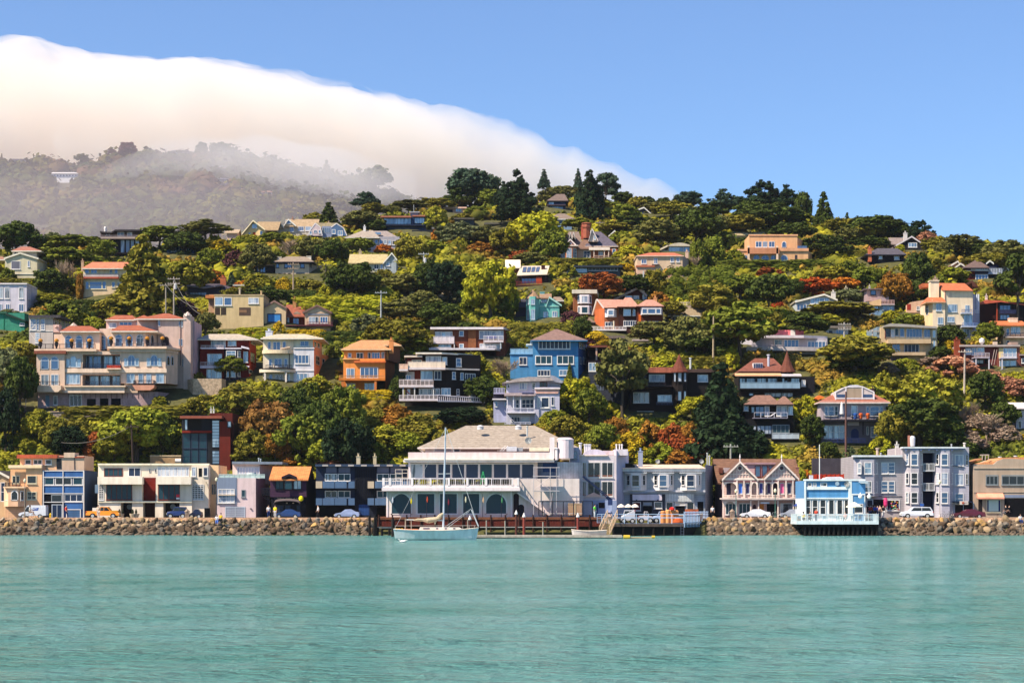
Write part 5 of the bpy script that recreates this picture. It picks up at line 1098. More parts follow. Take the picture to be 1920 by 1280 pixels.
h = H(VH,'orange_house','orange stucco house with terracotta hipped roofs and white windows',cat='house',base=755,xm=1510,dep=10)
og = 'e89048'
h.wall(1325,488,1668,660,og);h.wall(1330,412,1695,500,'e39350',off=1.2,dep=9);h.wall(1318,655,1600,758,'d87c34',off=.7,foot=2);h.poly([(1668,0),(1745,9),(1668,10)],420,752,'9a5a34',foot=4);h.poly([(1695,1.2),(1790,9),(1695,10)],370,500,'7c4a34')  # right side walls browner: their shade is put into the colour
h.hip(1305,1715,412,1410,1620,368,'e0a070:tile',off=.2,dep=11,fas='e8c8a4:paint');h.hip(1370,1800,378,1470,1700,338,'e0a070:tile',off=4,dep=11,fas='e8c8a4:paint');h.bx('ledge',1320,486,1450,496,'f2b070',off=-.3,dep=1.5);h.bx('ledge',1412,508,1672,522,'d8703c',off=-.5,dep=1.5)
h.win(1362,444,1392,480,1,1,'b','w',off=1.2);h.win(1432,440,1490,500,2,1,'b','w',off=1.2);h.win(1526,438,1550,498,1,1,'b','w',off=1.2);h.win(1556,438,1626,506,3,1,'b','w',off=1.2);h.win(1636,436,1662,498,1,1,'b','w',off=1.2)
h.win(1350,568,1418,648,2,1,'b','w');h.win(1463,560,1610,648,4,1,'b','w');h.deck(1288,1668,650,668,'c8742c',off=-1.6,dep=1.7);h.rail(1292,1664,626,650,'d89858:metal',off=-1.5,n=8,style='bars');h.post(1318,668,758,'c8743c',off=-1.5,w=.4,name='column');h.post(1588,668,758,'c8743c',off=-1.5,w=.4,name='column')
h.win(1350,690,1425,752,2,1,'w','c',off=.7);h.win(1497,688,1590,752,3,1,'m','c',off=.7);h.chim(1700,335,1735,420,'d88c54',off=1)
h = H(VH,'retaining_wall','curved pale concrete retaining wall below the red house',cat='wall',base=800,xm=180,dep=1.5)
h.poly([(48,2),(95,-1),(330,-.6),(365,2),(365,6),(48,6)],655,800,'c9ae96:stone',foot=2)
h = H(VR,'garden_wall','long pale garden wall hung with ivy below the mansion',cat='wall',base=420,xm=900,dep=1);h.wall(370,362,1500,420,'9a8c88:stone',foot=4);h.bx('coping',365,356,1505,364,'b8a090',off=-.15,dep=1.3)
h = H(VM,'cube_house','blocky beige house with flat roof and recessed balcony openings',cat='house',base=1000,xm=500,dep=9)
h.wall(283,702,704,1000,'cdb48c',foot=1);h.flat(278,708,694,706,'b8a080',off=-.1,dep=9);h.win(286,718,358,790,1,1,'m','w');h.win(366,720,432,790,1,1,'b','w');h.win(574,722,664,774,2,1,'w','w');h.hole(288,808,384,870,m='3a2e28');h.hole(495,806,595,876,m='54423a');h.bx('balcony_back',495,826,560,850,'8a6850',off=-.06,dep=.04);h.bx('post',332,808,340,870,'cdb48c',off=-.1,dep=.1)  # balcony openings are flat panels with their shade painted in
h.wall(232,724,284,850,'b08c74',off=1.5,dep=6);h.flat(205,285,698,726,'d88850:tile',off=.6,dep=7);h.hole(240,740,276,790,off=1.5,m='7a6460');h.pipe(502,645,694,'b0a498',off=3,r=.2);h.pipe(686,670,696,'d8b890',off=2,r=.16)
h = H(VM,'gabled_house','tan house with two gables, brown roof and big blue picture window',cat='house',base=985,xm=1000,dep=8)
h.wall(708,800,895,960,'d2b898',foot=2);h.gf(700,906,805,798,745,'7c5a58:shingle',wall='d2b898',dep=8,trim='8a6a64:paint');h.wall(890,872,1062,985,'5a2018:siding',off=2,foot=2);h.gx(880,1110,880,782,'a8604c:shingle',off=1,dep=8)
h.wall(1058,845,1278,960,'c8a890',off=-.6,foot=2);h.gf(1040,1290,845,1165,782,'9a90a0:shingle',wall='d4bca4',dep=8,off=-.6,trim='7a5a54:paint');h.win(736,858,856,936,1,1,'3f86d0','b',fw=.2);h.win(1092,884,1176,942,3,1,'b','w',off=-.6);h.win(1188,884,1256,942,3,1,'b','w',off=-.6);h.bx('beam',1086,858,1262,872,'7a8090:paint',off=-.7,dep=.2)
h.win(898,890,925,938,1,1,'m','w',off=2);h.win(955,895,1010,960,2,1,'b','r',off=2);h.deck(890,1300,955,964,'5a2830:paint',off=-2.2,dep=2.4);h.rail(1075,1295,930,956,'6a3040:paint',off=-2.1,n=8);h.chim(955,728,985,785,'b88858:brick',off=4);h.wall(965,975,1060,1012,'c8b090:board',off=-1,dep=3)
h.shape([(960,862),(975,845),(995,840),(1015,850),(1022,862)],'b8a090:shingle',off=1.6,dep=1.2,name='eyebrow_dormer');h.line(705,890,705,960,'b49474')
h = H(VM,'house','dark blue-grey low house with brick chimney above the blocky beige house',base=700,xm=260,dep=9)
h.wall(60,640,470,720,'1c2438:siding',foot=3);h.hip(40,475,648,240,340,602,'564c58:shingle',off=-1,dep=11,fas='3a3844:paint');h.hip(-40,250,640,60,140,606,'564c58:shingle',off=1,dep=9,fas='3a3844:paint');h.win(60,672,215,710,5,1,'b','k');h.win(270,652,358,690,2,1,'b','k');h.win(365,660,460,690,3,1,'g','k');h.chim(334,545,380,618,'b86848:brick',off=3);h.bx('roof_plate',440,608,540,622,'b8b0a8:metal',off=1,dep=3)
h = H(VM,'house','dark glazed garden house left of the white stucco house',base=530,xm=720,dep=6);h.wall(632,450,806,532,'1a1e2a:siding',foot=3);h.hip(660,830,455,720,780,428,'8c8078:shingle',off=-.6,dep=7,fas=None);h.win(645,458,722,512,3,1,'b','k');h.deck(630,806,524,532,'3a3440',off=-1,dep=1.2)
h = H(VM,'house','white stucco house with dark eaves, twin chimneys and arched ground floor',base=540,xm=960,dep=9)
h.wall(806,412,1095,545,'c4b0a0',foot=2);h.poly([(1095,0),(1205,9),(1095,10)],412,545,'ab9c94',foot=3);h.hip(785,1140,414,900,1060,370,'a89486:shingle',off=-1,dep=11,fas='2a2438:paint');h.bx('eave_band',806,412,1096,434,'2a2438:paint',off=-.15,dep=.3)
for a,b in ((812,838),(882,945),(1020,1056)): h.win(a,432,b,468,1 if b-a < 50 else 2,1,'b','b')
h.plane((1095,0),(1205,9));h.win(1100,430,1115,462,1,1,'b','b');h.win(1162,440,1176,480,1,1,'b','b');h.plane();h.chim(820,372,858,414,'d8ccc4',off=3,pot=False);h.chim(1072,365,1112,404,'e8d8cc',off=4,pot=False);h.win(984,508,1056,544,2,1,'d','b')
for i in range(3): h.hole(822+i*42,512,862+i*42,540,arch=True,m='2a2028')
h = H(VM,'house','cream steep-gabled chalet at the crest, leftmost of the ridge houses',base=205,xm=640,dep=11)
h.wall(560,140,718,210,'f0cc98',foot=3);h.gf(520,722,178,618,60,'c8ac8c:shingle',wall='f2d0a0',dep=14,trim='f6e2c0:paint',over=.8,yer=140);h.gx(630,830,142,72,'b89c7c:shingle',off=2,dep=12);h.win(605,90,650,128,2,1,'m','w',off=-.05);h.hole(612,162,636,190,m='b04828',name='shutter');h.win(575,165,598,198,1,1,'b','c');h.win(672,150,700,188,1,1,'b','c')
h = H(VM,'house','grey-roofed ridge house with two small white gables and a row of blue windows',base=170,xm=950,dep=9)
h.wall(820,112,1120,172,'b8b0a8',foot=3);h.gx(880,1170,118,50,'c0a488:shingle',off=0,dep=9,xr0=0);h.gf(812,880,120,846,72,'b0a090:shingle',wall='cdb8a4',dep=6,off=-.6);h.gf(878,985,105,918,48,'c0b0a8:shingle',wall='d8b494',dep=7,off=-.8);h.win(895,58,940,88,1,1,'b','w',off=-.8);h.win(930,118,965,158,2,1,'b','w',off=-.1);h.win(1000,112,1050,152,3,1,'b','w');h.win(1062,112,1112,150,3,1,'m','w');h.chim(945,38,960,60,'a88474',off=4)
h = H(VM,'house','blue-grey house with gambrel roof and white trim on the ridge',base=195,xm=1250,dep=10)
h.shape([(1085,192),(1100,150),(1148,85),(1190,118),(1205,192)],'cbb6c0:siding',off=-.4,dep=10,name='wall');h.shape([(1285,192),(1285,120),(1330,86),(1390,125),(1418,192)],'54709c:siding',off=0,dep=10,name='wall');h.wall(1205,110,1290,192,'8890b4:siding',off=.4,dep=9,foot=2)
h.shape([(1142,85),(1150,80),(1335,82),(1340,90),(1288,124),(1195,124)],'d8c2a0:shingle',off=.6,dep=8,name='roof');[h.line(a,b,c_,d_,'e6dce4:paint',off=o_,w=.22) for a,b,c_,d_,o_ in ((1085,192,1100,150,-.4),(1100,150,1148,85,-.4),(1148,85,1192,118,-.4),(1192,118,1208,192,-.4),(1330,86,1390,125,0),(1390,125,1420,192,0),(1285,120,1330,86,0))]
h.win(1098,152,1120,182,1,1,'b','w',off=-.4);h.win(1135,138,1165,170,2,1,'b','w',off=-.4,arch=True);h.win(1176,142,1196,172,1,1,'b','w',off=-.4);[h.win(1212+i*16,122,1224+i*16,168,1,1,'b','l',off=.4) for i in range(4)];h.win(1290,138,1322,176,1,1,'m','w');h.win(1342,148,1384,190,2,1,'m','w');h.chim(1250,78,1275,96,'a89080',off=4)
h = H(VM,'house','wide grey-roofed house with glazed veranda and skylights below the ridge',base=320,xm=1660,dep=11)
h.wall(1590,200,1870,270,'a8a4b4:siding',foot=2);h.wall(1790,265,1868,322,'8c9cb4:siding',off=1,foot=3);h.hip(1400,1700,206,1560,1640,145,'b8a8a0:shingle',off=-1.5,dep=13);h.hip(1580,1890,222,1640,1760,150,'ab9c9c:shingle',off=.5,dep=12)
for i in range(6): h.win(1618+i*38,218+i*3,1648+i*38,256+i*3,1,1,'b','w',off=-.05)
h.win(1812,284,1856,318,3,2,'b','w',off=1);h.bx('skylight',1660,162,1710,180,'6f8cb4:metal',off=2,dep=1);h.chim(1560,112,1580,150,'d8d4dc',off=4)
h = H(VM,'house','pale house with cream roof and white gable end facing right',base=510,xm=1650,dep=8);h.wall(1600,425,1740,520,'c4c0b4:siding',foot=2);h.gx(1430,1760,424,350,'d2bc90:shingle',off=-.6,dep=9);h.gf(1728,1850,425,1805,336,'d2c4b0:shingle',wall='a8b0bc:siding',dep=7,off=-.8,yer=395);h.wall(1738,415,1842,500,'a6aebc:siding',off=-.75,dep=7,foot=2);h.win(1650,436,1695,480,2,1,'g','w');h.win(1705,430,1730,475,1,1,'m','w');h.win(1755,412,1790,452,2,1,'m','w',off=-.75);h.chim(1520,318,1545,350,'a89880',off=4)
h = H(VM,'house','small tan-roofed house peeking over the trees left of the cream chalet',base=180,xm=440,dep=6);h.wall(390,158,480,190,'c4a8a0',foot=3);h.gx(370,492,165,138,'cdb49c:shingle',dep=6)

# --- centre
h = H(VI,'house','brown shingled flat-roofed house with white balconies',base=385,xm=780,dep=10)
h.wall(455,180,1090,372,'6a3424:siding',foot=2);h.wall(757,182,828,350,'8a5434:brick',off=-.25,dep=.4,name='chimney_breast');h.poly([(1090,0),(1168,8),(1090,10)],185,405,'7a3c28:siding',foot=2);h.poly([(415,-1),(1075,-1),(1190,7),(1190,11),(415,11)],162,182,'e4d8e2:paint',name='roof')
h.win(460,198,616,268,2,1,'w','w');h.win(512,204,560,262,1,1,'b','w',off=-.05);h.win(676,192,718,240,1,1,'b','w');h.win(676,308,718,352,1,1,'m','w');h.win(856,190,1075,264,3,1,'w','w');h.win(968,196,1020,260,1,1,'b','w',off=-.05);h.win(458,312,606,345,3,1,'m','w');h.win(860,306,1060,348,4,1,'w','w')
h.deck(445,632,286,306,'dccdd8:paint',off=-1.8,dep=1.9);h.rail(445,632,242,288,'e2d6e4:paint',off=-1.7,n=5,style='panel');h.deck(895,1075,278,294,'d8cad4:paint',off=-1.8,dep=1.9);h.rail(895,1075,236,278,'ece2ec:paint',off=-1.7,n=4,style='bars')
h.poly([(405,-2.6),(1000,-2.6),(1100,3),(1100,6),(405,6)],356,374,'d4ccdc:paint',name='terrace');h.rail(425,605,340,358,'dcd4e2:paint',off=-2.4,n=6);h.rail(860,1010,325,356,'ece2ec:paint',off=-2.4,n=4,style='bars');h.post(632,290,358,off=-1.7);h.post(900,290,358,off=-1.7);h.post(1048,290,358,off=-1.7);h.wall(835,374,1010,420,'56688a:siding',off=0,dep=5,foot=2);h.post(780,374,400,off=-1.9)
h.bx('furniture',925,240,1010,262,'2a3a90:paint',off=-1.2,dep=.5)
h = H(VI,'black_house','black-stained modern house with red side walls and long white balconies',cat='house',base=880,xm=500,dep=11)
h.poly([(190,1.2),(350,.8),(560,0),(870,2.5),(870,12),(190,12)],400,835,'120c0c:siding',foot=5);h.wall(205,440,350,640,'5c160c:siding',off=.0,dep=1.3,name='side_wall')
h.poly([(182,-1.2),(345,-1.2),(345,6),(182,6)],420,432,'e8d4c8:paint',name='roof');h.poly([(285,-1.5),(520,-1.5),(800,3),(800,10),(285,10)],392,406,'ece0d8:paint',name='roof');h.poly([(505,-1),(860,1.8),(860,2.6),(505,.2)],528,542,'d8cac8:paint',name='belt')
h.win(376,420,516,496,3,1,'w','w',off=-.1);h.win(250,452,342,490,2,1,'c','c',off=-.1)
h.deck(135,215,536,552,'d8ccd4:paint',off=-2.4,dep=3);h.rail(136,215,490,538,'e8bca8:paint',off=-2.3,n=2,style='panel');h.deck(214,552,520,540,'dccdd4:paint',off=-2.2,dep=3);h.rail(214,552,468,524,'f0d8c8:paint',off=-2.1,n=8,style='panel')
h.win(330,550,442,640,1,1,'m','w',off=-.1);h.win(196,588,244,632,2,1,'b','w',off=-.12);h.wall(205,560,274,640,'d2c4cc:siding',off=-.05,dep=1,name='porch_wall');h.wall(276,545,330,640,'7a2414:siding',off=-.08,dep=1,name='side_wall')
h.deck(135,445,682,698,'dcd0da:paint',off=-2.2,dep=2.6);h.rail(136,444,630,684,'f0dce0:paint',off=-2.1,n=8,style='bal');
h.plane((560,0),(870,2.5));h.win(450,552,514,632,2,1,'g','w');h.win(524,428,568,496,1,1,'m','w');h.win(648,438,696,514,1,2,'b','w');h.win(612,560,645,628,1,2,'b','w');h.win(686,568,716,634,1,1,'b','w');h.win(728,576,822,658,4,1,'g','w');h.win(652,716,678,768,1,2,'b','w');h.win(765,726,822,786,1,1,'m','w');h.hole(824,660,838,716,m='c8ccd8:metal',name='meter_box');h.plane()
h.win(314,710,505,768,5,1,'c','w',off=-.1);h.win(515,706,600,770,3,1,'m','w',off=-.12);h.win(208,716,236,768,1,1,'m','w',off=-.1)
h.deck(135,485,806,822,'d8ccd8:paint',off=-2.4,dep=3);h.rail(136,485,770,808,'e8dce8:paint',off=-2.3,n=9);h.poly([(485,-2.4),(910,1),(905,3),(485,1)],822,836,'c8c0d4:paint',name='deck')
b = MB()
for i in range(26):
    t_ = i/25;o_ = -2.4+3.4*t_;x = 485+425*t_;X = h.X(x,o_);b.box(X-.05,X+.05,h.D+o_-.05,h.D+o_+.05,h.Z(828,o_),h.Z(784,o_))
A = Vector((h.X(485,-2.4),h.D-2.4,h.Z(772,-2.4)));B = Vector((h.X(910,1),h.D+1,h.Z(798,1)));b.tube(A,B,.07);b.tube(A-Vector((0,0,.9)),B-Vector((0,0,.8)),.05);b.build('railing',M('d8d0e4:paint'),h.root)
for x in (172,275,445): h.post(x,698,808,off=-2.0,w=.18)
h.bar(172,700,230,760,'6a2c20:paint',off=-1.8,r=.1)
h = H(VI,'blue_house','bright blue house with grey pyramid roof and white-framed windows',cat='house',base=640,xm=1540,dep=11)
bl = '4384ba:siding'
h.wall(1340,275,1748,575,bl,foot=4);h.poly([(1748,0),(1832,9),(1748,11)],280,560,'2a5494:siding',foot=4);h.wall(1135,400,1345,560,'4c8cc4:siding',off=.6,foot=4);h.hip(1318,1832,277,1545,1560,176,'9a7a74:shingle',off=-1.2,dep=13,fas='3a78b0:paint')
h.win(1388,282,1678,358,8,1,'g','w',fw=.16);h.win(1360,414,1512,494,3,1,'t','w',fw=.16);h.win(1556,412,1710,494,3,1,'t','w',fw=.16);h.win(1215,428,1288,500,2,1,'g','w',off=.6);h.win(1382,544,1496,600,4,1,'g','w');h.win(1576,544,1680,596,3,1,'m','w')
h.rail(1136,1345,352,402,'8ab0d4:paint',off=.7,n=5,style='panel');h.wall(1298,318,1342,378,'c8d4e8:paint',off=1.5,dep=3,name='cabin');h.bx('cabin_roof',1278,308,1340,320,'e8ecf4:paint',off=1.2,dep=4);h.bx('parapet',1130,396,1345,404,'78a8d8:paint',off=.4,dep=.5)
h.plane((1748,0),(1832,9));[h.win(x,296+i*6,x+14,350+i*6,1,1,'g','w') for i,x in enumerate((1758,1780,1802))];[h.win(x,430,x+12,490,1,1,'g','l') for x in (1762,1790)];h.plane()
h = H(VI,'house','brown timber carport and half-timbered wing right of the blue house',base=600,xm=1870,dep=8)
h.wall(1835,470,2060,600,'a8b0c8',off=1,foot=4);h.flat(1830,2010,322,340,'7a4434:paint',off=-.6,dep=7);h.wall(1835,338,2000,460,'2a0f0a:siding',off=3,dep=4);h.post(1912,340,460,'c8a090:paint',off=-.3,w=.3);h.deck(1830,2010,455,474,'4a2018:paint',off=-.8,dep=4)
for x in (1836,1872,1908,1945,1985,2020): h.line(x,472,x,600,'16182a',off=1,w=.18)
h.line(1836,540,2050,540,'16182a',off=1,w=.14)
h = H(VI,'lavender_house','pale lavender wooden house with porch, bay window and low grey roofs',cat='house',base=1030,xm=1300,dep=9)
lv = 'c4c2dc:siding'
h.wall(1100,640,1400,1035,lv,foot=2);h.wall(1355,700,1580,1035,'c0bedc:siding',off=-.8,dep=9,foot=2);h.wall(985,812,1110,930,'b4b6dc:siding',off=.8,foot=5);h.shape([(1062,660),(1200,620),(1300,606),(1500,610),(1530,640),(1480,640),(1200,650),(1100,662)],'cbbcc0:shingle',off=-1,dep=9,name='roof')
h.shape([(1480,640),(1500,590),(1540,600),(1618,650),(1600,662)],'b8b8d0:shingle',off=-.9,dep=8,name='roof');h.wall(1395,645,1590,705,'b0aac4:siding',off=.5)
h.bx('porch_roof',1082,750,1365,776,'d8c0c8:shingle',off=-1.8,dep=2.2);h.bx('bay_cornice',1355,704,1585,716,'e8dce4:paint',off=-1.2,dep=1);h.shape([(1358,716),(1580,716),(1565,756),(1370,756)],'d8a8a0',off=-1.0,dep=.6,name='panel');h.bx('roof_strip',975,800,1110,812,'e0d8e4:paint',off=-.4,dep=2)
h.win(1215,655,1290,720,3,1,'b','w');h.win(1330,660,1364,714,1,3,'d','w');h.win(1394,652,1470,702,2,1,'d','r',off=.5);h.win(1112,676,1132,706,1,1,'d','w')
h.win(1185,808,1218,892,1,2,'g','w');h.win(1238,806,1352,892,3,2,'g','w');h.win(1410,786,1490,886,1,1,'g','w',off=-.8,fw=.18);h.win(1378,786,1400,880,1,1,'c','w',off=-.8);h.win(1504,786,1532,866,1,1,'g','w',off=-.8);h.win(998,826,1026,876,1,1,'b','w',off=.8);h.win(1082,830,1104,876,1,1,'b','w',off=.8)
for x in (1110,1165,1228,1352): h.post(x,776,925,'e4e0f0:paint',off=-1.5,w=.16)
h.deck(1105,1358,920,932,'dcd8ec:paint',off=-1.8,dep=2);h.rail(1105,1356,884,922,'dcdaf0:paint',off=-1.6,n=4);h.win(1142,962,1226,1015,3,1,'g','w');h.win(1236,962,1310,1022,1,2,'w','w');h.rail(1085,1320,1012,1035,'c8c8e0:paint',off=-1.2,n=5)
h.rail(988,1088,706,752,'b8b6d8:paint',off=.4,n=4);h.deck(985,1090,750,760,'a09cc0:paint',off=.3,dep=3);h.bx('beam',1242,748,1350,762,'1c2250:paint',off=-1.82,dep=.2)
h.bx('deck_back',985,765,1080,812,'2c2a40',off=1.2,dep=3)
for i in range(6): h.bar(1085+i*8,905+i*14,1120+i*10,965+i*8,'c4c4dc:paint',off=-1.5,r=.05,name='stair_rail')
h = H(VN,'house','house with white sheet roof, row of solar panels and red timber deck',base=1075,xm=1360,dep=10)
h.wall(1215,985,1500,1130,'24100e:siding',foot=4)
b = MB();b.add([(h.X(1225,-.8),h.D-.8,h.Z(990)),(h.X(1490,-.8),h.D-.8,h.Z(980)),(h.X(1510,6),h.D+6,py_z(h.py(905),h.D+6)),(h.X(1268,6),h.D+6,py_z(h.py(908),h.D+6)),(h.X(1225,-.8),h.D-.8,h.Z(996)),(h.X(1490,-.8),h.D-.8,h.Z(986))],[(0,1,2,3),(4,5,1,0)]);b.build('roof',M('d8c4b4:paint'),h.root)
for i in range(4):
    b = MB();x0,x1 = 1275+i*38,1305+i*38;b.add([(h.X(x0,1),h.D+1,py_z(h.py(965),h.D+1)+.1),(h.X(x1,1),h.D+1,py_z(h.py(962),h.D+1)+.1),(h.X(x1+10,5),h.D+5,py_z(h.py(918),h.D+5)+.1),(h.X(x0+10,5),h.D+5,py_z(h.py(920),h.D+5)+.1)],[(0,1,2,3)]);b.build('solar_panel',M('4a5878:metal'),h.root)
h.chim(1440,900,1472,955,'3a140e:brick',off=3,pot=False);h.gx(1130,1262,920,855,'e8d8c8:paint',off=4,dep=7,wall='c8a090');h.wall(1148,915,1250,990,'8a3a28:siding',off=5,dep=5,foot=2)
h.win(1270,1012,1415,1058,5,1,'b','r');h.deck(1195,1450,1070,1082,'3a120c:paint',off=-1.8,dep=2);h.rail(1195,1448,1040,1072,'7a2418:paint',off=-1.7,n=7);h.wall(1395,1000,1445,1060,'b04424:siding',off=-.5,dep=.6);h.win(1305,1100,1350,1130,2,1,'b','k')
h = H(VN,'house','large dark blue modern ridge house with long ribbon of windows',base=615,xm=250,dep=10)
h.wall(80,485,440,615,'28406e:siding',foot=3);h.flat(62,325,478,492,'a86a54:paint',off=-1.4,dep=11);h.flat(335,445,472,484,'a86a54:paint',off=-1,dep=11);h.wall(320,450,385,476,'7088b0:siding',off=3,dep=3);h.flat(305,398,442,450,'9aa4b8:paint',off=2.4,dep=4)
h.win(88,496,325,552,8,1,'m','k',off=-.05);h.win(350,494,440,545,4,1,'m','k');h.deck(62,442,552,562,'1c2440:paint',off=-1.8,dep=2);h.win(150,572,325,612,6,1,'g','k');h.hole(95,575,120,615,m='16203a');h.pipe(347,388,442,off=4,r=.06)
h = H(VN,'house','flat dark roofline of a low house right of the large dark blue ridge house',base=645,xm=520,dep=6);h.wall(345,612,690,650,'2c3246:siding',foot=2);h.flat(330,505,600,614,'1a1e2c:paint',off=-1);h.flat(500,700,575,590,'7a7474:paint',off=1);h.wall(510,590,690,625,'4a4650',off=1.5,dep=5)
h = H(VN,'house','pink low house with blue window near the crest',base=455,xm=700,dep=7);h.wall(600,412,775,460,'e8b4a4',foot=2);h.flat(585,800,402,414,'ecc0b0:paint',off=-.6,dep=8);h.win(705,418,755,442,2,1,'m','w');h.hole(620,425,680,452,m='3a3a48');h.chim(505,368,522,405,'e0d0c8',off=2)
h = H(VN,'house','long low grey roof behind the sage trees, left of the yellow-green tree',base=560,xm=950,dep=7);h.wall(700,510,860,545,'3c4858',foot=2);h.flat(690,865,495,508,'6a6460:shingle',off=-.8,dep=8);h.wall(960,545,1160,580,'6c6870',foot=3,off=-4);h.flat(950,1175,535,550,'74706c:shingle',off=-5,dep=8)
h = H(VN,'house','dark blue house with hipped grey roof and glass front below the tall pines',base=430,xm=1570,dep=9);h.wall(1495,345,1648,430,'26406a:siding',foot=3);h.hip(1485,1672,348,1570,1640,292,'84706c:shingle',off=-1,dep=10,fas='3a2c34:paint');h.win(1500,356,1550,384,2,1,'b','k');h.deck(1490,1650,380,390,'4a3c48:paint',off=-1.6,dep=1.8);h.win(1508,395,1628,428,6,1,'m','k')
h = H(VN,'house','long grey hipped roof of a pale blue house half behind the yellow-green tree',base=590,xm=1440,dep=10);h.wall(1175,545,1700,592,'7c94b4:siding',foot=2);h.hip(1160,1480,552,1330,1400,480,'a08c84:shingle',off=-1,dep=12);h.hip(1500,1735,505,1580,1640,460,'98847c:shingle',off=5,dep=10);h.win(1185,556,1240,590,3,1,'m','w');h.wall(1540,503,1700,540,'56688c:siding',off=6,dep=6)
# --- brick mansion and its neighbours
h = H(VO,'brick_house','Victorian red brick house with steep grey roofs, gables and thick chimneys',cat='house',base=372,xm=800,dep=11)
br = 'b8664c:brick'
h.wall(600,290,1035,375,br,foot=2);h.wall(712,290,822,375,'c09c8c',off=-.1,dep=.4);h.bay(572,710,262,372,'c87c60:brick',off=-.2,out=1.6,cut=.3,foot=2);h.bx('bay_cornice',566,258,716,268,'e8d8d4:paint',off=-2,dep=2);h.hip(700,850,292,770,800,195,'8c6c60:shingle',off=-.8,dep=8,fas=None)
h.hip(770,1045,268,850,900,150,'6c6478:shingle',off=0,dep=12,fas='e0ccc4:paint');h.hip(560,760,265,640,720,150,'94807c:shingle',off=1.2,dep=10,fas=None)
h.gf(800,880,222,828,122,'9a8688:shingle',wall='d8c4c0',dep=7,off=-.3,trim='ecdce0:paint',yer=222);h.gf(608,700,258,650,208,'8c7c7c:shingle',wall='c8b4b4',dep=4,off=-.6,trim='ece0e4:paint');h.gf(640,665,205,650,150,'cab8b4:shingle',wall=None,dep=3,off=1);h.gf(665,692,205,678,152,'cab8b4:shingle',wall=None,dep=3,off=1)
h.win(815,140,845,160,2,1,'c','w',off=-.32);h.win(842,178,862,215,1,2,'m','w',off=-.32);h.win(634,238,664,256,1,1,'m','w',off=-.62);h.win(760,306,815,364,2,2,'g','w',off=-.12);h.win(882,302,918,345,2,2,'c','w');h.win(994,290,1022,344,1,1,'b','w')
h.plane((572,-.2),(613,-1.8));h.win(575,285,608,366,2,3,'w','w');h.plane();h.win(620,285,662,366,3,3,'m','w',off=-1.8);h.plane((669,-1.8),(710,-.2));h.win(672,285,704,366,2,3,'m','w');h.plane()
h.bx('porch_roof',805,278,975,300,'eedcd4:paint',off=-1.6,dep=1.8);[h.post(x,298,360,'e0c8bc:paint',off=-1.4,w=.2,name='column') for x in (845,930,965)];h.rail(845,965,345,368,'dcb8a8:paint',off=-1.4,n=3)
b = MB();b.lathe((h.X(782,3),h.D+3,h.Z(205,3)),[(1.0,0),(1.0,2.2),(1.2,2.6),(1.2,2.9),(1.05,3.2),(1.25,3.5),(.9,3.7)],8);b.build('chimney',M('a8604c:brick'),h.root);h.chim(740,100,758,190,'c05c4c:brick',off=2.5,pot=False)
h.gx(540,640,232,190,'2c3050:shingle',off=4,dep=6)
h = H(VO,'house','long low dark-roofed glass-fronted house below the brick house',base=500,xm=780,dep=8);h.wall(620,440,1060,500,'3c4c5c:siding',foot=3);h.flat(600,1080,424,440,'2e3440:paint',off=-1.6,dep=9);h.win(625,448,790,500,9,2,'m','l',off=-.05);h.win(800,444,1040,470,8,1,'g','l',off=-.05);h.deck(600,790,504,516,'14161c:paint',off=-1.4,dep=1.6)
h = H(VO,'stucco_house','pinkish-beige stucco villa with terracotta edge and arched doorway',cat='house',base=505,xm=1400,dep=9)
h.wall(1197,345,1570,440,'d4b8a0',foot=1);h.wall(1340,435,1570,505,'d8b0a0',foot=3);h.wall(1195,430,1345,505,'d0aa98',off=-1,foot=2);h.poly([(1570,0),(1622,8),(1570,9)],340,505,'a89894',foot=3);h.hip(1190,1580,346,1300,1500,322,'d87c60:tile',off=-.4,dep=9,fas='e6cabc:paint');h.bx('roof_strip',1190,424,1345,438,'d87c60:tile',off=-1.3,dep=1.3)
for a,b,y0,y1 in ((1232,1275,376,412),(1335,1365,366,414),(1470,1500,360,400),(1518,1548,360,400)): h.win(a,y0,b,y1,2,1,'b','w')
h.win(1345,462,1368,500,1,1,'m','w');h.hole(1410,448,1462,502,off=-.1,arch=True,m='d8a040',name='arched_door');h.win(1494,458,1542,505,1,1,'8c9cb8','g');h.bx('ledge',1320,414,1382,422,'6a5a5c',off=-.6,dep=.6);h.rail(1340,1490,490,522,'b04838:paint',off=-1.8,n=4);h.chim(1595,310,1618,345,'d8b4a4',off=4)
h = H(VO,'house','glazed pavilion with shallow curved white roof above the stucco villa',base=330,xm=1520,dep=7);h.wall(1450,262,1640,325,'c8bca8',foot=2);N = 10;h.shape([(1640-190*i/N,262-22*math.sin(math.pi*i/N)) for i in range(N+1)]+[(1430,290),(1650,272)][:0]+[(1450,268),(1640,268)],'c8bcac:paint',off=-1,dep=8,name='roof');h.win(1458,272,1636,318,3,1,'m','c');h.shape([(1380,290),(1448,258),(1448,272),(1382,305)],'dccbb4:paint',off=-.8,dep=7,name='roof');h.wall(1385,300,1452,330,'d8c4a4',foot=2)
h = H(VO,'teal_house','turquoise Victorian house with corner turret and small dormer',cat='house',base=890,xm=420,dep=9)
tl = '6fb8b8:siding'
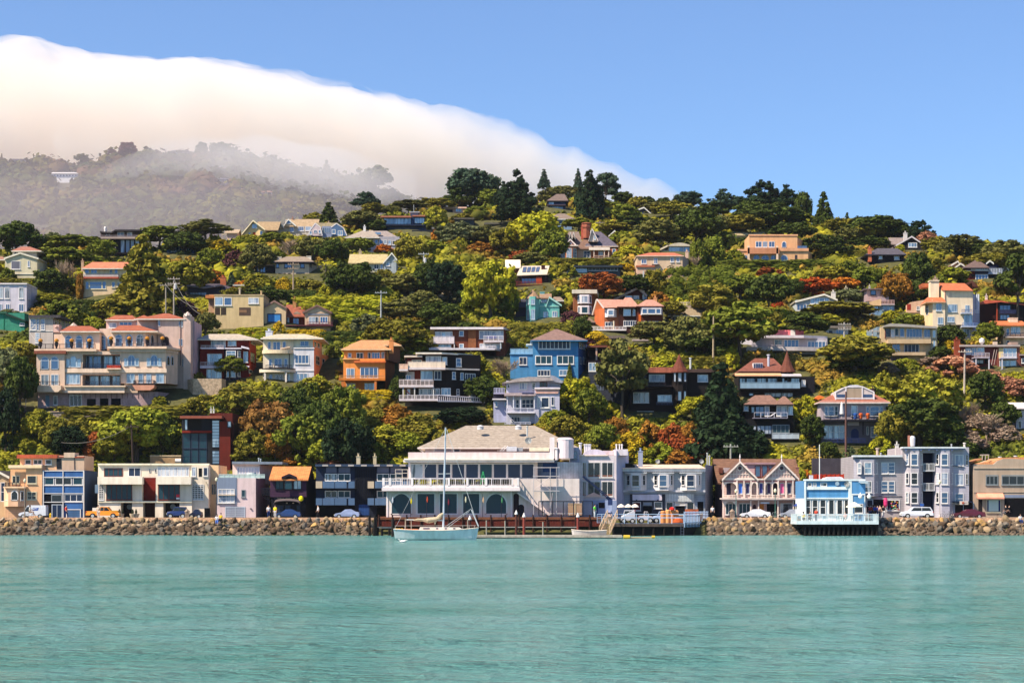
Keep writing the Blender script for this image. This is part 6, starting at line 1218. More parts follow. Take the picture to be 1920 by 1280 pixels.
h.wall(395,742,562,895,'6db4b4:siding',foot=2);h.bay(290,398,686,895,tl,off=-.2,out=1.6,cut=.32,foot=2);h.cone(280,412,690,618,'b89478:shingle',off=-1.6,n=8,flare=False);h.wall(400,682,500,745,tl,off=1,dep=5);h.gf(455,580,748,480,680,'8c8090:shingle',wall='64a8ac:siding',dep=7,off=0,trim='a8d4d4:paint');h.gx(400,500,690,655,'b08c74:shingle',off=.4,dep=6);h.hip(490,600,712,520,570,682,'a89080:shingle',off=3,dep=7)
h.win(412,690,462,728,3,1,'m','l',off=1);h.win(430,805,468,862,1,2,'m','w');h.win(502,800,545,850,2,1,'m','w');h.win(328,702,362,745,2,1,'m','l',off=-1.8);h.win(328,785,362,868,2,2,'m','l',off=-1.8);h.plane((290,-.2),(325,-1.8));h.win(298,702,318,745,1,1,'m','l');h.win(298,785,318,868,1,2,'m','l');h.plane();h.bx('belt',290,755,562,764,'98d0cc:paint',off=-.15,dep=.3);h.rail(395,510,865,892,'a8dcdc:paint',off=-1,n=4);h.chim(404,642,440,680,'78b8c4',off=3,pot=False)
h.wall(205,765,292,880,'22305a:siding',off=3,foot=4);h.gx(195,300,768,700,'4a4854:shingle',off=2,dep=7)
h = H(VO,'tower_house','narrow brown shingled two-storey house with two white bay windows',cat='house',base=840,xm=770,dep=8);h.wall(682,655,835,870,'8c5434:siding',foot=3);h.poly([(835,0),(880,7),(835,8)],655,830,'7c4424:siding',foot=3);h.poly([(665,-.8),(870,-.8),(882,7),(665,8)],626,658,'d8ccc0:paint',name='roof')
for y0,y1 in ((668,742),(756,828)): h.bay(712,826,y0,y1,'e8dce8:paint',out=.9,cut=.2);h.win(742,y0+6,796,y1-10,1,1,'b','w',off=-.9);h.plane((712,0),(735,-.9));h.win(716,y0+6,732,y1-10,1,1,'b','w');h.plane((803,-.9),(826,0));h.win(806,y0+6,822,y1-10,1,1,'b','w');h.plane()
h = H(VO,'gazebo','small shingle-roofed pavilion at the end of the white railing',cat='gazebo',base=940,xm=805,dep=4);h.hip(755,860,890,795,805,850,'8a7468:shingle',off=0,dep=4,fas='4a3a38:paint');[h.post(x,888,945,'3a2c28:paint',off=.3,w=.2) for x in (762,850)];h.wall(765,900,850,950,'1c1414',off=2,dep=1,foot=2)
h = H(VO,'red_roof_house','orange-brown shingled house with pink-red roofs, white windows and long balcony',cat='house',base=960,xm=1130,dep=11)
h.wall(930,765,1055,955,'94583a:siding',off=0,foot=2);h.poly([(850,5),(930,0),(930,11),(850,11)],770,955,'c8683a:siding',foot=2);h.wall(1050,762,1200,955,'3a1810:siding',off=-.4,foot=2);h.wall(1195,758,1410,900,'5a2414:siding',off=-1.2,foot=3);h.bx('pillar',1210,825,1232,905,'d86828:siding',off=-1.3,dep=.3)  # left-facing wall: strong sunlight put into its brighter orange
b = MB();X,D_ = h.X,h.D;b.add([(X(925,-1),D_-1,h.Z(776)),(X(1060,-1),D_-1,h.Z(774)),(X(1080,5),D_+5,py_z(h.py(705),D_+5)),(X(870,5),D_+5,py_z(h.py(702),D_+5)),(X(832,7),D_+7,h.Z(835))],[(0,1,2,3)]);b.build('roof',M('d69c8c:shingle'),h.root)
h.line(925,776,870,702,'f0dcd8:paint',off=-1,w=.3);h.bar(870,704,835,830,'efe0d8:paint',off=4.8,off1=6.2,r=.2,name='bargeboard');h.shape([(872,712),(845,800),(848,830),(928,830),(928,780)],'b86a40:siding',off=4.6,dep=.4,name='gable')
h.hip(1035,1215,762,1100,1150,688,'d69c8c:shingle',off=-1.6,dep=10,fas='5a3028:paint');h.hip(1190,1420,758,1270,1330,706,'d69c8c:shingle',off=-2.2,dep=11,fas='5a3028:paint')
h.bay(935,1030,785,850,'e6dce8:paint',out=.9,cut=.22);h.win(960,790,1006,835,1,1,'m','w',off=-.9);h.win(1085,782,1148,836,1,1,'m','w',off=-.42);h.win(1162,784,1184,836,1,1,'m','w',off=-.42);h.bay(1225,1405,772,832,'e8dcea:paint',off=-1.2,out=.9,cut=.06);h.win(1238,778,1282,822,1,1,'b','w',off=-2.1);h.win(1284,778,1350,822,1,1,'b','w',off=-2.1);h.win(1352,778,1392,822,1,1,'b','w',off=-2.1)
h.win(935,888,1010,925,3,1,'g','w');h.win(1086,876,1200,922,6,1,'g','w',off=-.42);h.win(1235,882,1380,900,5,1,'m','w',off=-1.22);h.bar(1008,880,1008,950,'d8c8b4:paint',off=-1.6,r=.18,name='parasol')
h.deck(860,1110,946,958,'e6dce4:paint',off=-2.4,dep=3);h.rail(755,1110,925,958,'ece2e8:paint',off=-2.3,n=12);h.wall(900,958,1110,1000,'1a1012',off=-1,dep=5,foot=2);h.win(1000,978,1060,996,3,1,'b','w',off=-1);h.chim(1335,688,1362,728,'d89868',off=3)
h = H(VO,'house','dark brown house with sloping roof edge behind the pink-roofed house',base=712,xm=1200,dep=8);h.wall(1095,665,1280,715,'5a2418:siding',foot=3);h.shape([(1000,700),(1190,608),(1215,600),(1285,670),(1275,682),(1205,618),(1020,708)],'b8a4a4:paint',off=-.8,dep=8,name='roof');h.shape([(1040,700),(1195,620),(1270,680),(1270,714),(1040,714)],'4a1c18:siding',off=0,dep=7,name='gable');h.win(1098,672,1160,706,3,1,'m','w',off=-.05);h.win(1168,672,1215,708,2,1,'w','w',off=-.05);h.win(1240,672,1278,706,2,1,'b','w',off=-.05)
h = H(VO,'house','long low tan roof with white railing terrace behind the trees',base=860,xm=1620,dep=8);h.wall(1500,830,1780,880,'8c94a0:siding',foot=3);h.hip(1430,1800,835,1480,1760,770,'a8947c:shingle',off=-.8,dep=10);h.rail(1465,1660,725,755,'d8c8c0:paint',off=6,n=7,style='bars');h.wall(1470,755,1660,775,'b8a49c',off=6,dep=3,foot=2)
h = H(VO,'house','low dark cabin with white window band under the golden bush',base=1060,xm=960,dep=7);h.wall(905,1020,1090,1070,'4c4450:siding',foot=3);h.flat(895,1100,1000,1022,'8c7c78:shingle',off=-1,dep=8);h.win(920,1030,990,1062,3,1,'g','w');h.wall(1170,1040,1290,1080,'8c808a',off=0,dep=6,foot=3);h.flat(1160,1290,1028,1042,'b8a8ac:paint',off=-1,dep=7)
# --- J view: witch-hat houses
h = H(VJ,'turret_house','dark brown shingled house with witch-hat turret, left of the other turret house',cat='house',base=900,xm=690,dep=10)
h.wall(425,590,780,960,'140b0c:siding',foot=4);h.wall(880,575,1110,940,'120a0a:siding',off=.6,foot=4);h.shape([(420,590),(440,560),(560,548),(640,546),(775,548),(775,590)],'c0705c:tile',off=-1,dep=4,name='roof');h.drum(770,898,580,960,'1a0e0c:siding',off=-1.2);h.cone(752,912,582,436,'7c4030:shingle',off=-1.8,n=10);h.flat(900,1120,560,588,'5a4440:shingle',off=-.4,dep=9)
h.win(448,606,560,664,2,1,'g','k');h.win(583,604,712,664,2,1,'w','w');h.win(458,748,584,832,3,1,'c','w');h.win(652,768,768,826,2,1,'m','w');h.win(488,898,622,940,4,1,'g','w');h.win(650,900,724,942,2,1,'g','k');h.win(972,606,1056,664,1,1,'m','w',off=.6)
for a,b in ((780,800),(812,848),(860,884)): h.win(a,588,b,664,1,1,'w','k',off=-1.3);
for a,b in ((812,846),(860,882)): h.win(a,736,b,816,1,1,'m','k',off=-1.3)
h.deck(440,775,690,702,'1c1012:paint',off=-1.8,dep=2);h.rail(445,715,662,692,'3c3038:metal',off=-1.7,n=6,style='bars');h.rail(645,775,822,848,'3c4870:metal',off=-1.6,n=3);h.pipe(585,500,552,off=3);h.pipe(915,478,578,'d8d8e0:metal',off=1,r=.16);h.bx('drain_cap',900,565,945,585,'a8a4ac:metal',off=0,dep=1)
h.poly([(100,3),(380,0),(425,4),(425,10),(100,10)],500,700,'202434:siding',foot=5,name='wing');h.win(100,510,160,580,2,1,'m','w',off=.9);h.win(215,640,270,680,2,1,'b','k',off=.2);h.win(285,640,380,680,4,1,'m','k',off=.05);h.rail(100,390,690,730,'8090b0:metal',off=-.6,n=6,style='bars')
h = H(VK,'turret_house','dark brown house with witch-hat turret, skylit hipped roof and glazed terrace',cat='house',base=350,xm=280,dep=11)
h.wall(85,225,480,400,'160e10:siding',foot=4);h.hip(85,400,192,190,310,108,'93584a:shingle',off=-.6,dep=13,fas='3a2420:paint');h.drum(365,440,185,250,'180e0e:siding',off=-.3);h.cone(348,460,190,55,'7a4434:shingle',off=-.9,n=10)
h.awn(60,355,204,226,'eeb890:paint',off=-.5,out=1.5);h.awn(355,482,208,228,'d8d0dc:paint',off=-.5,out=1.5)
for a,b in ((90,130),(134,196),(202,264),(270,332),(362,400),(418,478)): h.win(a,234,b,270,2,1,'m','k',off=-.1)
h.rail(95,480,262,302,'8ca8c4:metal',off=-1.6,n=7,style='panel');h.deck(90,482,300,308,'1a1620',off=-1.8,dep=2);[h.post(x,228,305,'14141c:paint',off=-1.6,w=.14) for x in (132,200,268,335,402,478)];h.win(150,330,182,350,1,1,'m','k');h.win(250,328,436,362,5,1,'c','k');h.win(488,248,516,288,2,1,'w','w',off=.4);h.wall(480,225,575,380,'15101a:siding',off=.6,foot=4)
h.bx('skylight',178,138,242,178,'e8e0e8:paint',off=1.0,dep=1.2);[h.bx('skylight_pane',182+i*15,142,194+i*15,176,'3a4468',off=.95,dep=.06) for i in range(4)];h.pipe(278,88,180,'b8b8cc:metal',off=2,r=.22)
h = H(VK,'brown_house','dark timber house with two tan hipped roofs below the turret house with skylight',cat='house',base=610,xm=280,dep=9)
h.wall(130,400,436,500,'150d0d:siding',foot=2);h.wall(75,495,412,720,'0e0a0e:siding',off=-.8,dep=10,foot=4);h.hip(118,360,404,190,290,345,'9a7468:shingle',off=-.8,dep=9,fas='3a2a28:paint');h.hip(318,440,404,370,385,352,'9a7468:shingle',off=-1.2,dep=6,fas='3a2a28:paint')
h.win(165,418,190,460,1,1,'m','k');h.win(192,416,250,480,2,1,'b','k');h.win(252,416,284,480,1,1,'w','w');h.win(328,412,398,480,2,1,'w','w',off=-.1);h.win(402,414,434,470,1,1,'m','w',off=-.1);h.win(118,412,148,445,1,1,'b','w')
h.rail(185,400,455,490,'c8c4d8:metal',off=-1.6,n=5,style='top');h.deck(180,402,488,494,'8c88a0:paint',off=-1.7,dep=1.5);h.bar(288,482,325,458,'e8e0ec:paint',off=-1.2,r=.1,name='sun_lounger')
h.win(88,540,200,598,3,1,'w','k',off=-.8);h.win(202,538,300,596,4,1,'w','k',off=-.8);h.win(302,534,412,588,4,1,'t','g',off=-.8);h.rail(300,474,590,626,'b8c4d8:metal',off=-2,n=4,style='panel');h.deck(298,476,624,632,'1a1820',off=-2.2,dep=3);h.win(128,664,190,694,1,1,'3c5070','k',off=-.8);h.win(234,660,262,706,1,2,'34487c','k',off=-.8);h.win(332,660,360,700,1,2,'m','k',off=-.8);h.post(78,560,665,'c8c0cc:paint',off=-1,w=.12)
h = H(VK,'veranda_house','mauve house with red roof, white-framed glass attic and black balcony',cat='house',base=660,xm=830,dep=10)
h.wall(612,382,1045,505,'b8a8b4:siding',foot=0);h.wall(615,505,1040,660,'6a6474:siding',off=.4,foot=3);h.hip(598,1062,390,740,920,318,'b8705c:shingle',off=-1,dep=12,fas='f0dcd8:paint');h.bx('cornice',606,384,1055,402,'e8d8dc:paint',off=-.7,dep=.8)
h.shape([(708,374),(708,325),(775,290),(880,288),(955,325),(955,374)],'d4c4c8:siding',off=.4,dep=5,name='attic');h.hole(718,340,772,358,off=.38,m='35507c',name='glass');h.hole(778,300,878,360,off=.38,m='a89484',name='glass');h.hole(884,340,946,358,off=.38,m='35507c',name='glass');h.shape([(790,290),(805,280),(850,278),(878,288)],'b8bcd4:paint',off=1,dep=3,name='vault')
for a,b,c_,d_ in ((708,374,708,325),(708,325,775,292),(775,292,880,290),(880,290,955,325),(955,325,955,374),(708,366,955,366),(775,292,775,372),(880,290,880,372)): h.line(a,b,c_,d_,'ece2ec:paint',off=.36,w=.18)
for a,b in ((638,724),(904,1014)): h.win(a,416,a+22,476,1,2,'b','w');h.win(a+24,416,b-24,478,1,2,'b','w');h.win(b-22,416,b,476,1,2,'b','w')
h.win(808,410,850,478,1,1,'m','w');h.deck(630,1050,502,512,'14101a:paint',off=-2.2,dep=2.4);h.rail(632,1048,474,504,'1c1620:metal',off=-2.1,n=9,style='bars')
for x,c_ in ((860,'e86a28'),(905,'e86a28'),(825,'2f5ab0'),(985,'c8a878')): b = MB();b.lathe((h.X(x),h.D-1.6,h.Z(502)),[(.25,0),(.3,.5),(.34,.9),(.2,1.0)],8);b.build('planter',M(c_+':paint'),h.root)
b = MB();b.lathe((h.X(740),h.D-1.3,h.Z(495)),[(.04,0),(.04,.6),(.35,.7),(.18,2.4),(.03,2.7)],8);b.build('folded_parasol',M('ece4e8:paint'),h.root)
h.win(630,538,766,626,4,2,'m','w',off=.4);h.hole(808,560,858,620,off=.4,arch=True,m='2a3460',name='doorway');h.win(908,546,922,600,1,1,'m','w',off=.4);h.win(934,548,988,615,1,2,'w','w',off=.4);h.win(998,546,1014,600,1,1,'m','w',off=.4);h.rail(630,900,622,650,'2a3468:metal',off=-1.2,n=6);h.line(775,512,775,640,'3a3440',off=.3,w=.2);h.line(885,512,885,600,'3a3440',off=.3,w=.2);h.wall(785,512,860,540,'a8a0b0:siding',off=-.2,dep=1)
h.shape([(575,365),(605,345),(640,358),(600,374)],'e87830:paint',off=3,dep=3,name='parasol');h.chim(940,300,958,340,'4a3434',off=4)
h = H(VK,'house','white house edge with pale roof at the right edge below the dark trees',base=560,xm=1900,dep=8);h.wall(1870,440,2000,575,'ccc4d8',foot=3);h.gx(1850,2020,425,392,'e8dce0:paint',off=-.8,dep=8);h.win(1880,510,1905,560,1,1,'d','w')
# --- right side,upper
h = H(VP,'salmon_house','salmon-pink flat-roofed villa with arched windows and a pergola terrace',cat='house',base=545,xm=420,dep=10)
sp = 'dcaa82'
h.wall(272,385,560,465,sp,off=2.5);h.wall(197,478,625,548,sp,foot=2);h.poly([(560,2.5),(600,9),(560,11)],392,470,'e8ac84');h.poly([(625,0),(650,8),(625,10)],478,548,'e8b48c',foot=2);h.bx('parapet',268,382,564,390,'e8b08c',off=2.3,dep=.4);h.bx('parapet',194,470,265,482,'e8b08c',off=-.2,dep=.4);h.bx('balcony',262,462,452,498,'c88868',off=-1.3,dep=3.5);h.bx('balcony',450,465,628,482,'e0a480',off=-.3,dep=2)
for x in (268,440): h.post(x,450,548,'e8c8b4:paint',off=-1.3,w=.45,name='column')
for a,b in ((309,346),(352,380),(388,424)): h.win(a,424,b,460,2,1,'b','w',off=2.5)
h.win(466,424,494,462,1,1,'b','w',off=2.5,arch=True)
for a,b in ((232,264),(296,334),(344,392),(400,434),(460,502)): h.win(a,505,b,545,2,1,'b','l',arch=True)
h.rail(560,618,450,468,'4a6a98:metal',off=.5,n=3,style='panel');h.hole(545,505,560,545,m='3a3440')
h = H(VP,'house','black house with grey hipped roof and brick chimney in the trees on the right',base=565,xm=1090,dep=9);h.wall(990,498,1200,562,'12101e:siding',foot=3);h.hip(968,1215,502,1040,1160,466,'625c68:shingle',off=-1,dep=11,fas='2a2634:paint');h.win(1048,506,1070,530,1,1,'m','w');h.win(1140,512,1172,534,3,1,'m','w');h.chim(986,462,1006,530,'c87050:brick',off=-.8)
h = H(VP,'house','dark gabled house with pale roof and white window near the crest on the right',base=480,xm=1230,dep=9);h.wall(1190,440,1310,488,'1c1820:siding',foot=3);h.gf(1150,1325,446,1245,392,'9c8c90:shingle',wall='1c1820:siding',dep=10,trim='d8ccd4:paint');h.gx(1125,1230,440,402,'a08e8c:shingle',off=2,dep=8);h.win(1225,432,1278,460,3,1,'m','w',off=-.02);h.chim(1200,372,1220,405,'cfc8cc',off=3)
h = H(VP,'house','steep grey-brown roof poking out of the dark trees at the crest',base=410,xm=910,dep=8);h.wall(850,360,960,410,'8a7874',foot=3);h.gf(885,985,408,930,330,'9a8484:shingle',wall='9c8c84',dep=8);h.gx(810,935,370,325,'8a7678:shingle',off=2,dep=7)
h = H(VQ,'house','dark red and blue house with grey pyramid roof and white window bands, upper right',base=420,xm=1330,dep=9)
h.wall(1225,300,1440,425,'6a1e14:siding',foot=3);h.wall(1320,328,1438,362,'1c2038:siding',off=-.2,dep=.5);h.hip(1215,1455,302,1330,1345,230,'7c6460:shingle',off=-1,dep=10,fas='5a4a50:paint');h.win(1282,298,1320,322,3,1,'m','w',off=-.1);h.win(1324,298,1438,328,7,1,'m','w',off=-.1);h.win(1324,366,1440,420,4,1,'b','w',off=-.1);h.hole(1285,365,1315,388,m='1a1014');h.bx('belt',1225,328,1445,334,'d8d4e0:paint',off=-.3,dep=.3)
h.wall(1440,290,1510,400,'18203c:siding',off=1.5,dep=6,foot=3);h.gf(1420,1490,262,1455,235,'56608c:shingle',wall='1a2444:siding',dep=5,off=2);h.gx(1380,1540,292,255,'30345a:shingle',off=2.4,dep=5);h.rail(1445,1570,310,358,'c8d0e8:paint',off=0,n=5,style='bal');h.deck(1440,1575,356,364,'a8acc8:paint',off=-.2,dep=3)
h = H(VQ,'house','tan-roofed twin-gabled cottage left of the dark red and blue house',base=310,xm=1170,dep=7);h.wall(1110,268,1230,310,'b88c78',foot=3);h.gf(1095,1180,278,1160,240,'b89888:shingle',wall=None,dep=7);h.gf(1130,1245,300,1185,262,'c8a494:shingle',wall='c09078',dep=6,off=-.6);h.chim(1188,232,1202,305,'4a3030',off=-.8)
h = H(VQ,'house','shingled cottage roof with dormers at the right edge under the dark tree',base=370,xm=1620,dep=6);h.gf(1560,1660,352,1590,280,'94848c:shingle',wall='8c7c84',dep=6);h.wall(1600,335,1740,375,'a89890',foot=3);h.gx(1610,1750,348,325,'94848c:shingle',dep=6)
h = H(VQ,'tall_house','tall cream stucco house with orange tile roofs, shuttered windows and iron balconies',cat='house',base=960,xm=1100,dep=12)
cr = 'e2cdb8'
h.wall(1042,515,1300,830,cr);h.wall(1190,825,1300,958,'d4c4b8',off=.1,foot=3);h.wall(930,615,1044,830,'e6cfb8',off=-.4,foot=4);h.poly([(1300,0),(1362,7),(1362,12),(1300,12)],540,880,'94a4c8',foot=4);h.poly([(905,6),(1042,1),(1042,12),(905,12)],490,620,'f0d4ae');h.poly([(858,5),(930,-.4),(930,6),(858,8)],600,760,'f2ccA0'.lower(),foot=3)  # right side wall's blue-grey is shade put into the colour
b = MB();b.add([(h.X(1035,-.6),h.D-.6,h.Z(516)),(h.X(1305,-.6),h.D-.6,h.Z(520)),(h.X(1225,6),h.D+6,py_z(h.py(448),h.D+6)),(h.X(985,6),h.D+6,py_z(h.py(446),h.D+6)),(h.X(980,5),h.D+5,h.Z(480)),(h.X(1300,12),h.D+12,h.Z(510))],[(0,1,2,3),(0,3,4),(1,5,2)]);b.build('roof',M('e07c54:tile'),h.root)
h.hip(870,1050,618,880,1030,578,'e07c54:tile',off=-1,dep=6,fas='d8a888:paint');h.shape([(836,448),(912,448),(912,480),(846,484)],'e07c54:tile',off=8,dep=4,name='roof');h.shape([(1218,458),(1295,420),(1355,480),(1300,480),(1290,445),(1240,470)],'6a3c30:tile',off=7,dep=4,name='roof')
h.wall(910,420,988,580,'efd8c0',off=2,dep=2,name='chimney_stack');h.bx('chimney_cap',906,418,992,428,'e8d4c4',off=1.8,dep=2.4);h.chim(940,400,975,424,'a89080',off=2.6)
for a,b,y0,y1,n_ in ((960,1012,632,704,2),(1070,1156,642,714,3),(976,1026,762,824,2),(1064,1130,756,806,3),(1228,1270,650,712,2),(1214,1296,736,842,2),(1214,1270,870,940,2)): h.win(a,y0,b,y1,n_,1,'m','l',off=-.4 if a in (960,976) else 0)
h.hole(1084,532,1106,580,m='cdb8a8',name='vent_grille');[h.deck(a,b,y,y+10,'b8c0dc:paint',off=-1.3,dep=1.4) for a,b,y in ((1195,1296,718),(1200,1345,842))];h.rail(1197,1294,688,720,'5a6a98:metal',off=-1.2,n=3);h.rail(1202,1342,812,844,'7088c0:metal',off=-1.2,n=4);h.rail(1300,1360,690,724,'d8dcf0:paint',off=2,n=3);h.line(1043,520,1043,828,'9a6450',off=-.1);[h.bar(x,548,x,700,'d8dcf0:paint',off=2.5,r=.12,name='post') for x in (1338,1354)]
h.plane((858,5),(930,-.4));h.win(868,640,892,740,1,2,'d','w',arch=True);h.plane()
h = H(VQ,'garden_wall','cream garden gateway with red door left of the tall cream house',cat='wall',base=720,xm=790,dep=2);h.shape([(690,700),(690,650),(730,622),(800,610),(870,600),(870,720),(690,720)],'e6b89c',off=-1,dep=1,name='wall');h.hole(692,640,728,695,off=-1,m='a83828',name='door');h.win(780,660,810,695,2,2,'d','w',off=-1)
h = H(VQ,'house','dark brown shingled house with red trim and glazed upper floor, far right',base=820,xm=1530,dep=9);h.wall(1362,635,1520,800,'3a1410:siding',foot=4);h.wall(1518,620,1790,800,'1c1018:siding',off=-.4,foot=4);h.shape([(1340,636),(1420,600),(1560,608),(1790,640),(1790,652),(1560,620),(1350,645)],'c8604a:paint',off=-1,dep=8,name='roof');h.line(1522,622,1522,795,'b84c30:paint',off=-.42,w=.2);h.win(1545,648,1650,700,3,1,'b','k',off=-.4);h.win(1548,735,1640,785,3,1,'b','k',off=-.4);h.rail(1545,1720,690,730,'2a2c50:metal',off=-1.6,n=4,style='panel');h.chim(1418,562,1436,600,'d8ccd0',off=2);h.chim(1715,590,1735,630,'d8ccd0',off=2)
h = H(VQ,'house','pink-cream house with orange roof and balcony at the right edge',base=1030,xm=1680,dep=8);h.wall(1580,828,1800,1035,'e6c0a4',foot=3);h.gx(1510,1810,832,795,'e08050:tile',off=-1,dep=9);h.poly([(1535,4),(1580,0),(1580,6),(1535,6)],830,960,'f0c494',foot=3);h.win(1610,866,1636,930,1,1,'b','w');h.win(1650,850,1738,915,4,1,'b','w');h.deck(1600,1790,938,950,'d0b8b0:paint',off=-1.3,dep=1.4);h.rail(1602,1788,905,940,'2a2a3c:metal',off=-1.2,n=4);h.win(1610,975,1640,1020,1,1,'b','w');h.chim(1640,765,1715,805,'e8ccb8',off=2,pot=False)
h = H(VQ,'house','cream two-storey house with pergola roof and long bands of blue windows, on the right',base=1150,xm=730,dep=11)
h.wall(450,855,915,1150,'d2b490',foot=3);h.wall(912,862,970,1150,'a9a08e',off=-.3,foot=3);h.shape([(480,838),(540,818),(700,826),(965,846),(965,864),(820,858),(700,850),(540,846),(480,850)],'a8a09c:paint',off=-1.4,dep=12,name='roof');h.wall(415,850,488,940,'7c90a4:siding',off=1.2,foot=3)
h.win(488,862,540,950,1,1,'d','r');h.win(542,874,576,950,1,1,'w','w',off=-.1);h.win(578,862,614,935,1,1,'b','l');h.win(624,862,668,940,1,1,'b','l');h.win(686,866,832,962,5,1,'b','l');h.win(846,872,908,956,2,1,'b','l');h.win(925,878,960,950,1,1,'m','c',off=-.3);h.win(930,975,958,1050,1,1,'m','c',off=-.3)
h.deck(520,915,962,1002,'cdb090',off=-1.4,dep=1.5);h.rail(500,912,945,962,'9c9484:metal',off=-1.3,n=8,style='bars');h.win(555,1000,628,1075,2,1,'b','l');h.win(665,1008,805,1090,4,1,'b','l');h.deck(530,865,1082,1112,'c4a88c',off=-1.4,dep=1.5);h.win(560,1135,640,1200,2,1,'b','k');h.wall(540,1125,700,1210,'6a5460:brick',off=-.2,dep=5)
h = H(VQ,'brick_house','dark brick flat-roofed house with white balconies at the lower right',cat='house',base=1240,xm=1430,dep=9)
h.wall(1190,1030,1530,1190,'6e3230:brick',foot=2);h.wall(1528,1030,1735,1250,'8a4c44:brick',off=-.5,foot=2);h.flat(1180,1738,1014,1032,'b0a0a0:paint',off=-1,dep=10);h.wall(1540,1045,1580,1140,'e4cc9c',off=-.6,dep=.3)
h.wall(1232,1040,1408,1110,'98a4cc:siding',off=-.1,dep=.4,name='glazed_bay');h.win(1290,1042,1336,1110,2,1,'m','w',off=-.12);h.win(1340,1040,1405,1080,2,1,'m','w',off=-.12);h.win(1240,1050,1282,1100,1,1,'m','w',off=-.12);h.win(1580,1046,1704,1130,3,1,'b','w',off=-.5);h.win(1545,1158,1700,1238,3,1,'m','w',off=-.5)
h.deck(1310,1455,1128,1138,'b8acc0:paint',off=-2,dep=2);h.rail(1312,1454,1088,1130,'c8b8c4:paint',off=-1.9,n=4);h.deck(1560,1706,1132,1142,'b8b4cc:paint',off=-2,dep=2);h.rail(1562,1704,1096,1134,'c4bcd0:paint',off=-1.9,n=4);h.deck(1555,1700,1240,1250,'b8b4cc:paint',off=-1.8,dep=1.8);[h.post(x,1135,1240,'c8c4d4:paint',off=-1.9,w=.2) for x in (1572,1450,1330)];h.win(1235,1150,1400,1190,4,1,'w','k',off=-.1);h.hole(1410,1145,1445,1190)
for x in (1500,1522): h.bar(x,1060,x-28 if x == 1500 else x-26,1200,'b8a4a0:paint',off=-2.2,r=.05,name='ladder_rail')
h.chim(1134,965,1182,1110,'94442c:brick',off=-.4);h.bx('roof_box',1645,990,1718,1020,'a88c84',off=2,dep=2);h.bx('roof_frame',1494,985,1528,1016,'c8b4a8:paint',off=1,dep=1);b = MB();b.lathe((h.X(1383,2),h.D+2,h.Z(1016,2)),[(.1,0),(.5,.5),(.5,1),(.1,1.3)],10);b.build('globe',M('e8e4e8:paint'),h.root)
h = H(VQ,'brick_house','dark brick wing with blue window at the right edge of the frame',cat='house',base=1250,xm=1770,dep=7);h.wall(1738,1110,1900,1260,'5c2c2c:brick',foot=3);h.win(1748,1140,1785,1185,1,1,'b','w');h.win(1748,1225,1785,1260,1,1,'m','w');h.flat(1736,1900,1102,1114,'a08c90:paint',dep=7)
h = H(VQ,'house','mauve flat-topped house with roof terrace and blue window under the russet tree',base=740,xm=430,dep=8);h.wall(320,505,525,612,'a89098',off=3);h.flat(298,532,496,506,'6c5c64:paint',off=2.4,dep=9);h.win(356,512,406,558,1,1,'b','k',off=3);h.wall(340,645,578,740,'7c9ab0:siding',foot=3);h.shape([(325,626),(450,590),(455,600),(455,655),(325,650)],'e0b890',off=-.4,dep=4,name='roof');h.rail(460,576,602,640,'c8a0a0:paint',off=-.8,n=4);h.deck(455,580,638,648,'b8a8b0:paint',off=-.9,dep=2)
h.win(362,658,430,715,3,1,'m','k');h.win(462,652,574,698,3,1,'m','g');h.flat(195,345,620,632,'8a8478:paint',off=-1,dep=6);h.rail(345,450,708,740,'7898c0:metal',off=-1.2,n=3,style='panel');h.chim(340,475,354,500,'c8bcb8',off=4)
h = H(VP,'house','white gabled glass-fronted house left of the mauve flat-topped house',base=845,xm=660,dep=9);h.wall(552,775,780,840,'b4bcc8:siding',foot=3);h.gf(545,800,782,720,738,'c4b8a4:shingle',wall='b8b0a0',dep=9,trim='e8e0d8:paint',yer=772);h.win(636,762,752,800,4,1,'m','w',off=-.02);h.win(556,800,616,840,3,1,'b','w',off=-.02);h.chim(766,726,790,770,'d8d0d0',off=3);h.chim(845,700,862,770,'b8a890',off=5)
h = H(VP,'house','white curved-front house with pink wall and wide deck behind the spreading tree',base=1075,xm=450,dep=10);h.wall(290,1005,740,1075,'b8b0c0:siding',foot=3);h.poly([(255,-2.5),(560,-2.5),(760,-1),(760,9),(255,9)],1062,1085,'cdc0c4:paint',name='deck');h.poly([(290,-1.4),(600,-1.4),(740,1),(740,9),(290,9)],990,1006,'d8ccd8:paint',name='roof');h.win(478,1012,570,1062,4,1,'b','w',off=-.05);h.win(420,1010,470,1068,2,1,'c','w',off=-.05);h.win(620,1022,730,1068,5,1,'b','w',off=-.05);h.rail(260,470,1045,1064,'b8acb8:metal',off=-2.2,n=5,style='bars')
h.wall(400,955,600,992,'ee7c8c',off=3,dep=5);h.wall(520,955,548,990,'e8e4ec',off=2.8,dep=.3,name='white_panel');h.poly([(215,2),(290,2),(290,6),(215,6)],960,1040,'d8d4e4')
h = H(VP,'house','small white house with blue windows behind the utility pole',base=985,xm=800,dep=7);h.wall(735,945,865,990,'ccc4c8',foot=3);h.flat(722,885,930,944,'988c88:shingle',off=-.8,dep=8);h.win(790,952,838,982,3,1,'b','w');h.win(745,955,775,985,1,1,'g','w')
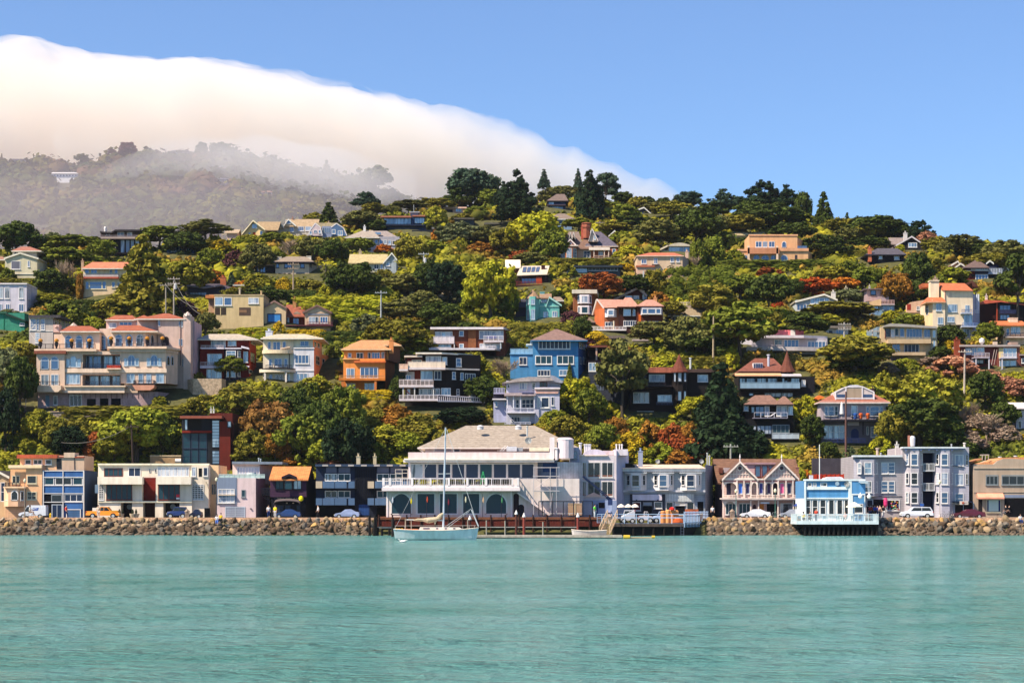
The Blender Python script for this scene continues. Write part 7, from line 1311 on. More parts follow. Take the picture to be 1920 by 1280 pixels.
h = H(VN,'cottage','cream cottage gable with brick chimney seen through the olive trees',cat='house',base=1185,xm=360,dep=7);h.wall(262,1150,480,1200,'dcc0a4',foot=3);h.gf(255,430,1185,330,1125,'c8b0a0:shingle',wall='dcc4a8',dep=7);h.wall(360,1110,412,1160,'b86450:brick',off=2,dep=1.5,name='chimney');h.gx(600,750,1150,1112,'c8b8a8:shingle',off=2,dep=6);h.wall(610,1145,745,1185,'a8a8b8:siding',off=3,dep=4,foot=3);h.gx(420,600,1168,1135,'d0b8a0:shingle',off=1,dep=6,wall='d0b090')
h = H(VT,'house','low grey glass-roofed house in the dark trees below the crest',base=460,xm=800,dep=8);h.wall(600,425,1020,470,'4a5468:siding',foot=3);h.gf(560,800,448,730,385,'948480:shingle',wall='3c3c48',dep=8);h.hip(790,1050,445,880,960,402,'8c98ac:metal',off=0,dep=9);h.win(880,428,990,448,5,1,'g','w',off=-.05)
h = H(VT,'house','pink cottage corner under the golden bushes right of the brick house',base=650,xm=480,dep=5);h.gf(440,530,620,490,575,'d8b090:shingle',wall='e8a880',dep=5);h.wall(455,612,520,655,'e0a078',foot=3)
h = H(VT,'house','cream roofline behind the trees left of the salmon villa',base=640,xm=1620,dep=6);h.wall(1480,600,1720,640,'c8b090',foot=3);h.gx(1460,1730,612,588,'d8c4a0:shingle',dep=7)
# --- hazy ridge houses
for v_,nm,lb,a,y0,b,y1,c_,rf,n_ in ((VU,'house','long white two-storey house in the mist on the far ridge',452,455,698,515,'dcdce8','e8e4ec',9),(VU,'house','flat dark roofline on the far ridge near the left edge',82,335,240,365,'6a5a5c','4a4450',5),
      (VU,'house','stepped dark house on the foggy crest left of the two round trees',1540,255,1700,330,'6a5a64','5a4c58',5),(VW,'house','pink-walled house low in the mist between the far trees',60,240,210,290,'c08880','a8b0c4',5),(VW,'house','long mauve house near the left of the misty slope',5,345,210,385,'a898a8','8c8ca0',6),
      (VW,'house','wide brown-roofed hall on the misty slope',330,455,620,490,'a88878','b88c7c',6),(VW,'house','pale blue-roofed house in the misty woods right of centre',780,430,880,460,'b8a8b0','8c94b4',4),(VW,'house','small white house in the misty woods above the ridge cottages',790,545,840,600,'c8ccd8','a8acbc',3)):
    Df = 1560 if v_ is VU else 1500
    py0 = v_[1]+y1/v_[2];xx = px_x(v_[0]+(a+b)/2/v_[2],Df)
    best = ridge_at(v_[0]+(a+b)/2/v_[2],py0)
    h = H(v_,nm,lb,base=y1,D=best-16,xm=(a+b)/2,dep=14);h.wall(a,y0,b,y1,c_,foot=32);h.hip(a-8,b+8,y0+3,a+20,b-20,y0-8,rf+':shingle',off=-1.5,dep=17,fas=None)
    for i in range(n_): x0 = a+(b-a)*(i+.2)/n_;x1 = a+(b-a)*(i+.75)/n_;h.win(x0,y0+(y1-y0)*.2,x1,y0+(y1-y0)*.5,1,1,'b','w',fw=.4)

# ------------------------------------------------------------------ trees and bushes: kind,centre column,top row,base row,width,colour
KCOL.update(d=(.056,.076,.012),g=(.135,.155,.016),m=(.20,.175,.019),e=(.135,.13,.03),k=(.018,.034,.012),y=(.36,.34,.018),l=(.23,.245,.02),a=(.14,.15,.06),c=(.05,.08,.045),Y=(.50,.34,.014),o=(.50,.18,.016),b=(.24,.12,.028),r=(.52,.12,.018),w=(.30,.21,.14),s=(.10,.13,.05))
KCOL.update(n=(.32,.15,.02),x=(.26,.075,.015),q=(.42,.20,.10),v=(.26,.24,.02));CWORD.update(n='amber-brown',x='brick-red',q='rust-pink',v='olive-yellow')
KA = dict(r='round',f='flat',c='conifer',u='column',b='bush',y='cypress',h='hedge',t='bare')
TREES = """r 30 408 482 82 d;r 74 440 480 44 d;r 100 432 468 42 a;r 150 438 478 120 g;r 192 446 492 62 g;r 128 460 508 112 g;r 165 474 504 60 e;t 125 474 556 62 w;r 100 500 556 74 d;r 172 486 520 40 m;r 65 470 500 34 g
f 300 417 476 84 g;f 385 412 458 100 e;r 345 432 482 90 d;c 266 440 616 150 m;c 292 480 604 104 d;f 235 545 618 110 m;r 350 481 556 86 v;u 150 512 562 15 n;b 86 520 552 66 y;b 104 546 574 84 v;b 116 552 616 80 g;h 168 562 596 62 d
b 88 574 596 24 o;b 146 578 616 52 v;b 205 560 596 40 y;b 204 586 610 56 p;b 176 590 618 44 l;b 345 556 596 52 p;r 386 580 634 44 e;f 14 578 606 50 a;b 14 498 530 34 g;h 30 522 536 66 m;r 42 636 700 70 m;r 8 640 745 70 a;r 38 655 780 70 d;r 10 720 850 60 k
r 362 432 480 52 d;r 400 446 476 48 m;b 412 446 476 54 Y;b 452 438 474 46 l;b 442 464 506 54 p;r 392 462 506 44 g;r 486 450 516 62 e;t 545 442 492 68 w;b 515 433 460 86 g;b 470 436 462 50 v;r 522 470 496 40 g;r 588 438 496 72 e;r 625 442 500 62 d;r 672 442 478 52 g;b 720 455 476 40 o
r 660 482 566 96 d;r 632 498 552 56 g;c 434 509 538 24 c;b 400 500 534 44 o;b 456 524 544 36 o;b 484 508 546 60 v;b 506 520 546 34 g;b 532 516 552 34 Y;b 556 514 548 30 v;b 586 520 556 62 m;b 614 528 564 42 y;r 448 534 566 62 m;r 502 534 572 72 d;h 562 544 570 54 d;b 640 538 570 34 g;b 664 544 584 52 v
h 640 556 606 150 y;b 600 548 580 60 l;r 690 585 640 60 a;r 738 588 664 112 m;f 750 560 612 90 e;f 752 624 668 96 g;r 712 640 676 50 g;r 765 508 560 104 e;r 720 500 545 44 m;r 812 480 566 84 d;r 840 484 578 90 k;r 828 560 618 80 d;b 805 596 616 60 l;r 918 479 606 98 y;r 888 520 600 56 l;r 950 540 606 46 d;r 790 540 590 60 e
r 772 438 496 62 m;f 812 450 484 64 l;r 862 412 468 84 a;r 912 418 468 70 e;u 862 446 478 30 v;b 902 450 478 62 n;r 944 426 480 58 m;r 1008 388 484 96 y;r 1036 424 494 62 g;r 985 420 470 60 v;b 978 466 490 50 x;r 990 470 502 62 e;r 815 383 434 46 v;b 822 424 454 30 o;r 890 384 414 44 g;r 868 398 420 40 m;r 940 384 424 34 m
r 882 308 392 100 c;r 908 318 388 56 d;y 966 316 410 74 k;y 972 352 428 92 k;r 1035 350 386 56 e;c 1020 317 354 28 c;c 1084 316 362 26 c;c 1104 317 416 52 k;u 1106 336 414 58 k;f 1136 322 394 52 c;r 1168 356 388 44 d;r 1148 376 408 60 g;r 702 380 404 62 m;f 770 374 402 76 e;r 806 370 394 56 m;r 842 364 392 44 d;r 736 384 406 40 e;y 686 358 394 54 c;c 616 378 428 52 d;r 590 396 426 40 m;r 682 392 436 94 e
b 1060 346 372 70 e;r 1214 366 394 36 d;r 1244 368 394 34 d;r 1290 356 396 60 c;r 1262 374 412 74 m;y 1360 352 402 66 c;y 1428 336 406 84 k;y 1476 344 400 56 k;r 1456 376 436 116 d;u 1505 360 414 36 d;c 1544 358 438 54 d;r 1484 412 456 84 d;r 1542 436 482 72 d;r 1390 398 444 92 m;r 1350 400 444 62 e;r 1318 392 420 50 d
r 1642 400 450 112 d;r 1624 416 452 62 m;r 1586 424 458 46 e;y 1726 410 460 56 k;r 1738 430 466 42 q;r 1806 436 486 96 e;r 1884 446 506 110 e;r 1856 470 514 90 m;f 1908 470 610 96 d;r 1770 452 490 50 e;r 1232 408 468 108 e;r 1306 378 466 96 d;r 1172 380 420 60 g;r 1192 402 436 84 d;f 1150 412 446 62 m;b 1166 430 456 48 l;f 1086 407 438 66 l;b 1136 444 474 30 o;b 1180 454 488 60 y;h 1216 462 484 36 y;r 1210 480 500 46 g
u 1308 450 504 32 g;u 1338 444 500 46 g;t 1306 474 506 34 w;b 1376 464 494 44 l;h 1372 446 466 62 d;h 1312 500 570 110 g;r 1336 528 596 104 m;h 1450 488 514 190 g;b 1442 496 526 54 x;r 1388 510 566 92 g;f 1442 504 606 84 d;r 1482 518 560 62 d;r 1532 517 556 76 r;r 1582 517 552 64 o;b 1512 530 556 32 r;b 1458 556 578 22 r;r 1562 494 534 62 v;r 1592 486 530 54 g;r 1624 494 546 64 g;r 1596 538 572 58 a;r 1650 500 540 40 l
r 1676 502 582 62 n;r 1712 514 580 58 d;r 1720 464 552 68 d;r 1746 478 526 62 m;r 1790 498 534 62 l;b 1687 456 474 20 y;r 1760 510 560 46 g;f 1572 562 604 130 m;b 1552 586 616 92 v;f 1504 584 646 92 d;b 1670 579 606 48 y;b 1702 584 616 62 g;b 1724 586 612 44 v;f 1385 560 686 142 g;r 1352 568 640 74 m;f 1432 568 644 80 m;f 1605 625 712 134 m;r 1600 650 706 112 d;r 1566 640 690 50 g
r 1735 688 800 130 v;r 1722 738 838 142 d;r 1686 756 840 84 m;r 1772 768 852 84 d;b 1656 688 746 42 v;r 1848 690 770 78 d;r 1884 748 806 54 d;b 1790 662 706 96 q;b 1852 686 726 66 q;b 1896 700 746 74 q;b 1748 664 694 62 w;b 1700 668 696 54 l;t 1815 745 806 80 w;t 1850 765 826 90 w;b 1838 770 812 84 w;b 1884 790 830 60 w;b 1815 800 846 70 w;b 1902 806 828 54 Y;r 1812 820 860 40 d;b 1664 676 700 40 w
r 1778 604 660 58 d;r 1856 598 648 62 g;b 1834 624 654 48 v;b 1780 634 670 42 Y;r 1764 645 676 38 d;f 1168 630 792 104 e;r 1160 640 700 60 b;f 1226 596 660 88 e;r 1286 584 676 92 e;r 1322 608 676 92 d;b 1246 662 696 62 y;h 1320 668 694 104 m;b 1370 646 694 36 y;c 1352 676 868 136 k;y 1358 700 806 104 k;r 1364 776 866 124 k;r 1304 736 794 64 y;b 1346 750 792 52 v;r 1514 736 806 54 y;r 1524 772 836 52 d;r 1410 810 866 80 k
b 1152 772 846 64 n;r 1130 786 860 60 g;b 1100 788 836 52 v;b 1192 778 836 62 v;b 1178 804 866 72 Y;b 1216 782 846 52 n;b 1262 786 856 64 x;b 1292 782 856 62 n;b 1326 786 856 44 v;b 1236 824 870 62 l;b 1302 812 866 72 x;b 1270 838 874 62 n;b 1205 838 872 50 v;b 1102 820 866 60 m;r 1082 698 786 84 y;r 1104 718 804 72 g;b 1040 762 806 64 l;r 1062 772 836 62 m;c 1068 680 714 16 g;b 1024 774 808 40 v
t 944 664 722 74 w;r 888 654 712 54 v;r 905 700 760 60 d;h 1012 605 656 110 m;b 1072 578 614 44 p;r 1092 586 646 44 d;b 1120 616 654 54 Y;b 1102 630 654 32 p;b 926 590 614 24 l;r 880 600 640 60 d;b 1050 560 590 30 m;b 1098 552 580 34 v;b 702 758 806 64 m;b 742 752 806 74 n;b 782 768 826 84 m;b 722 788 846 84 v;b 762 800 856 74 l;b 804 790 836 64 v;b 862 784 808 44 v;b 700 820 866 64 g;r 868 758 806 104 k;b 830 800 850 50 m
r 575 706 800 76 g;r 642 712 830 88 g;r 604 740 860 84 d;r 560 768 874 84 g;r 640 800 888 84 d;r 668 770 880 60 d;r 552 716 830 80 d;r 500 738 856 100 b;r 452 712 806 112 m;r 516 800 876 60 n;r 470 800 876 76 m;r 602 818 884 56 l;b 622 846 880 54 q;r 650 778 900 90 k;r 592 702 744 62 v;b 545 846 874 52 n;r 420 735 810 70 g;r 362 657 702 30 y;f 430 664 716 58 g;b 372 694 718 32 m;h 480 614 638 66 y;b 522 598 634 28 Y;h 574 618 642 64 Y;h 655 621 654 94 d;b 625 638 674 32 g;h 692 731 752 74 Y;b 742 698 750 28 d;b 596 698 740 44 y;b 650 754 790 60 n
r 72 762 836 78 v;r 108 774 856 62 m;r 52 818 856 34 v;r 256 752 870 140 l;r 214 798 874 74 v;r 306 768 866 66 d;h 230 761 790 214 m;b 150 776 846 62 m;b 184 798 864 62 x;b 152 822 862 42 v;b 334 782 856 36 v;b 348 750 784 44 m;r 388 734 794 88 m;b 96 846 868 36 y;b 298 738 764 30 v;r 130 790 870 70 k;r 1498 872 930 26 l;b 1580 862 900 28 g;b 1592 832 864 28 s;b 1552 822 856 44 d;b 1622 832 860 32 g;b 1650 810 854 48 y;b 1330 848 904 28 v;b 1512 876 900 24 o
r 1668 760 850 50 m;b 1640 720 760 34 d;h 1100 486 498 140 m;b 1062 490 520 40 v;b 1170 490 510 44 Y;r 1130 506 566 90 x;r 1190 510 560 80 d;r 1225 500 560 60 m;b 1092 520 560 44 v;b 1040 480 500 40 v;h 1075 484 498 80 g;b 1235 540 580 40 n;r 1260 560 600 50 m;b 1380 556 580 30 b;b 1045 540 565 36 d;b 1020 545 570 34 g;b 1000 550 572 30 b;b 985 600 622 50 m;r 1630 440 470 70 d;r 1570 455 485 60 d;h 1600 470 486 60 m;r 1440 450 478 50 g;b 1385 480 500 34 v;y 1330 372 410 70 d;r 1410 372 425 70 d;r 1570 405 445 60 m;c 1588 398 442 26 d;y 1605 404 440 50 d;r 1685 418 452 60 d;r 1760 440 480 56 m;r 1840 452 490 60 d;r 1195 366 398 46 m;r 1230 376 404 56 e;r 1130 372 396 50 m;y 860 345 395 60 d;r 920 350 395 60 g;f 830 372 400 60 m;r 1500 395 432 60 g;b 1800 640 668 30 n;r 700 410 440 50 d"""
for t_ in TREES.replace('\n',';').split(';'):  # blackish tree below the black balconied house is added as its shadow
    k_,cx,tp,bs,w_,c_ = t_.split();plant(KA[k_],float(cx),float(tp),float(bs),float(w_),c_)  # right of the glass-attic house a dark tree stands for a crown's shaded bottom
# hazy trees standing up on the far ridge
def farplant(kind,cx,top,base,w,c):
    best = ridge_at(cx,base+3)
    o = plant(kind,cx,top,base,w,c,D=float(best));return o
for t_ in """f 240 262 310 34 p;f 210 278 306 22 p;round 153 286 306 26 e;round 62 296 308 16 e;round 82 300 312 20 e;round 108 298 308 12 e;round 272 278 312 46 e;round 378 264 300 26 d;round 415 264 302 44 d;conifer 470 284 330 30 e;round 540 305 345 46 e;conifer 612 300 352 34 e;round 575 308 350 40 e;
cypress 670 314 372 50 e;flat 705 305 375 60 a;round 735 350 384 30 d;round 655 325 370 40 a;round 405 362 398 34 v;conifer 3 288 312 10 e;round 330 285 310 60 e;round 190 300 330 50 e;round 450 290 325 40 e;round 500 300 335 50 e;round 640 370 410 60 e;round 560 380 420 80 m;round 480 370 400 60 e;round 700 385 410 50 e""".replace('\n','').split(';'):
    k_,cx,tp,bs,w_,c_ = t_.split();farplant({'f':'flat'}.get(k_,k_),float(cx),float(tp),float(bs),float(w_),c_)

# ------------------------------------------------------------------ street,seawall,riprap
def sheet(name,x0,x1,y0,y1,z0,z1,m,kind='structure'):
    b = MB();b.box(x0,x1,y0,y1,z0,z1);return tag(b.build(name,m),kind=kind)
sheet('road',-170,170,296,301,2.2,2.364,M('4c4a4a:stone'));sheet('pavement',-170,170,301,302.9,2.2,2.47,M('a8988c:stone'));sheet('promenade',-170,170,293.2,296,2.2,2.45,M('c8a48c:stone'))
for a,b_ in ((-40,692),(1330,1502),(1646,1990)):
    q = MB();q.box(px_x(a,293),px_x(b_,293),292.8,293.3,1.9,2.56);o = q.build('seawall',M('e2b496:stone'));tag(o,'low peach-coloured promenade kerb above the riprap'+(' at the left' if a < 0 else ' beside the blue cafe' if a < 1400 else ' at the right'),'seawall')
import bmesh
def rockmesh(s):
    bm = bmesh.new();bmesh.ops.create_icosphere(bm,subdivisions=2,radius=.5);rr = random.Random(s)
    for _ in range(9):
        n = Vector((rr.gauss(0,1),rr.gauss(0,1),rr.gauss(0,1))).normalized();d = rr.uniform(.26,.4)
        for v in bm.verts:
            k = v.co.dot(n)-d
            if k > 0: v.co -= n*k
    for v in bm.verts: v.co += Vector((rr.gauss(0,.012),rr.gauss(0,.012),rr.gauss(0,.012)))
    me = bpy.data.meshes.new('boulder');bm.to_mesh(me);bm.free();me.materials.append(ROCK);return me
ROCK = objmat('rock_surface',rough=.9,spec=.15);RK = [rockmesh(i) for i in range(9)]
RC = {'tan': (.40,.27,.15),'grey': (.20,.165,.13),'brown': (.16,.10,.06),'ochre': (.48,.28,.10),'pale': (.46,.34,.23)}
spots = []
for a,b_ in ((-8,694),(1328,1500),(1640,1930)):
    x = a
    while x < b_: spots.append(x);x += 12.6*R.uniform(.8,1.2)
cnt = 0
for row,(Yr,zr,sc_) in enumerate(((292.6,2.1,1.0),(291.4,1.4,1.1),(290.2,.7,1.15),(289.3,.1,1.1))):
    for x in spots:
        cn = R.choice(['tan','tan','grey','pale','ochre','brown'] if row < 2 else ['grey','brown','brown','tan']);me = R.choice(RK)
        if cnt >= 296 and row == 3: break
        o = bpy.data.objects.new('boulder',me);COL.objects.link(o);cnt += 1;s_ = sc_*R.uniform(.75,1.2)
        o.location = (px_x(x+row*5+R.uniform(-3,3),Yr),Yr+R.uniform(-.3,.3),zr+R.uniform(-.2,.2));o.scale = (s_*R.uniform(.9,1.4),s_,s_*R.uniform(.7,1));o.rotation_euler = (R.uniform(0,6),R.uniform(0,6),R.uniform(0,6))
        k = R.uniform(.6,1.15)*(.4 if row == 3 else .75 if row == 2 else 1);o.color = (*[c*k for c in RC[cn]],1)
        tag(o,f'{cn} boulder in the {["top","upper","lower","waterline"][row]} course of the riprap seawall','boulder','boulders of the riprap seawall')
V = [];F = [];n0 = 0;bv = [(np.array([v.co[:] for v in m_.vertices]),np.array([p.vertices[:] for p in m_.polygons])) for m_ in RK]
for i in range(3200):
    a,b_ = R.choice(((-8,694),(-8,694),(1328,1500),(1640,1930)));x = R.uniform(a,b_);t = R.random();v,f = bv[i % 9];s_ = R.uniform(.35,.8)
    V.append(v*[s_*1.2,s_,s_*.8]+[px_x(x,291),289.0+4.0*t,-.1+2.25*t]);F.append(f+n0);n0 += len(v)
o = bpy.data.objects.new('rubble',npmesh('rubble',np.concatenate(V),np.concatenate(F),mat('rubble_stone',(.22,.155,.10),'plaster',rough=.9,scale=2,col2=(.07,.05,.035))));COL.objects.link(o);tag(o,'smaller broken stones filling the riprap between boulders','rubble',kind='stuff')

# ------------------------------------------------------------------ vehicles
PAINT = objmat('car_paint',rough=.25,spec=.6);TY = M('141416:stone');RIM = M('b8bcc4:metal');CG = GL['d']
CARS = dict(  # side outline of body,of glass,length,wheel centres,wheel radius
 sedan=([(0,.35),(.02,.62),(.25,.78),(1.25,.92),(2.05,1.38),(3.1,1.42),(3.95,1.05),(4.6,.98),(4.72,.6),(4.65,.32)],[(1.42,.93),(2.12,1.32),(3.05,1.35),(3.7,1.03)],(.9,3.75),.33),
 suv=([(0,.4),(.02,.8),(.2,1.02),(1.2,1.12),(1.75,1.68),(2.1,1.78),(4.35,1.74),(4.75,1.1),(4.8,.45)],[(1.42,1.14),(1.86,1.62),(4.2,1.62),(4.5,1.16)],(.92,3.85),.39),
 pickup=([(0,.45),(.02,.85),(.2,1.05),(1.35,1.15),(1.85,1.75),(3.0,1.78),(3.2,1.15),(5.3,1.12),(5.35,.5)],[(1.5,1.16),(1.95,1.66),(2.9,1.68),(2.98,1.18)],(.95,4.2),.41),
 mail=([(0,.4),(.02,.72),(.2,.88),(.85,1.0),(1.3,1.85),(1.5,2.0),(4.4,2.0),(4.42,.45)],[(.98,1.05),(1.32,1.75),(1.75,1.78),(1.8,1.05)],(.75,3.45),.34),
 van=([(0,.4),(.02,.9),(.2,1.1),(.7,1.2),(1.2,1.95),(4.6,1.98),(4.65,.45)],[(.85,1.22),(1.25,1.8),(4.2,1.82),(4.3,1.22)],(.85,3.75),.36))
def car(kind,px0,px1,rgb,label,D=297.4,flip=False,z=2.364,cat='car',group='vehicles parked along the waterfront street',extra=None):
    body,gl,wh,wr = CARS[kind];L = body[-1][0];x0,x1 = px_x(px0,D),px_x(px1,D);k = (x1-x0)/L;W_ = 1.75;sx = -1 if flip else 1;cx = (x0+x1)/2
    t = empty({'sedan':'parked_car','suv':'parked_car','pickup':'pickup_truck','mail':'mail_van','van':'parked_van'}[kind],(cx,D,z),label,cat,group)
    T = lambda x: cx+sx*(x-L/2)*k
    b = MB();P = [(T(x),z+h_) for x,h_ in body];Pi = [(cx+(p[0]-cx)*.985,z+.02+(p[1]-z)*.985) for p in P];n = len(P)
    def ring(y,pts): return [(p[0],y,p[1]) for p in pts]
    tw = [(.12 if h_ > 1.0 and kind != 'mail' else 0) for x,h_ in body]
    R_ = [[(p[0],D-.02,p[1]) for p in Pi]];R_ = [[(p[0],D+.05+w_,p[1]) for p,w_ in zip(Pi,tw)],[(p[0],D+.13+w_,p[1]) for p,w_ in zip(P,tw)],[(p[0],D+W_-.1-w_,p[1]) for p,w_ in zip(P,tw)],[(p[0],D+W_-w_,p[1]) for p,w_ in zip(Pi,tw)]]
    vs = sum(R_,[]);fs = [tuple(range(n)),tuple(range(3*n,4*n))[::-1]]+[(j*n+i,(j+1)*n+i,(j+1)*n+(i+1) % n,j*n+(i+1) % n) for j in range(3) for i in range(n)]
    if flip: fs = [f[::-1] for f in fs]
    b.add(vs,fs);o = b.build('body',PAINT,t);o.color = (*rgb,1)
    g = MB();Q = [(T(x),z+h_) for x,h_ in gl]
    g.add([(q[0],D+.045+(.12 if kind != 'mail' else 0),q[1]) for q in Q]+[(q[0],D+W_-.03-(.12 if kind != 'mail' else 0),q[1]) for q in Q],[(0,1,2,3) if flip else (3,2,1,0),(4,5,6,7)]);g.build('side_window',CG,t)
    a,c_ = gl[0],gl[1];ws = MB();dx = -.035;ws.add([(T(a[0]+dx-.06),D+.22,z+a[1]+.02),(T(a[0]+dx-.06),D+W_-.22,z+a[1]+.02),(T(c_[0]+dx-.05),D+W_-.32,z+c_[1]+.03),(T(c_[0]+dx-.05),D+.32,z+c_[1]+.03)],[(0,1,2,3)]);ws.build('windscreen',CG,t)
    pl = MB();xm_ = (gl[1][0]+gl[2][0])/2;pl.box(T(xm_)-.035,T(xm_)+.035,D+.12,D+.17,z+gl[0][1],z+gl[1][1]);pl.build('door_pillar',PAINT,t).color = (*rgb,1)
    for x in wh:
        for y in (D+.0,D+W_-.2):
            w_ = MB();w_.tube((T(x),y,z+wr),(T(x),y+.2,z+wr),wr,n=16);tw_ = w_.build('wheel',TY,t);r_ = MB();r_.tube((T(x),y-.012,z+wr),(T(x),y+.1,z+wr),wr*.58,n=10);r_.build('rim',RIM,tw_)
    for e_,nm,cc in ((.04,'headlight','f0ead8:paint'),(L-.06,'tail_light','b02018:paint')):
        hh_ = body[1][1] if e_ < 1 else body[-2][1]-.05
        for y in (D+.1,D+W_-.35): q = MB();q.box(T(e_)-.07,T(e_)+.07,y-.03,y+.25,z+hh_-.14,z+hh_+.0);q.build(nm,M(cc),t)
    bp = MB();bp.box(T(-.03),T(.12),D+.08,D+W_-.08,z+.3,z+.48);bp.build('bumper',M('2a2a2e:paint'),t);bp = MB();bp.box(T(L-.12),T(L+.04),D+.08,D+W_-.08,z+.3,z+.48);bp.build('bumper',M('2a2a2e:paint'),t)
    return t,T,z
t,T,z = car('mail',34.5,86,(.72,.74,.78),'small white mail van with blue eagle emblem, outside the peach stucco house',cat='mail van')
q = MB();q.front([(T(2.2),z+1.25),(T(3.1),z+1.25),(T(3.25),z+1.62),(T(2.35),z+1.62)],297.42,297.45);q.build('emblem',M('1f4fb0:paint'),t);q = MB();q.front([(T(2.3),z+1.36),(T(2.75),z+1.47),(T(3.1),z+1.42),(T(2.8),z+1.56),(T(2.4),z+1.52)],297.40,297.43);q.build('emblem',M('e4e8f0:paint'),t)
t,T,z = car('pickup',160,223,(.85,.28,.01),'orange pickup truck with yellow bonnet outside the cream apartments',cat='pickup truck',flip=True)
q = MB();q.box(T(.25),T(1.3),297.5,299,z+1.08,z+1.2);q.build('bonnet',M('f0a818:paint'),t);q = MB();q.box(T(3.3),T(4.3),297.7,298.9,z+1.1,z+1.62);q.build('tool_box',M('e0dcd8:paint'),t)
car('suv',312,350,(.015,.03,.12),'dark navy jeep-like car outside the cream apartments');car('sedan',355,377,(.012,.016,.04),'dark small car behind the stone bin outside the cream apartments')
car('sedan',513.5,563,(.02,.05,.16),'dark blue sedan outside the plum-brown shop');car('sedan',626.5,673,(.28,.34,.52),'silver-blue sedan outside the slate-blue apartments')
car('sedan',1389.5,1445,(.78,.78,.82),'white coupe outside the double-gabled pink house');car('sedan',1463,1508,(.30,.32,.38),'silver-grey hatchback partly behind the cafe deck',flip=False)
car('suv',1690.5,1751,(.74,.76,.82),'white off-roader outside the bay-window apartments');car('sedan',1788,1848,(.10,.012,.022),'maroon saloon outside the salmon awning')
# ------------------------------------------------------------------ people
def skinned(name,bones,m,sub=1):
    """bones: list of chains of (x,y,z,r) sharing their first joint by equality"""
    vs = [];rs = [];es = []
    def vid(p):
        for i,q in enumerate(vs):
            if (Vector(q)-Vector(p[:3])).length < 1e-5: return i
        vs.append(p[:3]);rs.append(p[3]);return len(vs)-1
    for ch in bones:
        ids = [vid(p) for p in ch];es += [(ids[i],ids[i+1]) for i in range(len(ids)-1)]
    me = bpy.data.meshes.new(name);me.from_pydata(vs,es,[]);o = bpy.data.objects.new(name,me);COL.objects.link(o)
    mo = o.modifiers.new('s','SKIN');mo.use_smooth_shade = True
    for i,r in enumerate(rs): me.skin_vertices[0].data[i].radius = (r,r)
    me.skin_vertices[0].data[0].use_root = True;o.modifiers.new('u','SUBSURF').levels = sub;o.modifiers['u'].render_levels = sub
    nm = bpy.data.meshes.new_from_object(o.evaluated_get(bpy.context.evaluated_depsgraph_get()));bpy.data.objects.remove(o);nm.materials.clear();nm.materials.append(m);return nm
CLO = objmat('cloth',rough=.85,spec=.1)
def person_proto(pose):
    w = .45 if pose == 'walk' else .0;sit = pose == 'sit';hz = .52 if sit else .93;pel = (0,0,hz,.13);ch = (0,.0 if not sit else .05,hz+.38,.145);nk = (0,0,hz+.55,.055);hd = (0,-.02,hz+.70,.10);tp = (0,-.01,hz+.80,.07)
    arms = [];legs = []
    for s in (-1,1):
        f = s*w*.35;sh = (s*.18,0,hz+.48,.06)
        if sit: el = (s*.24,-.08,hz+.22,.045);ha = (s*.15,-.32,hz+.2,.035)
        else: el = (s*.25,f*.6,hz+.2,.043);ha = (s*.24,f*.9-.1,hz-.04,.032)
        arms.append(([ch,sh,el],[el,ha,(ha[0]-s*.01,ha[1]-.05,ha[2]-.06,.025),(ha[0]-s*.01,ha[1]-.07,ha[2]-.11,.012)],[ha,(ha[0]-s*.05,ha[1]-.04,ha[2]-.03,.012)]))
        hp = (s*.1,0,hz-.06,.095)
        if sit: kn = (s*.12,-.42,hz,.065);an = (s*.11,-.48,hz-.42,.042)
        else: kn = (s*.1,-f*.75-.02,.5,.065);an = (s*.1,-f*1.5+.02,.09,.042)
        legs.append(([pel,hp,kn,an],[an,(an[0],an[1]-.16,an[2]-.05,.035)]))
    body = skinned('person',[[pel,ch,nk,hd,tp],[hd,(0,-.115,hz+.69,.018)]]+[c for a in arms for c in a]+[c for l_ in legs for c in l_],CLO)
    g = lambda p,k=.022: (p[0],p[1],p[2],p[3]+k)
    shirt = skinned('shirt',[[g(pel,.03),g(ch,.03),(0,0,hz+.5,.09)]]+[[g(ch,.03),g(a[0][1],.025),g(a[0][2],.018)] for a in arms],CLO)
    tr = skinned('trousers',[[g(pel,.02)]+[g(p,.02) for p in l_[0][1:]] for l_ in legs],CLO);hair = skinned('hair',[[(0,.03,hz+.74,.095),(0,.02,hz+.82,.075)],[(0,.03,hz+.74,.095),(0,.08,hz+.62,.05)]],CLO)
    return body,shirt,tr,hair
PP = {p: person_proto(p) for p in ('stand','walk','sit')}
def person(px,D,z,pose,sc,tc,label,rot=0,hc=(.05,.03,.02),h=1.0):
    me = PP[pose];b = bpy.data.objects.new('person',me[0]);COL.objects.link(b);b.location = (px_x(px,D),D,z);b.rotation_euler = (0,0,rot);b.scale = (h*1.1,)*3;b.color = (.55,.33,.24,1)
    for n_,m_,c in (('shirt',me[1],sc),('trousers',me[2],tc),('hair',me[3],hc)): o = bpy.data.objects.new(n_,m_);COL.objects.link(o);o.parent = b;o.color = (*c,1)
    tag(b,label,'person','people on the waterfront');return b
Wt,Rd,Nv,Bk,Yl,Bl,Pu,Gn = (.75,.72,.7),(.65,.05,.04),(.02,.04,.15),(.015,.015,.02),(.85,.7,.03),(.05,.12,.5),(.22,.15,.5),(.2,.85,.08)
ST = 2.45
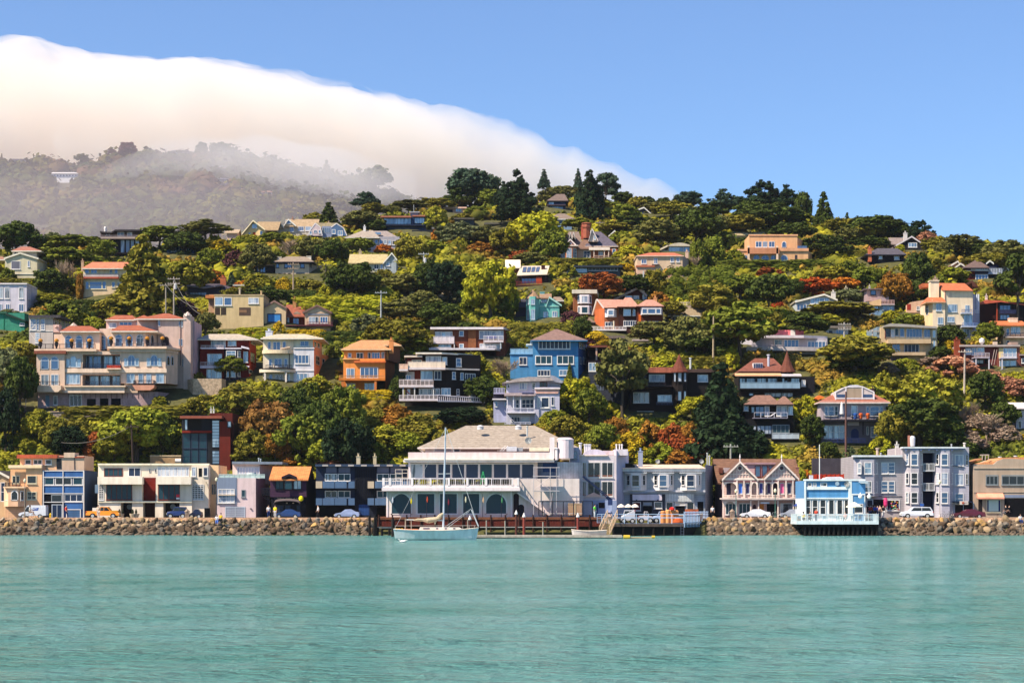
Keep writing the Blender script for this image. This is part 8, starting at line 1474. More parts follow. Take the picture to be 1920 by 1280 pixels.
for a in ((124,294.6,ST,'walk',Rd,Nv,'person in red shirt walking outside the blue modern house',1.3),(184.5,294.4,ST,'stand',(.7,.55,.4),(.7,.6,.5),'person in pale clothes standing in front of the orange pickup',.2),(407,290.6,1.55,'sit',Wt,(.1,.2,.6),'person in white and blue sitting on the riprap',.1),(414,290.6,1.75,'sit',(.75,.5,.03),Bk,'person in mustard top sitting on the riprap',-.2),
    (503.5,294.8,ST,'stand',Wt,Nv,'person in white top and navy trousers beside the plum-brown shop',.3),(516,294.6,ST,'stand',Yl,(.5,.5,.5),'person in bright yellow top by the bonnet of the dark blue sedan',-.4),(596.5,294.4,ST,'walk',Wt,Bk,'person in white shirt walking past the slate-blue apartments',-1.4),
    (1336,298.8,2.37,'stand',Wt,Bk,'person in white shirt in the gap beside the double-gabled pink house',0),(1631,294.9,ST,'stand',Rd,Nv,'person in red top, first of the group right of the cafe',.3),(1636,295.3,ST,'stand',(.7,.12,.06),Bk,'person in orange-red top in the group right of the cafe',-.2),(1640,294.8,ST,'stand',Bl,Bk,'person in blue top in the group right of the cafe',.6),
    (1645,294.5,ST,'stand',Pu,Nv,'person in lilac top in the group right of the cafe',1.2),(1650,295,ST,'stand',(.7,.4,.3),(.3,.3,.35),'person in salmon top in the group right of the cafe',-1),(1656,294.6,ST,'stand',Bk,Wt,'person in black top and white trousers right of the cafe',.4),(1886,294.4,ST,'walk',Bk,Bk,'long-haired person in black walking past the dark garage',-1.3),
    (1892,294.8,ST,'stand',Bk,Bk,'person in dark clothes beside a bicycle outside the dark garage',1.0),(1913,290.8,1.6,'sit',Wt,Nv,'person in white top sitting on the riprap at the right edge',.2),
    (1506.5,286.2,1.95,'sit',Yl,Bk,'diner in yellow top on the cafe deck',2.8),(1518.5,286.4,1.95,'sit',Bk,Bk,'diner in black top on the cafe deck',.4),(1530.5,286,1.95,'stand',(.75,.09,.05),Nv,'waiter in red top standing on the cafe deck',.2),(1585,286.2,1.95,'sit',(.7,.45,.4),Wt,'diner in pink top under the white parasol',-.5),(1115.3,286.0,2.55,'stand',Gn,Wt,'worker in bright green high-visibility top by the grey wall',1.0)):
    person(a[0],a[1],a[2],a[3],a[4],a[5],a[6],a[7])
def bike(px,D,z,label,rgb='9aa0ac:metal',w=1.65):
    x = px_x(px,D);t = empty('bicycle',(x,D,z),label,'bicycle');
    for s in (-1,1):
        b = MB();n = 16;c = (x+s*.5,D,z+.34)
        for i in range(n): a0,a1 = 6.283*i/n,6.283*(i+1)/n;b.tube((c[0]+.33*math.cos(a0),D,c[2]+.33*math.sin(a0)),(c[0]+.33*math.cos(a1),D,c[2]+.33*math.sin(a1)),.02,n=5)
        for i in range(4): a0 = 3.1416*i/4;b.tube((c[0]+.33*math.cos(a0),D,c[2]+.33*math.sin(a0)),(c[0]-.33*math.cos(a0),D,c[2]-.33*math.sin(a0)),.005,n=3)
        b.build('wheel',TY,t)
    b = MB();P = [(-.5,.34),(-.08,.3),(-.2,.85),(.33,.85),(.5,.34),(-.08,.3)]
    for p,q in zip(P,P[1:]): b.tube((x+p[0],D,z+p[1]),(x+q[0],D,z+q[1]),.022,n=5)
    b.tube((x-.5,D,z+.34),(x-.2,D,z+.85),.015,n=5);b.build('frame',M(rgb),t);b = MB();b.box(x-.32,x-.12,D-.06,D+.06,z+.93,z+.99);b.build('saddle',TY,t);b = MB();b.tube((x+.32,D-.25,z+1.02),(x+.32,D+.25,z+1.02),.02);b.tube((x+.33,D,z+.85),(x+.32,D,z+1.02),.02);b.build('handlebar',M(rgb),t)
for a in ((56,294.3,'bicycle ridden past the white mail van'),(1451,294.5,'bicycle leaning between the white coupe and the green lamp post'),(1773,294.3,'grey bicycle parked left of the maroon saloon'),(1782,294.5,'second grey bicycle, nearer the maroon saloon'),(1880,294.2,'bicycle held by the person outside the dark garage')): bike(a[0],a[1],ST,a[2])
person(56.5,294.35,ST+.42,'sit',(.75,.7,.62),(.55,.4,.32),'cyclist in pale top riding past the white mail van',1.57)
# ------------------------------------------------------------------ street furniture and poles
def lamp(px,top,D,label,m,base=ST):
    x = px_x(px,D);t = empty('street_lamp',(x,D,base),label,'street lamp');zt = py_z(top,D);b = MB();b.lathe((x,D,base),[(.2,0),(.2,.3),(.1,.5),(.07,1),(.05,zt-base-.6),(.09,zt-base-.55)],10);b.build('post',M(m),t)
    b = MB();b.lathe((x,D,zt-.55),[(.1,0),(.2,.1),(.22,.35),(.12,.5),(.02,.62)],10);b.build('lantern',M('e8e0c8:paint'),t)
lamp(46.5,897,294.8,'grey street lamp in front of the peach stucco house','8a8078:metal');lamp(406,895,294.8,'dark street lamp in front of the pinkish cubic house','3a3840:metal');lamp(1380,917,294.8,'green street lamp left of the white coupe','3f6a66:metal');lamp(1453.5,916,294.8,'green street lamp right of the white coupe','3f6a66:metal');lamp(1762,900,294.8,'pale street lamp in front of the bay-window apartments','b8b0b4:metal')
def thing(name,label,cat,mb,m,loc=None,part=None): o = mb.build(name,M(m));tag(o,label,cat);return o
b = MB();x = px_x(1546.5,291);b.lathe((x,296,3),[(.09,0),(.06,(py_z(834,296)-3)),(.02,(py_z(834,296)-2.9))],8);thing('flagpole','tall white bare flagpole behind the blue cafe','flagpole',b,'e4e0e0:paint')
for px_,lb in ((1373,'stone litter bin with pyramid lid left of the white coupe'),(351,'rounded stone litter bin outside the cream apartments')):
    x = px_x(px_,294.6);t = empty('litter_bin',(x,294.6,ST),lb,'litter bin');b = MB();b.box(x-.3,x+.3,294.3,294.9,ST,ST+.95);b.build('body',M('8c7c74:stone'),t);b = MB();b.lathe((x,294.6,ST+.95),[(.42,0),(.42,.08),(.03,.42)],4);b.build('lid',M('a08c80:stone'),t)
b = MB();b.lathe((px_x(94.5,294.8),294.8,ST),[(.16,0),(.13,.1),(.13,.5),(.2,.55),(.12,.62),(.04,.78)],10);thing('fire_hydrant','yellow fire hydrant outside the blue modern house','fire hydrant',b,'e0b818:paint')
for px_,lb,w_ in ((227,'small stone planter at the nose of the orange pickup',.45),(252,'wide stone planter with dark shrubs outside the cream apartments',.75)):
    x = px_x(px_,301.6);t = empty('planter',(x,301.6,2.47),lb,'planter');b = MB();b.lathe((x,301.6,2.47),[(w_*.75,0),(w_,.5),(w_*1.05,.62),(w_*.9,.62)],12);b.build('pot',M('d8c4ac:stone'),t);b = MB();[b.lathe((x+q,301.6,3.05),[(.12,0),(.2,.3),(.05,.75)],7) for q in (-.25,.25)];b.build('shrub',M('1e2a14:shingle'),t)
def upole(px,top,base,D,label,arms=1,dx=0,col='9a9088:board',trans=False):
    x = px_x(px,D);z1,z0 = py_z(top,D),min(py_z(base,D),float(ground(np.array(x),np.array(D))))-.3;t = empty('utility_pole',(x,D,z0),label,'utility pole','utility poles on the slope');b = MB();b.tube((x,D,z0),(x+dx,D,z1),.2,.13,8);b.build('pole',M(col),t)
    for i in range(arms):
        b = MB();b.box(x+dx-1.2,x+dx+1.2,D-.24,D-.12,z1-.5-i*.9,z1-.36-i*.9);[b.lathe((x+dx+q,D-.18,z1-.36-i*.9),[(.06,0),(.05,.2)],5) for q in (-1.05,-.6,.6,1.05)];b.build('crossarm',M(col),t)
    if trans: b = MB();b.lathe((x+dx+.35,D-.3,z1-2.4),[(.25,0),(.27,1),(.1,1.15)],8);b.build('transformer',M('c8c4cc:metal'),t)
    return Vector((x+dx,D-.2,z1-.3))
PO = [upole(*a) for a in ((326,519,588,384,'tall pale utility pole above the mansion, right one of two',2,0,'a89c98:board',True),(311,531,583,386,'shorter utility pole above the mansion, left one of two',1),(550,492,548,424,'utility pole with two crossarms in front of the twin-chimney white house',2,0,'a89484:board'),(611,494,533,430,'thin dark utility pole by the dark round tree',1,0,'4a4440:board'),
    (714.5,545,590,392,'grey utility pole right of the long yellow hedge',1,0,'a8acb4:board'),(794.5,473,521,440,'pale utility pole left of the bright yellow-green tree',1,0,'b8b8bc:metal',True),(1206.5,508,548,420,'pale pole behind the pink-roofed house',0,0,'c8ccd4:metal'),(1337,592,632,366,'weathered utility pole among the olive trees',0,.1,'b8a48c:board'),(1583,604,642,372,'pale utility pole left of the blue-windowed cream house',2,0,'b8b0b0:board'),
    (1636,617,642,374,'utility pole with crossarm by the blue-windowed cream house',1,0,'b8b0b0:board'),(1808,655,700,352,'pale utility pole above the big yellow-green tree',1,.1,'c8b8b0:board'),(251,795,868,318,'dark leaning utility pole behind the cream apartments',1,-.4,'3a2c28:board'),(1370,832,866,316,'grey utility pole behind the double-gabled pink house',1,0,'a8a8a4:board'),(1586,734,836,326,'thin wooden pole in front of the glass-attic house',0,0,'6a4c48:board'),(1125,415,440,520,'thin utility pole behind the brick Victorian',1,0,'8c8088:board',True))]
def wire(a,b_,sag,label):
    m = MB();P = [a.lerp(b_,i/14)-Vector((0,0,sag*4*(i/14)*(1-i/14))) for i in range(15)];[m.tube(p,q,.035,n=4) for p,q in zip(P,P[1:])];thing('cable',label,'cable',m,'8c8480:metal')
wire(PO[0],Vector((px_x(375,372),372,py_z(588,372))),1.2,'pale cable sagging right from the tall pole above the mansion');wire(PO[1],Vector((px_x(372,372),372,py_z(578,372))),.8,'cable from the shorter pole above the mansion');wire(PO[11],Vector((px_x(115,322),322,py_z(829,322))),1.0,'pale cable crossing the trees behind the cream apartments')

# ------------------------------------------------------------------ timber pier under the restaurant
BR = '5e1f12:board';DK = '17100c:board'
def pier_posts(t,xs,y,z1,r=.17,m=DK,nm='pile'):
    for x in xs: b = MB();b.tube((x,y,-2.2),(x+R.uniform(-.06,.06),y,z1),r,r*.9,7);b.build(nm,M(m),t)
D0 = 290.6;X0,X1 = px_x(706,D0),px_x(1128,D0);zt = py_z(969,D0);zb = py_z(986.5,D0)
t = empty('pier',((X0+X1)/2,D0,zt),'red-brown timber pier carrying the restaurant, on dark piles','pier')
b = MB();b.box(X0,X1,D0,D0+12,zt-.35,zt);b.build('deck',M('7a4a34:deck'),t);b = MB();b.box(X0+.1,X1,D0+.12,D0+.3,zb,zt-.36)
b.build('boards',M(BR),t);b = MB();b.box(X0,X1+2,D0+4,D0+4.4,-2,zb+.3);b.build('void_shade_sheet',M('0c0908:board'),t)  # black sheet added behind the boards for the dark void below the deck
pier_posts(t,[X0+i*2.05+.3 for i in range(16)],D0+.0,zt+.35,.13,'3a1c14:board','fender_post');pier_posts(t,[X0+i*2.3 for i in range(15)],D0+1.6,zb,.2)
b = MB();xa,xb = px_x(900,D0),px_x(1085,D0);b.box(xa,xb,D0-1.2,D0-.5,py_z(988.5,D0-1),py_z(987,D0-1));b.build('walkway',M('a8a4a4:deck'),t);b = MB();b.box(px_x(708,D0),px_x(737,D0),D0-1,D0-.3,py_z(990,D0-1),py_z(987,D0-1));b.build('walkway',M('5a6068:deck'),t)
b = MB();[b.box(px_x(a,D0),px_x(a+12,D0),D0+.08,D0+.13,py_z(972+q,D0),py_z(971.2+q,D0)) for a,q in ((730,3),(760,6),(820,2),(850,5),(905,3),(940,6),(975,2),(1010,5),(1050,3),(1085,6))];b.build('board_edge',M('a05a40:paint'),t)
h = H(VD,'railing','dark post fence around the terrace at the right end of the pier',cat='fence',base=895,D=290.9,xm=480)
h.bx('rail',240,762,725,770,'2c2a34:metal',off=0,dep=.1);h.bx('rail',240,890,725,898,'2c2430:metal',off=0,dep=.12);[h.post(x,764,895,'2a2832:metal',off=0,w=.14) for x in (242,275,366,462,555,636,725)];[h.post(x,775,890,'5a5a68:metal',off=.1,w=.04,name='baluster') for x in range(640,725,8)];h.rail(280,636,872,890,'cfc4c4:paint',off=.4,n=6,style='top')
h = H(VD,'cabinet','tan metal cabinet behind the dark post fence on the pier',cat='cabinet',base=890,D=292,xm=570,dep=.8);h.wall(506,790,628,890,'b59078');h.line(568,795,568,888,'d8c4a8');h.bx('top',504,782,630,791,'c8a890',off=-.05,dep=.9)
FL = ((735,926,968,'c8c8d8','white'),(770,928,968,'e0c828','yellow'),(800,925,968,'c04828','orange-red'),(840,930,968,'7a2030','maroon'),(872,925,968,'d8d0b8','cream'),(905,926,968,'d0a888','peach'),(940,926,968,'4a8a60','green'))
for px_,tp,bs,cc,nm in FL:
    x = px_x(px_,D0+.3);t = empty('flag_staff',(x,D0+.3,zt),f'thin dark staff with small {nm} furled flag on the pier','flag','signal flags along the pier');z1 = py_z(tp,D0);b = MB();b.tube((x,D0+.3,zt-.3),(x,D0+.3,z1),.05,.03,6);b.build('staff',M('2a2230:metal'),t)
    b = MB();zf = py_z(tp+9,D0);b.lathe((x+.1,D0+.25,zf-.9),[(.03,.3),(.09,.45),(.13,.7),(.06,1.1),(.02,1.2)],6,sy=.4);b.build('flag',M(cc+':paint'),t)
for px_,D_,tp,bs,m_,cap,lb in ((881,268,974,1004,'4a2420:board',1,'brown guide pile with white cone cap, right of the sailboat mast foot'),(982.5,268,969,1004,'8a4038:board',1,'red-brown guide pile with white cone cap right of the sailboat bow'),(1083.5,268,969,992,'8a4038:board',1,'red-brown guide pile with white cone cap beside the gangway'),(968,272,964,974,'5a3028:board',1,'short pile with white cone cap on the pier edge'),
    (693,287,966,1003,DK,0,'tall dark mooring pile at the left end of the pier'),(700,285,966,1010,DK,0,'dark leaning pile beside the riprap end'),(703,287,968,1006,DK,0,'dark pile close to the leaning pile'),(716,284,992,1010,DK,0,'short dark pile stub left of the sailboat'),(730,287,990,1008,DK,0,'short dark pile stub nearest the sailboat stern'),(736,279,972,1012,'2a2422:board',0,'dark pile at the sailboat stern'),(708,288,988,1004,DK,0,'dark pile stub under the pier corner'),
    (877,284,974,992,'9a8c84:paint',0,'thin pale post behind the sailboat foredeck'),(912,284,975,996,'a89c94:paint',0,'thin pale post right of the sailboat bow'),(947,284,976,996,'a89c94:paint',0,'thin pale post between the guide piles'),(1018,284,978,996,'a89c94:paint',0,'thin pale post left of the rowboat')):
    x = px_x(px_,D_);t = empty('mooring_pile',(x,D_,0),lb,'pile','mooring piles by the pier');z1 = py_z(tp,D_);r = .1 if 'thin' in lb else .2;b = MB();b.tube((x,D_,-2),(x+(.25 if 'lean' in lb else 0),D_,z1),r,r*.9,9);b.build('post',M(m_),t)
    if cap: b = MB();b.lathe((x,D_,z1),[(r*1.15,0),(r*1.15,.12),(.02,.62)],10);b.build('cap',M('e8e4ea:paint'),t)
t = empty('floating_dock',(px_x(1030,265),265,.3),'long low grey floating dock between the sailboat and the gangway','dock');b = MB();b.box(px_x(892,265),px_x(1166,265),264,266.5,.12,.42);b.build('deck',M('b8aca4:deck'),t);b = MB();b.box(px_x(892,265),px_x(1155,265),264.15,266.4,-.4,.11);b.build('float',M('1a1816:paint'),t)
h = H(VD,'gangway','wooden gangway stairs sloping down from the car pier to the floating dock',cat='gangway',base=1040,D=272,xm=860)
b = MB();A = Vector((h.X(905,14),286,h.Z(905,14)));B = Vector((h.X(830),271,.45));s_ = Vector((1.4,0,0))
for q in (Vector((0,0,0)),s_): b.tube(A+q-s_*.5,B+q-s_*.5,.09,n=5)
for i in range(14): c = A.lerp(B,i/13);b.box(c.x-.7,c.x+.7,c.y-.15,c.y+.15,c.z-.03,c.z+.05)
b.build('treads',M('c8a488:deck'),h.root)
for q in (-.7,.7):
    b = MB();u = Vector((q,0,1.0));b.tube(A+u,B+u,.06,n=5);[b.tube(A.lerp(B,i/5)+Vector((q,0,0)),A.lerp(B,i/5)+u,.05,n=5) for i in range(6)];b.build('handrail',M('dcbc9c:paint'),h.root)
t = empty('gate_post',(px_x(1144,286),286,2.4),'pale pinkish gate panel at the head of the gangway','gate');b = MB();b.box(px_x(1140,286),px_x(1147.5,286),286,286.15,1.7,py_z(963,286));b.build('panel',M('e8c8c0:paint'),t)
# ------------------------------------------------------------------ car pier
D1 = 284.5;z1 = py_z(981.5,D1);XA,XB = px_x(1150,D1),px_x(1283,D1);XC = px_x(1327,296)
t = empty('pier',((XA+XB)/2,D1,z1),'dark timber pier with parked trucks and blue-white railings','pier')
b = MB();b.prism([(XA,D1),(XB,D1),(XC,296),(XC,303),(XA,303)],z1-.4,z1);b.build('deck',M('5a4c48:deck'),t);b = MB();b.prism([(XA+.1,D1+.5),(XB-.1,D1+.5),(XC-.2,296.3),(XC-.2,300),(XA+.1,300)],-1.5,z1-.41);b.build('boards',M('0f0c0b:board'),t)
pier_posts(t,[XA+i*1.45 for i in range(8)],D1+.25,z1-.1,.16)
h = H(VD,'railing','pale blue two-bar railing along the front of the car pier',cat='railing',base=982,D=D1,xm=1140);h.rail(765,850,878,960,'a8bce0:paint',off=.2,n=2,style='bars');h.rail(905,1545,878,975,'b4c8ec:paint',off=.1,n=6,style='top');h.bx('mid_rail',905,908,1545,916,'a4bce4:paint',off=.08,dep=.06);h.bx('toe_board',905,960,1545,966,'6a7088:paint',off=.12,dep=.05)
t = empty('fence',(XB,D1,z1),'white picket fence along the angled right edge of the car pier','fence');b = MB()
for i in range(17): u = i/16;x,y = XB+(XC-XB)*u,D1+(296-D1)*u;b.box(x-.06,x+.06,y-.05,y+.05,z1-.5,z1+1.75)
b.build('pickets',M('b0c8f0:paint'),t);b = MB();[b.tube((XB,D1,z1+q),(XC,296,z1+q),.06,n=5) for q in (.2,1.2,1.6)];b.build('rail',M('c0d0f0:paint'),t)
h = H(VD,'ladder','thin steel ladder hanging from the right end of the car pier',cat='ladder',base=1085,D=D1-.3,xm=1533);[h.bar(x,965,x,1085,'4a5068:metal',off=0,r=.04,name='rail') for x in (1520,1546)];[h.bar(1520,y,1546,y,'4a5068:metal',off=0,r=.03,name='rung') for y in (985,1010,1035,1060)]
car('van',1165,1191,(.55,.53,.55),'white van at the left of the car pier',D=290,z=z1,cat='van',group='vehicles on the pier');car('pickup',1197,1224,(.55,.48,.48),'pale pickup in the middle of the car pier',D=290,z=z1,cat='pickup truck',group='vehicles on the pier',flip=True);car('pickup',1224,1262,(.38,.44,.58),'pale blue truck behind the orange drums',D=291,z=z1,cat='truck',group='vehicles on the pier')
for i,(a,b_,lb) in enumerate(((1157,1172,'first white parasol from the left over the pier van'),(1171,1185,'middle white parasol over the pier van'),(1183,1198,'third white parasol over the pier van'))):
    x = px_x((a+b_)/2,293);t = empty('parasol',(x,293,z1),lb,'parasol');w_ = px_x(b_,293)-px_x(a,293);zz = py_z(950.5,293);b = MB();b.lathe((x,293,zz),[(w_*.52,0),(w_*.45,.18),(w_*.2,.4),(.02,.5)],10);b.build('canopy',M('f0e4dc:paint'),t);b = MB();b.tube((x,293,z1),(x,293,zz),.04);b.build('pole',M('8a8a90:metal'),t)
for i,(a,tp,cc,lb) in enumerate(((1243,957,'d89058','leftmost orange drum on the car pier'),(1252,955,'e0a068','tall pale orange drum in the middle of the drums'),(1261,955,'d88c54','third orange drum on the car pier'),(1268,956,'d8925c','orange drum nearest the pink hull'))):
    x = px_x(a,287);b = MB();zz = py_z(tp,287);b.lathe((x,287,z1),[(.33,0),(.36,.05),(.36,(zz-z1)*.5),(.33,(zz-z1)*.52),(.36,(zz-z1)*.55),(.35,zz-z1-.15),(.2,zz-z1)],12);thing('drum',lb,'drum',b,cc+':paint')
b = MB();x = px_x(1272,286);b.lathe((x,286,z1),[(.5,0),(.85,.15),(.7,.5),(.35,.75),(.1,.8)],9);thing('buoy_heap','bright orange folded fender at the right end of the car pier','fender',b,'d0602c:shingle')
b = MB();x = px_x(1260,286.5);b.lathe((x,286.5,py_z(955,286.5)-.1),[(.05,0),(.4,.1),(.35,.35),(.05,.5)],9);thing('life_ring_cover','small bright red cover on top of the orange drums','cover',b,'e02818:paint')
def hull(name,cx,D,z,L,bm_,hgt,label,cat,mh,md,bow=1,sheer=.35,ext=None):
    t = empty(name,(cx,D,z),label,cat);b = MB();N = 16;S_ = 7;V_ = []
    for i in range(N+1):
        u = i/N;w = bm_*.5*(math.sin(math.pi*min(1,(u*.86+.14)))**.55 if u < .999 else 0);w = bm_*.5*min(1,(1-u)**.55*1.35)*(.72+.28*min(1,u*4));x = cx+bow*(u-.5)*L;top = z+hgt*(1+sheer*(2*u-1)**2*(.6 if u < .5 else 1.2))
        for j in range(S_):
            a = -1+2*j/(S_-1);k = 1-abs(a)**3;V_.append((x+bow*(.0 if u < .8 else -(1-abs(a))*L*.07*(u-.8)/.2)-bow*(0 if u > .15 else -(1-abs(a))*L*.05*(.15-u)/.15),D+a*w,top-(top-(z-.25))*k))
    F_ = [(i*S_+j,(i+1)*S_+j,(i+1)*S_+j+1,i*S_+j+1) for i in range(N) for j in range(S_-1)];F_.append(tuple(range(S_))[::-1])
    if bow < 0: F_ = [f[::-1] for f in F_]
    b.add(V_,F_);b.build('hull',M(mh),t,smooth=False);dk = MB();dk.add([V_[i*S_] for i in range(N+1)]+[V_[i*S_+S_-1] for i in range(N+1)],[(i,i+1,N+2+i,N+1+i) if bow > 0 else (N+1+i,N+2+i,i+1,i) for i in range(N)]);dk.v = [(x,y,q-.04) for x,y,q in dk.v];dk.build('deck',M(md),t)
    g = MB();[g.tube(V_[i*S_],V_[(i+1)*S_],.05,n=5) for i in range(N)];[g.tube(V_[i*S_+S_-1],V_[(i+1)*S_+S_-1],.05,n=5) for i in range(N)];g.build('gunwale',M('e8d8d0:paint'),t);return t
Ds = 251.0;cx = px_x(818,Ds);t = hull('sailboat',cx,Ds,.02,px_x(898,Ds)-px_x(739,Ds),3.0,1.22,'white sailboat with tall bare mast and loosely furled cream sail, moored at the pier','sailboat','e2e8f0:paint','e8d0c4:paint',sheer=.22)
X = lambda p: px_x(p,Ds);Zs = lambda p: py_z(p,Ds)
b = MB();b.front([(X(786),Zs(993)),(X(788),Zs(987.5)),(X(861),Zs(988)),(X(868),Zs(992)),(X(868),Zs(994)),(X(786),Zs(994))],Ds-.8,Ds+.8);c_ = b.build('cabin',M('f2e4e0:paint'),t);[tag(w_,None) for w_ in ()]
for a,b_ in ((794,806),(818,822),(834,838),(850,854)): q = MB();q.box(X(a),X(b_),Ds-.83,Ds-.79,Zs(991.2),Zs(989));q.build('porthole',M('54486a:paint'),c_)
b = MB();b.box(X(752),X(784),Ds-.6,Ds+.6,Zs(994),Zs(991));b.build('cockpit_seats',M('c8703c:board'),t);b = MB();[b.box(X(a),X(a+3.2),Ds-1.1,Ds-.8,Zs(994),Zs(989.5)) for a in (743,748,753)];b.build('cushions',M('e0a020:paint'),t)
b = MB();b.tube((X(831),Ds,1.2),(X(835.5),Ds,Zs(801)),.13,.09,10);m_ = b.build('mast',M('b9c4dc:metal'),t);b = MB();b.tube((X(832)-.7,Ds,Zs(888)),(X(832)+.9,Ds,Zs(887.5)),.04);b.build('spreader',M('c8ccd8:metal'),m_)
b = MB();b.tube((X(831),Ds,Zs(975)),(X(762),Ds,Zs(974)),.08);b.build('boom',M('c8c8cc:metal'),t)
b = MB();P = [(X(831),Zs(962)),(X(826),Zs(966)),(X(820),Zs(972)),(X(812),Zs(974)),(X(803),Zs(975)),(X(793),Zs(974)),(X(784),Zs(974)),(X(775),Zs(975))];rr_ = [.2,.45,.42,.55,.62,.3,.3,.12]
for i in range(7): b.tube((P[i][0],Ds-.05,P[i][1]),(P[i+1][0],Ds-.05,P[i+1][1]),rr_[i]*.6,rr_[i+1]*.6,8)
b.front([(X(812),Zs(974)),(X(820),Zs(974)),(X(815.5),Zs(983))],Ds-.2,Ds+.05);b.front([(X(800),Zs(975)),(X(809),Zs(975)),(X(804),Zs(979.5))],Ds-.2,Ds+.05);b.front([(X(781),Zs(975)),(X(786),Zs(975)),(X(784),Zs(969))],Ds-.15,Ds+.05);b.build('furled_sail',M('e0cbb0:shingle'),t)
b = MB();fr = lambda p,q,r=.025: b.tube((X(p[0]),Ds+p[2],Zs(p[1])),(X(q[0]),Ds+q[2],Zs(q[1])),r,n=4)
fr((837,803,0),(896,985,0),.035);fr((884,955,0),(897,986,0),.1);fr((884,953,0),(833,988,.3),.035);fr((880,958,0),(840,988,-.3),.03);fr((835,803,0),(743,986,0),.018);fr((832,887,-.8),(832,990,-1.2));fr((835,810,0),(832,887,-.8));b.build('rigging',M('c8ccd8:metal'),t)
b = MB();[b.tube((X(a),Ds-1.1,Zs(992)),(X(a),Ds-1.1,Zs(984)),.025,n=4) for a in (742,760,772,868,880,890)];b.tube((X(742),Ds-1.1,Zs(985)),(X(893),Ds-1.1,Zs(984.5)),.025,n=4);b.build('guard_rail',M('d8ccc8:metal'),t)
b = MB();b.tube((X(760),Ds,Zs(990)),(X(760),Ds,Zs(972)),.05);b.tube((X(771),Ds,Zs(990)),(X(771),Ds,Zs(974)),.04);b.build('stern_frame',M('c8b8a8:metal'),t)
t = hull('rowing_boat',px_x(1104,266),265.2,.45,px_x(1137,266)-px_x(1071,266),1.5,.52,'small grey-white rowing boat lying on the floating dock','rowing boat','c9c4c8:paint','8a8488:paint',bow=-1,sheer=.3)
t = hull('dinghy',px_x(1280,292),292,z1+.55,6.0,1.9,.6,'pink-white boat hull on the car pier beside the drums','boat','e8b8b4:paint','c8b4b0:paint',bow=1);b = MB();b.box(px_x(1265,292),px_x(1292,292),291.6,292.4,z1,z1+.6);b.build('cradle',M('5a4438:board'),t)
b = MB();b.box(px_x(1285,297),px_x(1309,297),296.6,297.6,z1+.4,py_z(954,297));thing('timber_stack','low stack of red-brown timber by the grey shop','timber stack',b,'a85a34:deck')
for a,b_,lb in ((1169,1181,'fat yellow float at the left end of the boom'),(1222,1228,'small yellow float at the right end of the boom')): q = MB();q.tube((px_x(a,262),262,.18),(px_x(b_,262),262,.18),.3 if a < 1200 else .22,n=10);thing('float',lb,'float',q,'c8a838:paint')
q = MB();q.tube((px_x(1181,262),262,.1),(px_x(1222,262),262,.1),.13,n=7);thing('boom_pole','thin grey pole floating between the yellow floats','pole',q,'9a8c74:paint')
t = empty('seagull',(px_x(755,235),235,.1),'white seagull floating on the water in front of the sailboat','seagull');gx_ = px_x(755,235);b = MB();b.lathe((gx_,235,-.02),[(.05,0),(.2,.06),(.24,.16),(.14,.27),(.03,.32)],10,sx=1.6);b.tube((gx_-.3,235,.2),(gx_-.42,235,.4),.07,.09,8);b.tube((gx_-.42,235,.4),(gx_-.6,235,.37),.035,.01,5);b.tube((gx_+.2,235,.22),(gx_+.6,235,.3),.11,.02,6);b.build('body',M('e8e8ec:paint'),t)
# cafe terrace
for a,b_,tp,y,cc,nm,lb in ((1586,1618,940.5,285.8,'f4ecdc','parasol','open cream parasol on the cafe deck'),(1488,1507,940.5,296.5,'2a3f8c','parasol','dark blue parasol left of the cafe')):
    x = px_x((a+b_)/2,y);w_ = px_x(b_,y)-px_x(a,y);zz = py_z(949,y) if a > 1500 else py_z(947,y);t = empty('parasol',(x,y,zz-2.4),lb,'parasol');b = MB();b.lathe((x,y,zz),[(w_*.5,-.12),(w_*.5,0),(.04,(py_z(tp,y)-zz))],8);b.build('canopy',M(cc+':paint'),t);b = MB();b.tube((x,y,zz-2.4),(x,y,zz),.05);b.build('pole',M('d8dce4:paint'),t)
for i,(px_,lb) in enumerate(((1512,'white cafe table between the yellow and black diners'),(1578,'white cafe table under the cream parasol'),(1606,'white cafe table right of the cream parasol'),(1628,'white cafe table at the right end of the deck'))):
    x = px_x(px_,285.9);t = empty('cafe_table',(x,285.9,1.95),lb,'table','cafe tables on the deck');b = MB();b.lathe((x,285.9,2.65),[(.4,0),(.4,.04)],12);b.build('table_top',M('e8ecf2:paint'),t);b = MB();b.lathe((x,285.9,1.95),[(.25,0),(.04,.06),(.04,.7)],8);b.build('leg',M('8a98a8:metal'),t)
for i,(px_,lb) in enumerate(((1499,'leftmost slatted chair on the cafe deck'),(1546,'single chair in the middle of the cafe deck'),(1571,'chair left of the table under the cream parasol'),(1599,'chair right of the cream parasol pole'),(1613,'chair near the right half of the cafe deck'),(1635,'rightmost slatted chair on the cafe deck'))):
    x = px_x(px_,286.2);t = empty('chair',(x,286.2,1.95),lb,'chair','chairs on the cafe deck');b = MB();b.box(x-.22,x+.22,286,286.42,2.36,2.41);b.build('seat',M('7fa0b8:paint'),t);b = MB();b.box(x-.22,x+.22,286.4,286.45,2.45,2.86);b.build('backrest',M('7fa0b8:paint'),t)
    for dx_ in (-.19,.17):
        for dy_ in (0,.38): b = MB();b.box(x+dx_,x+dx_+.03,286+dy_,286.03+dy_,1.95,2.37);b.build('leg',M('6a8498:metal'),t)

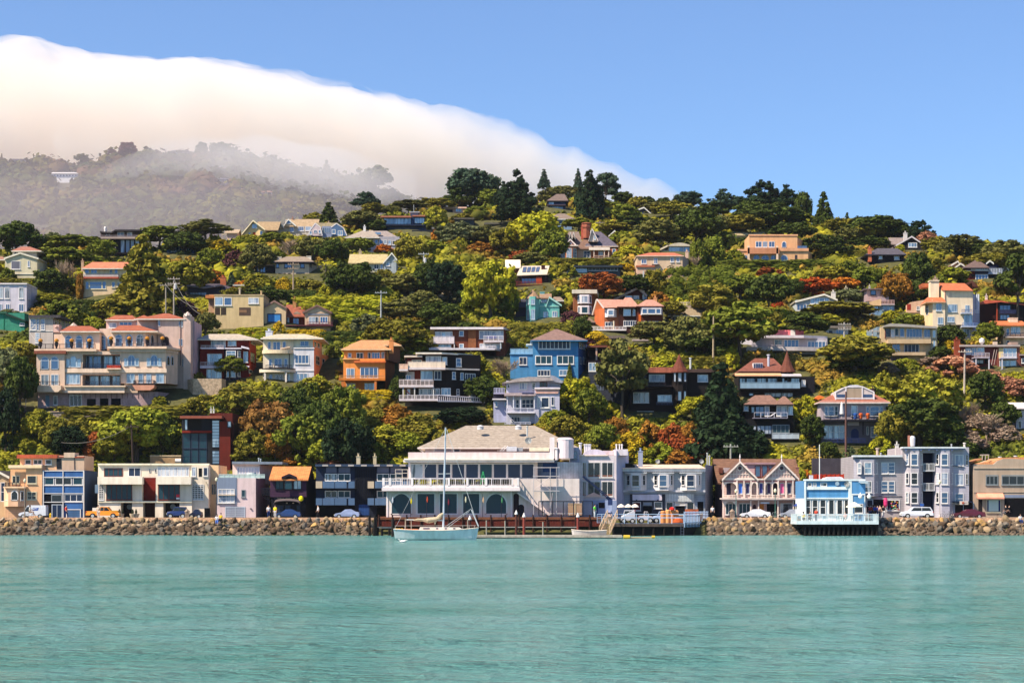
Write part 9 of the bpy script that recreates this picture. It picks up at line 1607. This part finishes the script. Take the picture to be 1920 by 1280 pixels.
# ------------------------------------------------------------------ plant labels: what each stands beside
LM = [('pinkish-beige mansion',190,680),('dark red house',425,670),('white and peach house',550,660),('orange house',690,690),('black balconied house',825,710),('blue house',1035,660),('lavender house',985,750),('turquoise house',1010,575),
 ('brick Victorian',1105,460),('pink-roofed house',1180,590),('salmon villa',1450,468),('tall cream house',1785,570),('pinkish stucco villa',1240,492),('solar-panel house',995,515),('blocky beige house',440,580),('twin-gabled tan house',560,590),
 ('twin-chimney white house',555,502),('black hilltop house',230,452),('orange-tiled cream house',190,525),('pale gabled house',40,492),('cream ridge chalet',487,432),('gambrel-roofed house',615,430),('red timber tower house',385,830),('restaurant',935,870),
 ('glass-attic house',1600,770),('left turret house',1270,700),('skylit turret house',1440,700),('blue-windowed cream house',1700,640),('hip-roofed black house',1660,480),('bay-window apartments',1755,900),('blue cafe',1570,930),('double-gabled pink house',1420,900),
 ('blue ridge house',755,420),('brown flat-roofed house',885,635),('white-windowed cube building',1110,890),('plum-brown shop',545,910),('slate-blue apartments',640,910),('cream apartments',290,900),('stucco street house',40,900),('lower turret-side house',1440,790),
 ('dark brick house',1850,670),('shingled tower house',1095,570),('pine-crest blue house',1045,378),('grey-pyramid house',1835,510),('gabled crest house',1710,450),('curved-deck house',1470,650),('mauve flat-topped house',1650,565),('white glass-fronted house',1540,570),
 ('lattice house',95,610),('turquoise cabin',20,600),('misty white house',118,332),('skylit ridge house',705,450),('cream-roofed gable house',700,490),('sloping white-deck house',1460,655),('green-shuttered hall',420,360),('tan commercial building',1870,920),('golden terrace',1150,645),('low glass house',1110,505)]
LM = [(n_, x, y) for n_, x, y in LM if n_ not in ('green-shuttered hall','golden terrace','sloping white-deck house')]
LM.append(('misty far ridge', 560, 340)); LM.append(('misty far ridge', 330, 320))
seen = {}
for o, cx, cy, look, D_, hh, ww in PLANTS:
    n_, lx, ly = min(LM, key=lambda t: (t[1]-cx)**2+((t[2]-cy)*1.3)**2); dx, dy = cx-lx, (cy-ly)*1.3
    if n_ == 'misty far ridge': rel = 'on'
    else: rel = ('right of' if dx > 0 else 'left of') if abs(dx) > abs(dy) else ('above' if dy < 0 else 'below')
    seen.setdefault((look, rel, n_), []).append((o, cx, cy, hh, ww))
ORD = {2: ['left-hand','right-hand'], 3: ['leftmost','middle','rightmost']}
for (look, rel, n_), L_ in seen.items():
    art = '' ; L_.sort(key=lambda t: t[1])
    for i, (o, cx, cy, hh, ww) in enumerate(L_):
        lab = f'{look} {rel} the {n_}'
        if len(L_) > 1:
            pos = ORD.get(len(L_), ['first from the left','second from the left','third from the left','fourth from the left','fifth from the left','sixth from the left','seventh from the left'])[min(i, 6)]
            lab += ', the '+pos
        o['label'] = lab
        o['group'] = 'trees and bushes on the hillside gardens' if D_ < 1000 else 'trees in the mist on the far ridge'
for o, cx, cy, look, D_, hh, ww in PLANTS: o['group'] = 'trees in the mist on the far ridge' if D_ > 1000 else 'trees and bushes on the hillside'
# ------------------------------------------------------------------ low scrub, kept off the houses and out of the view to their lower walls
HB = []
for o in list(COL.objects):
    if o.type == 'EMPTY' and o.get('category') and o.location.y > 310 and o.location.y < 700:
        xs_ = []
        for c_ in o.children:
            if c_.type == 'MESH' and c_.name.split('.')[0] in ('wall','roof','terrace','deck','balcony'):
                for v_ in c_.bound_box: xs_.append((v_[0]+o.location.x, v_[1]+o.location.y, v_[2]+o.location.z))
        if xs_:
            a_ = np.array(xs_); HB.append((a_[:,0].min(), a_[:,0].max(), a_[:,1].min(), a_[:,1].max(), o.location.x, o.location.y, o.location.z))
HB = np.array(HB)
def keep(X, Y, Zt, r):
    k = np.ones(len(X), bool); px = X/Y; pz = (Zt-HC)/Y
    for x0, x1, y0, y1, hx, hy, hz_ in HB:
        k &= ~((X > x0-r) & (X < x1+r) & (Y > y0-r-1) & (Y < y1))
        front = (Y < y0) & (Y > y0-45) & (px > (x0-1)/y0) & (px < (x1+1)/y0); k &= ~(front & (pz > (hz_-HC+.4)/hy))
    return k
def scrub(name, n, ymin, ymax, xm, rad, nl, ls, m, label, pw=1.0):
    Y = ymin+(ymax-ymin)*rng.random(n)**pw; X = (rng.random(n)*2-1)*xm*(Y/ymax*.6+.4)
    Z = gz(X, Y); hum = np.sin(X*.21+np.sin(Y*.17)*2)*np.sin(Y*.19+X*.07); r = rad*(.5+rng.random(n))*(1+.25*hum)
    kk = keep(X, Y, Z+r*1.5, r*.8); X, Y, Z, hum, r = X[kk], Y[kk], Z[kk], hum[kk], r[kk]
    C = np.stack([X, Y, Z+r*.2+np.maximum(hum,0)*rad*.6], 1); V, F, T, L, LT = clumps(C, r, .8, nl, ls, up=.4, core=.8)
    o = bpy.data.objects.new(name, tri_quad_mesh(name, V, F, T, L, LT, m)); COL.objects.link(o); tag(o, label, 'undergrowth', kind='stuff')
scrub('ground_cover', 26000, 312, 520, 160, .62, 13, .4, UG, 'short ivy and weeds on the bare soil of the lower slope')
scrub('undergrowth', 11000, 315, 420, 125, .95, 24, .42, UG, 'low scrub and ivy covering the slope between the lower houses')
scrub('undergrowth', 9000, 418, 690, 215, 1.6, 20, .75, UG, 'low scrub covering the upper slope between gardens and trees')
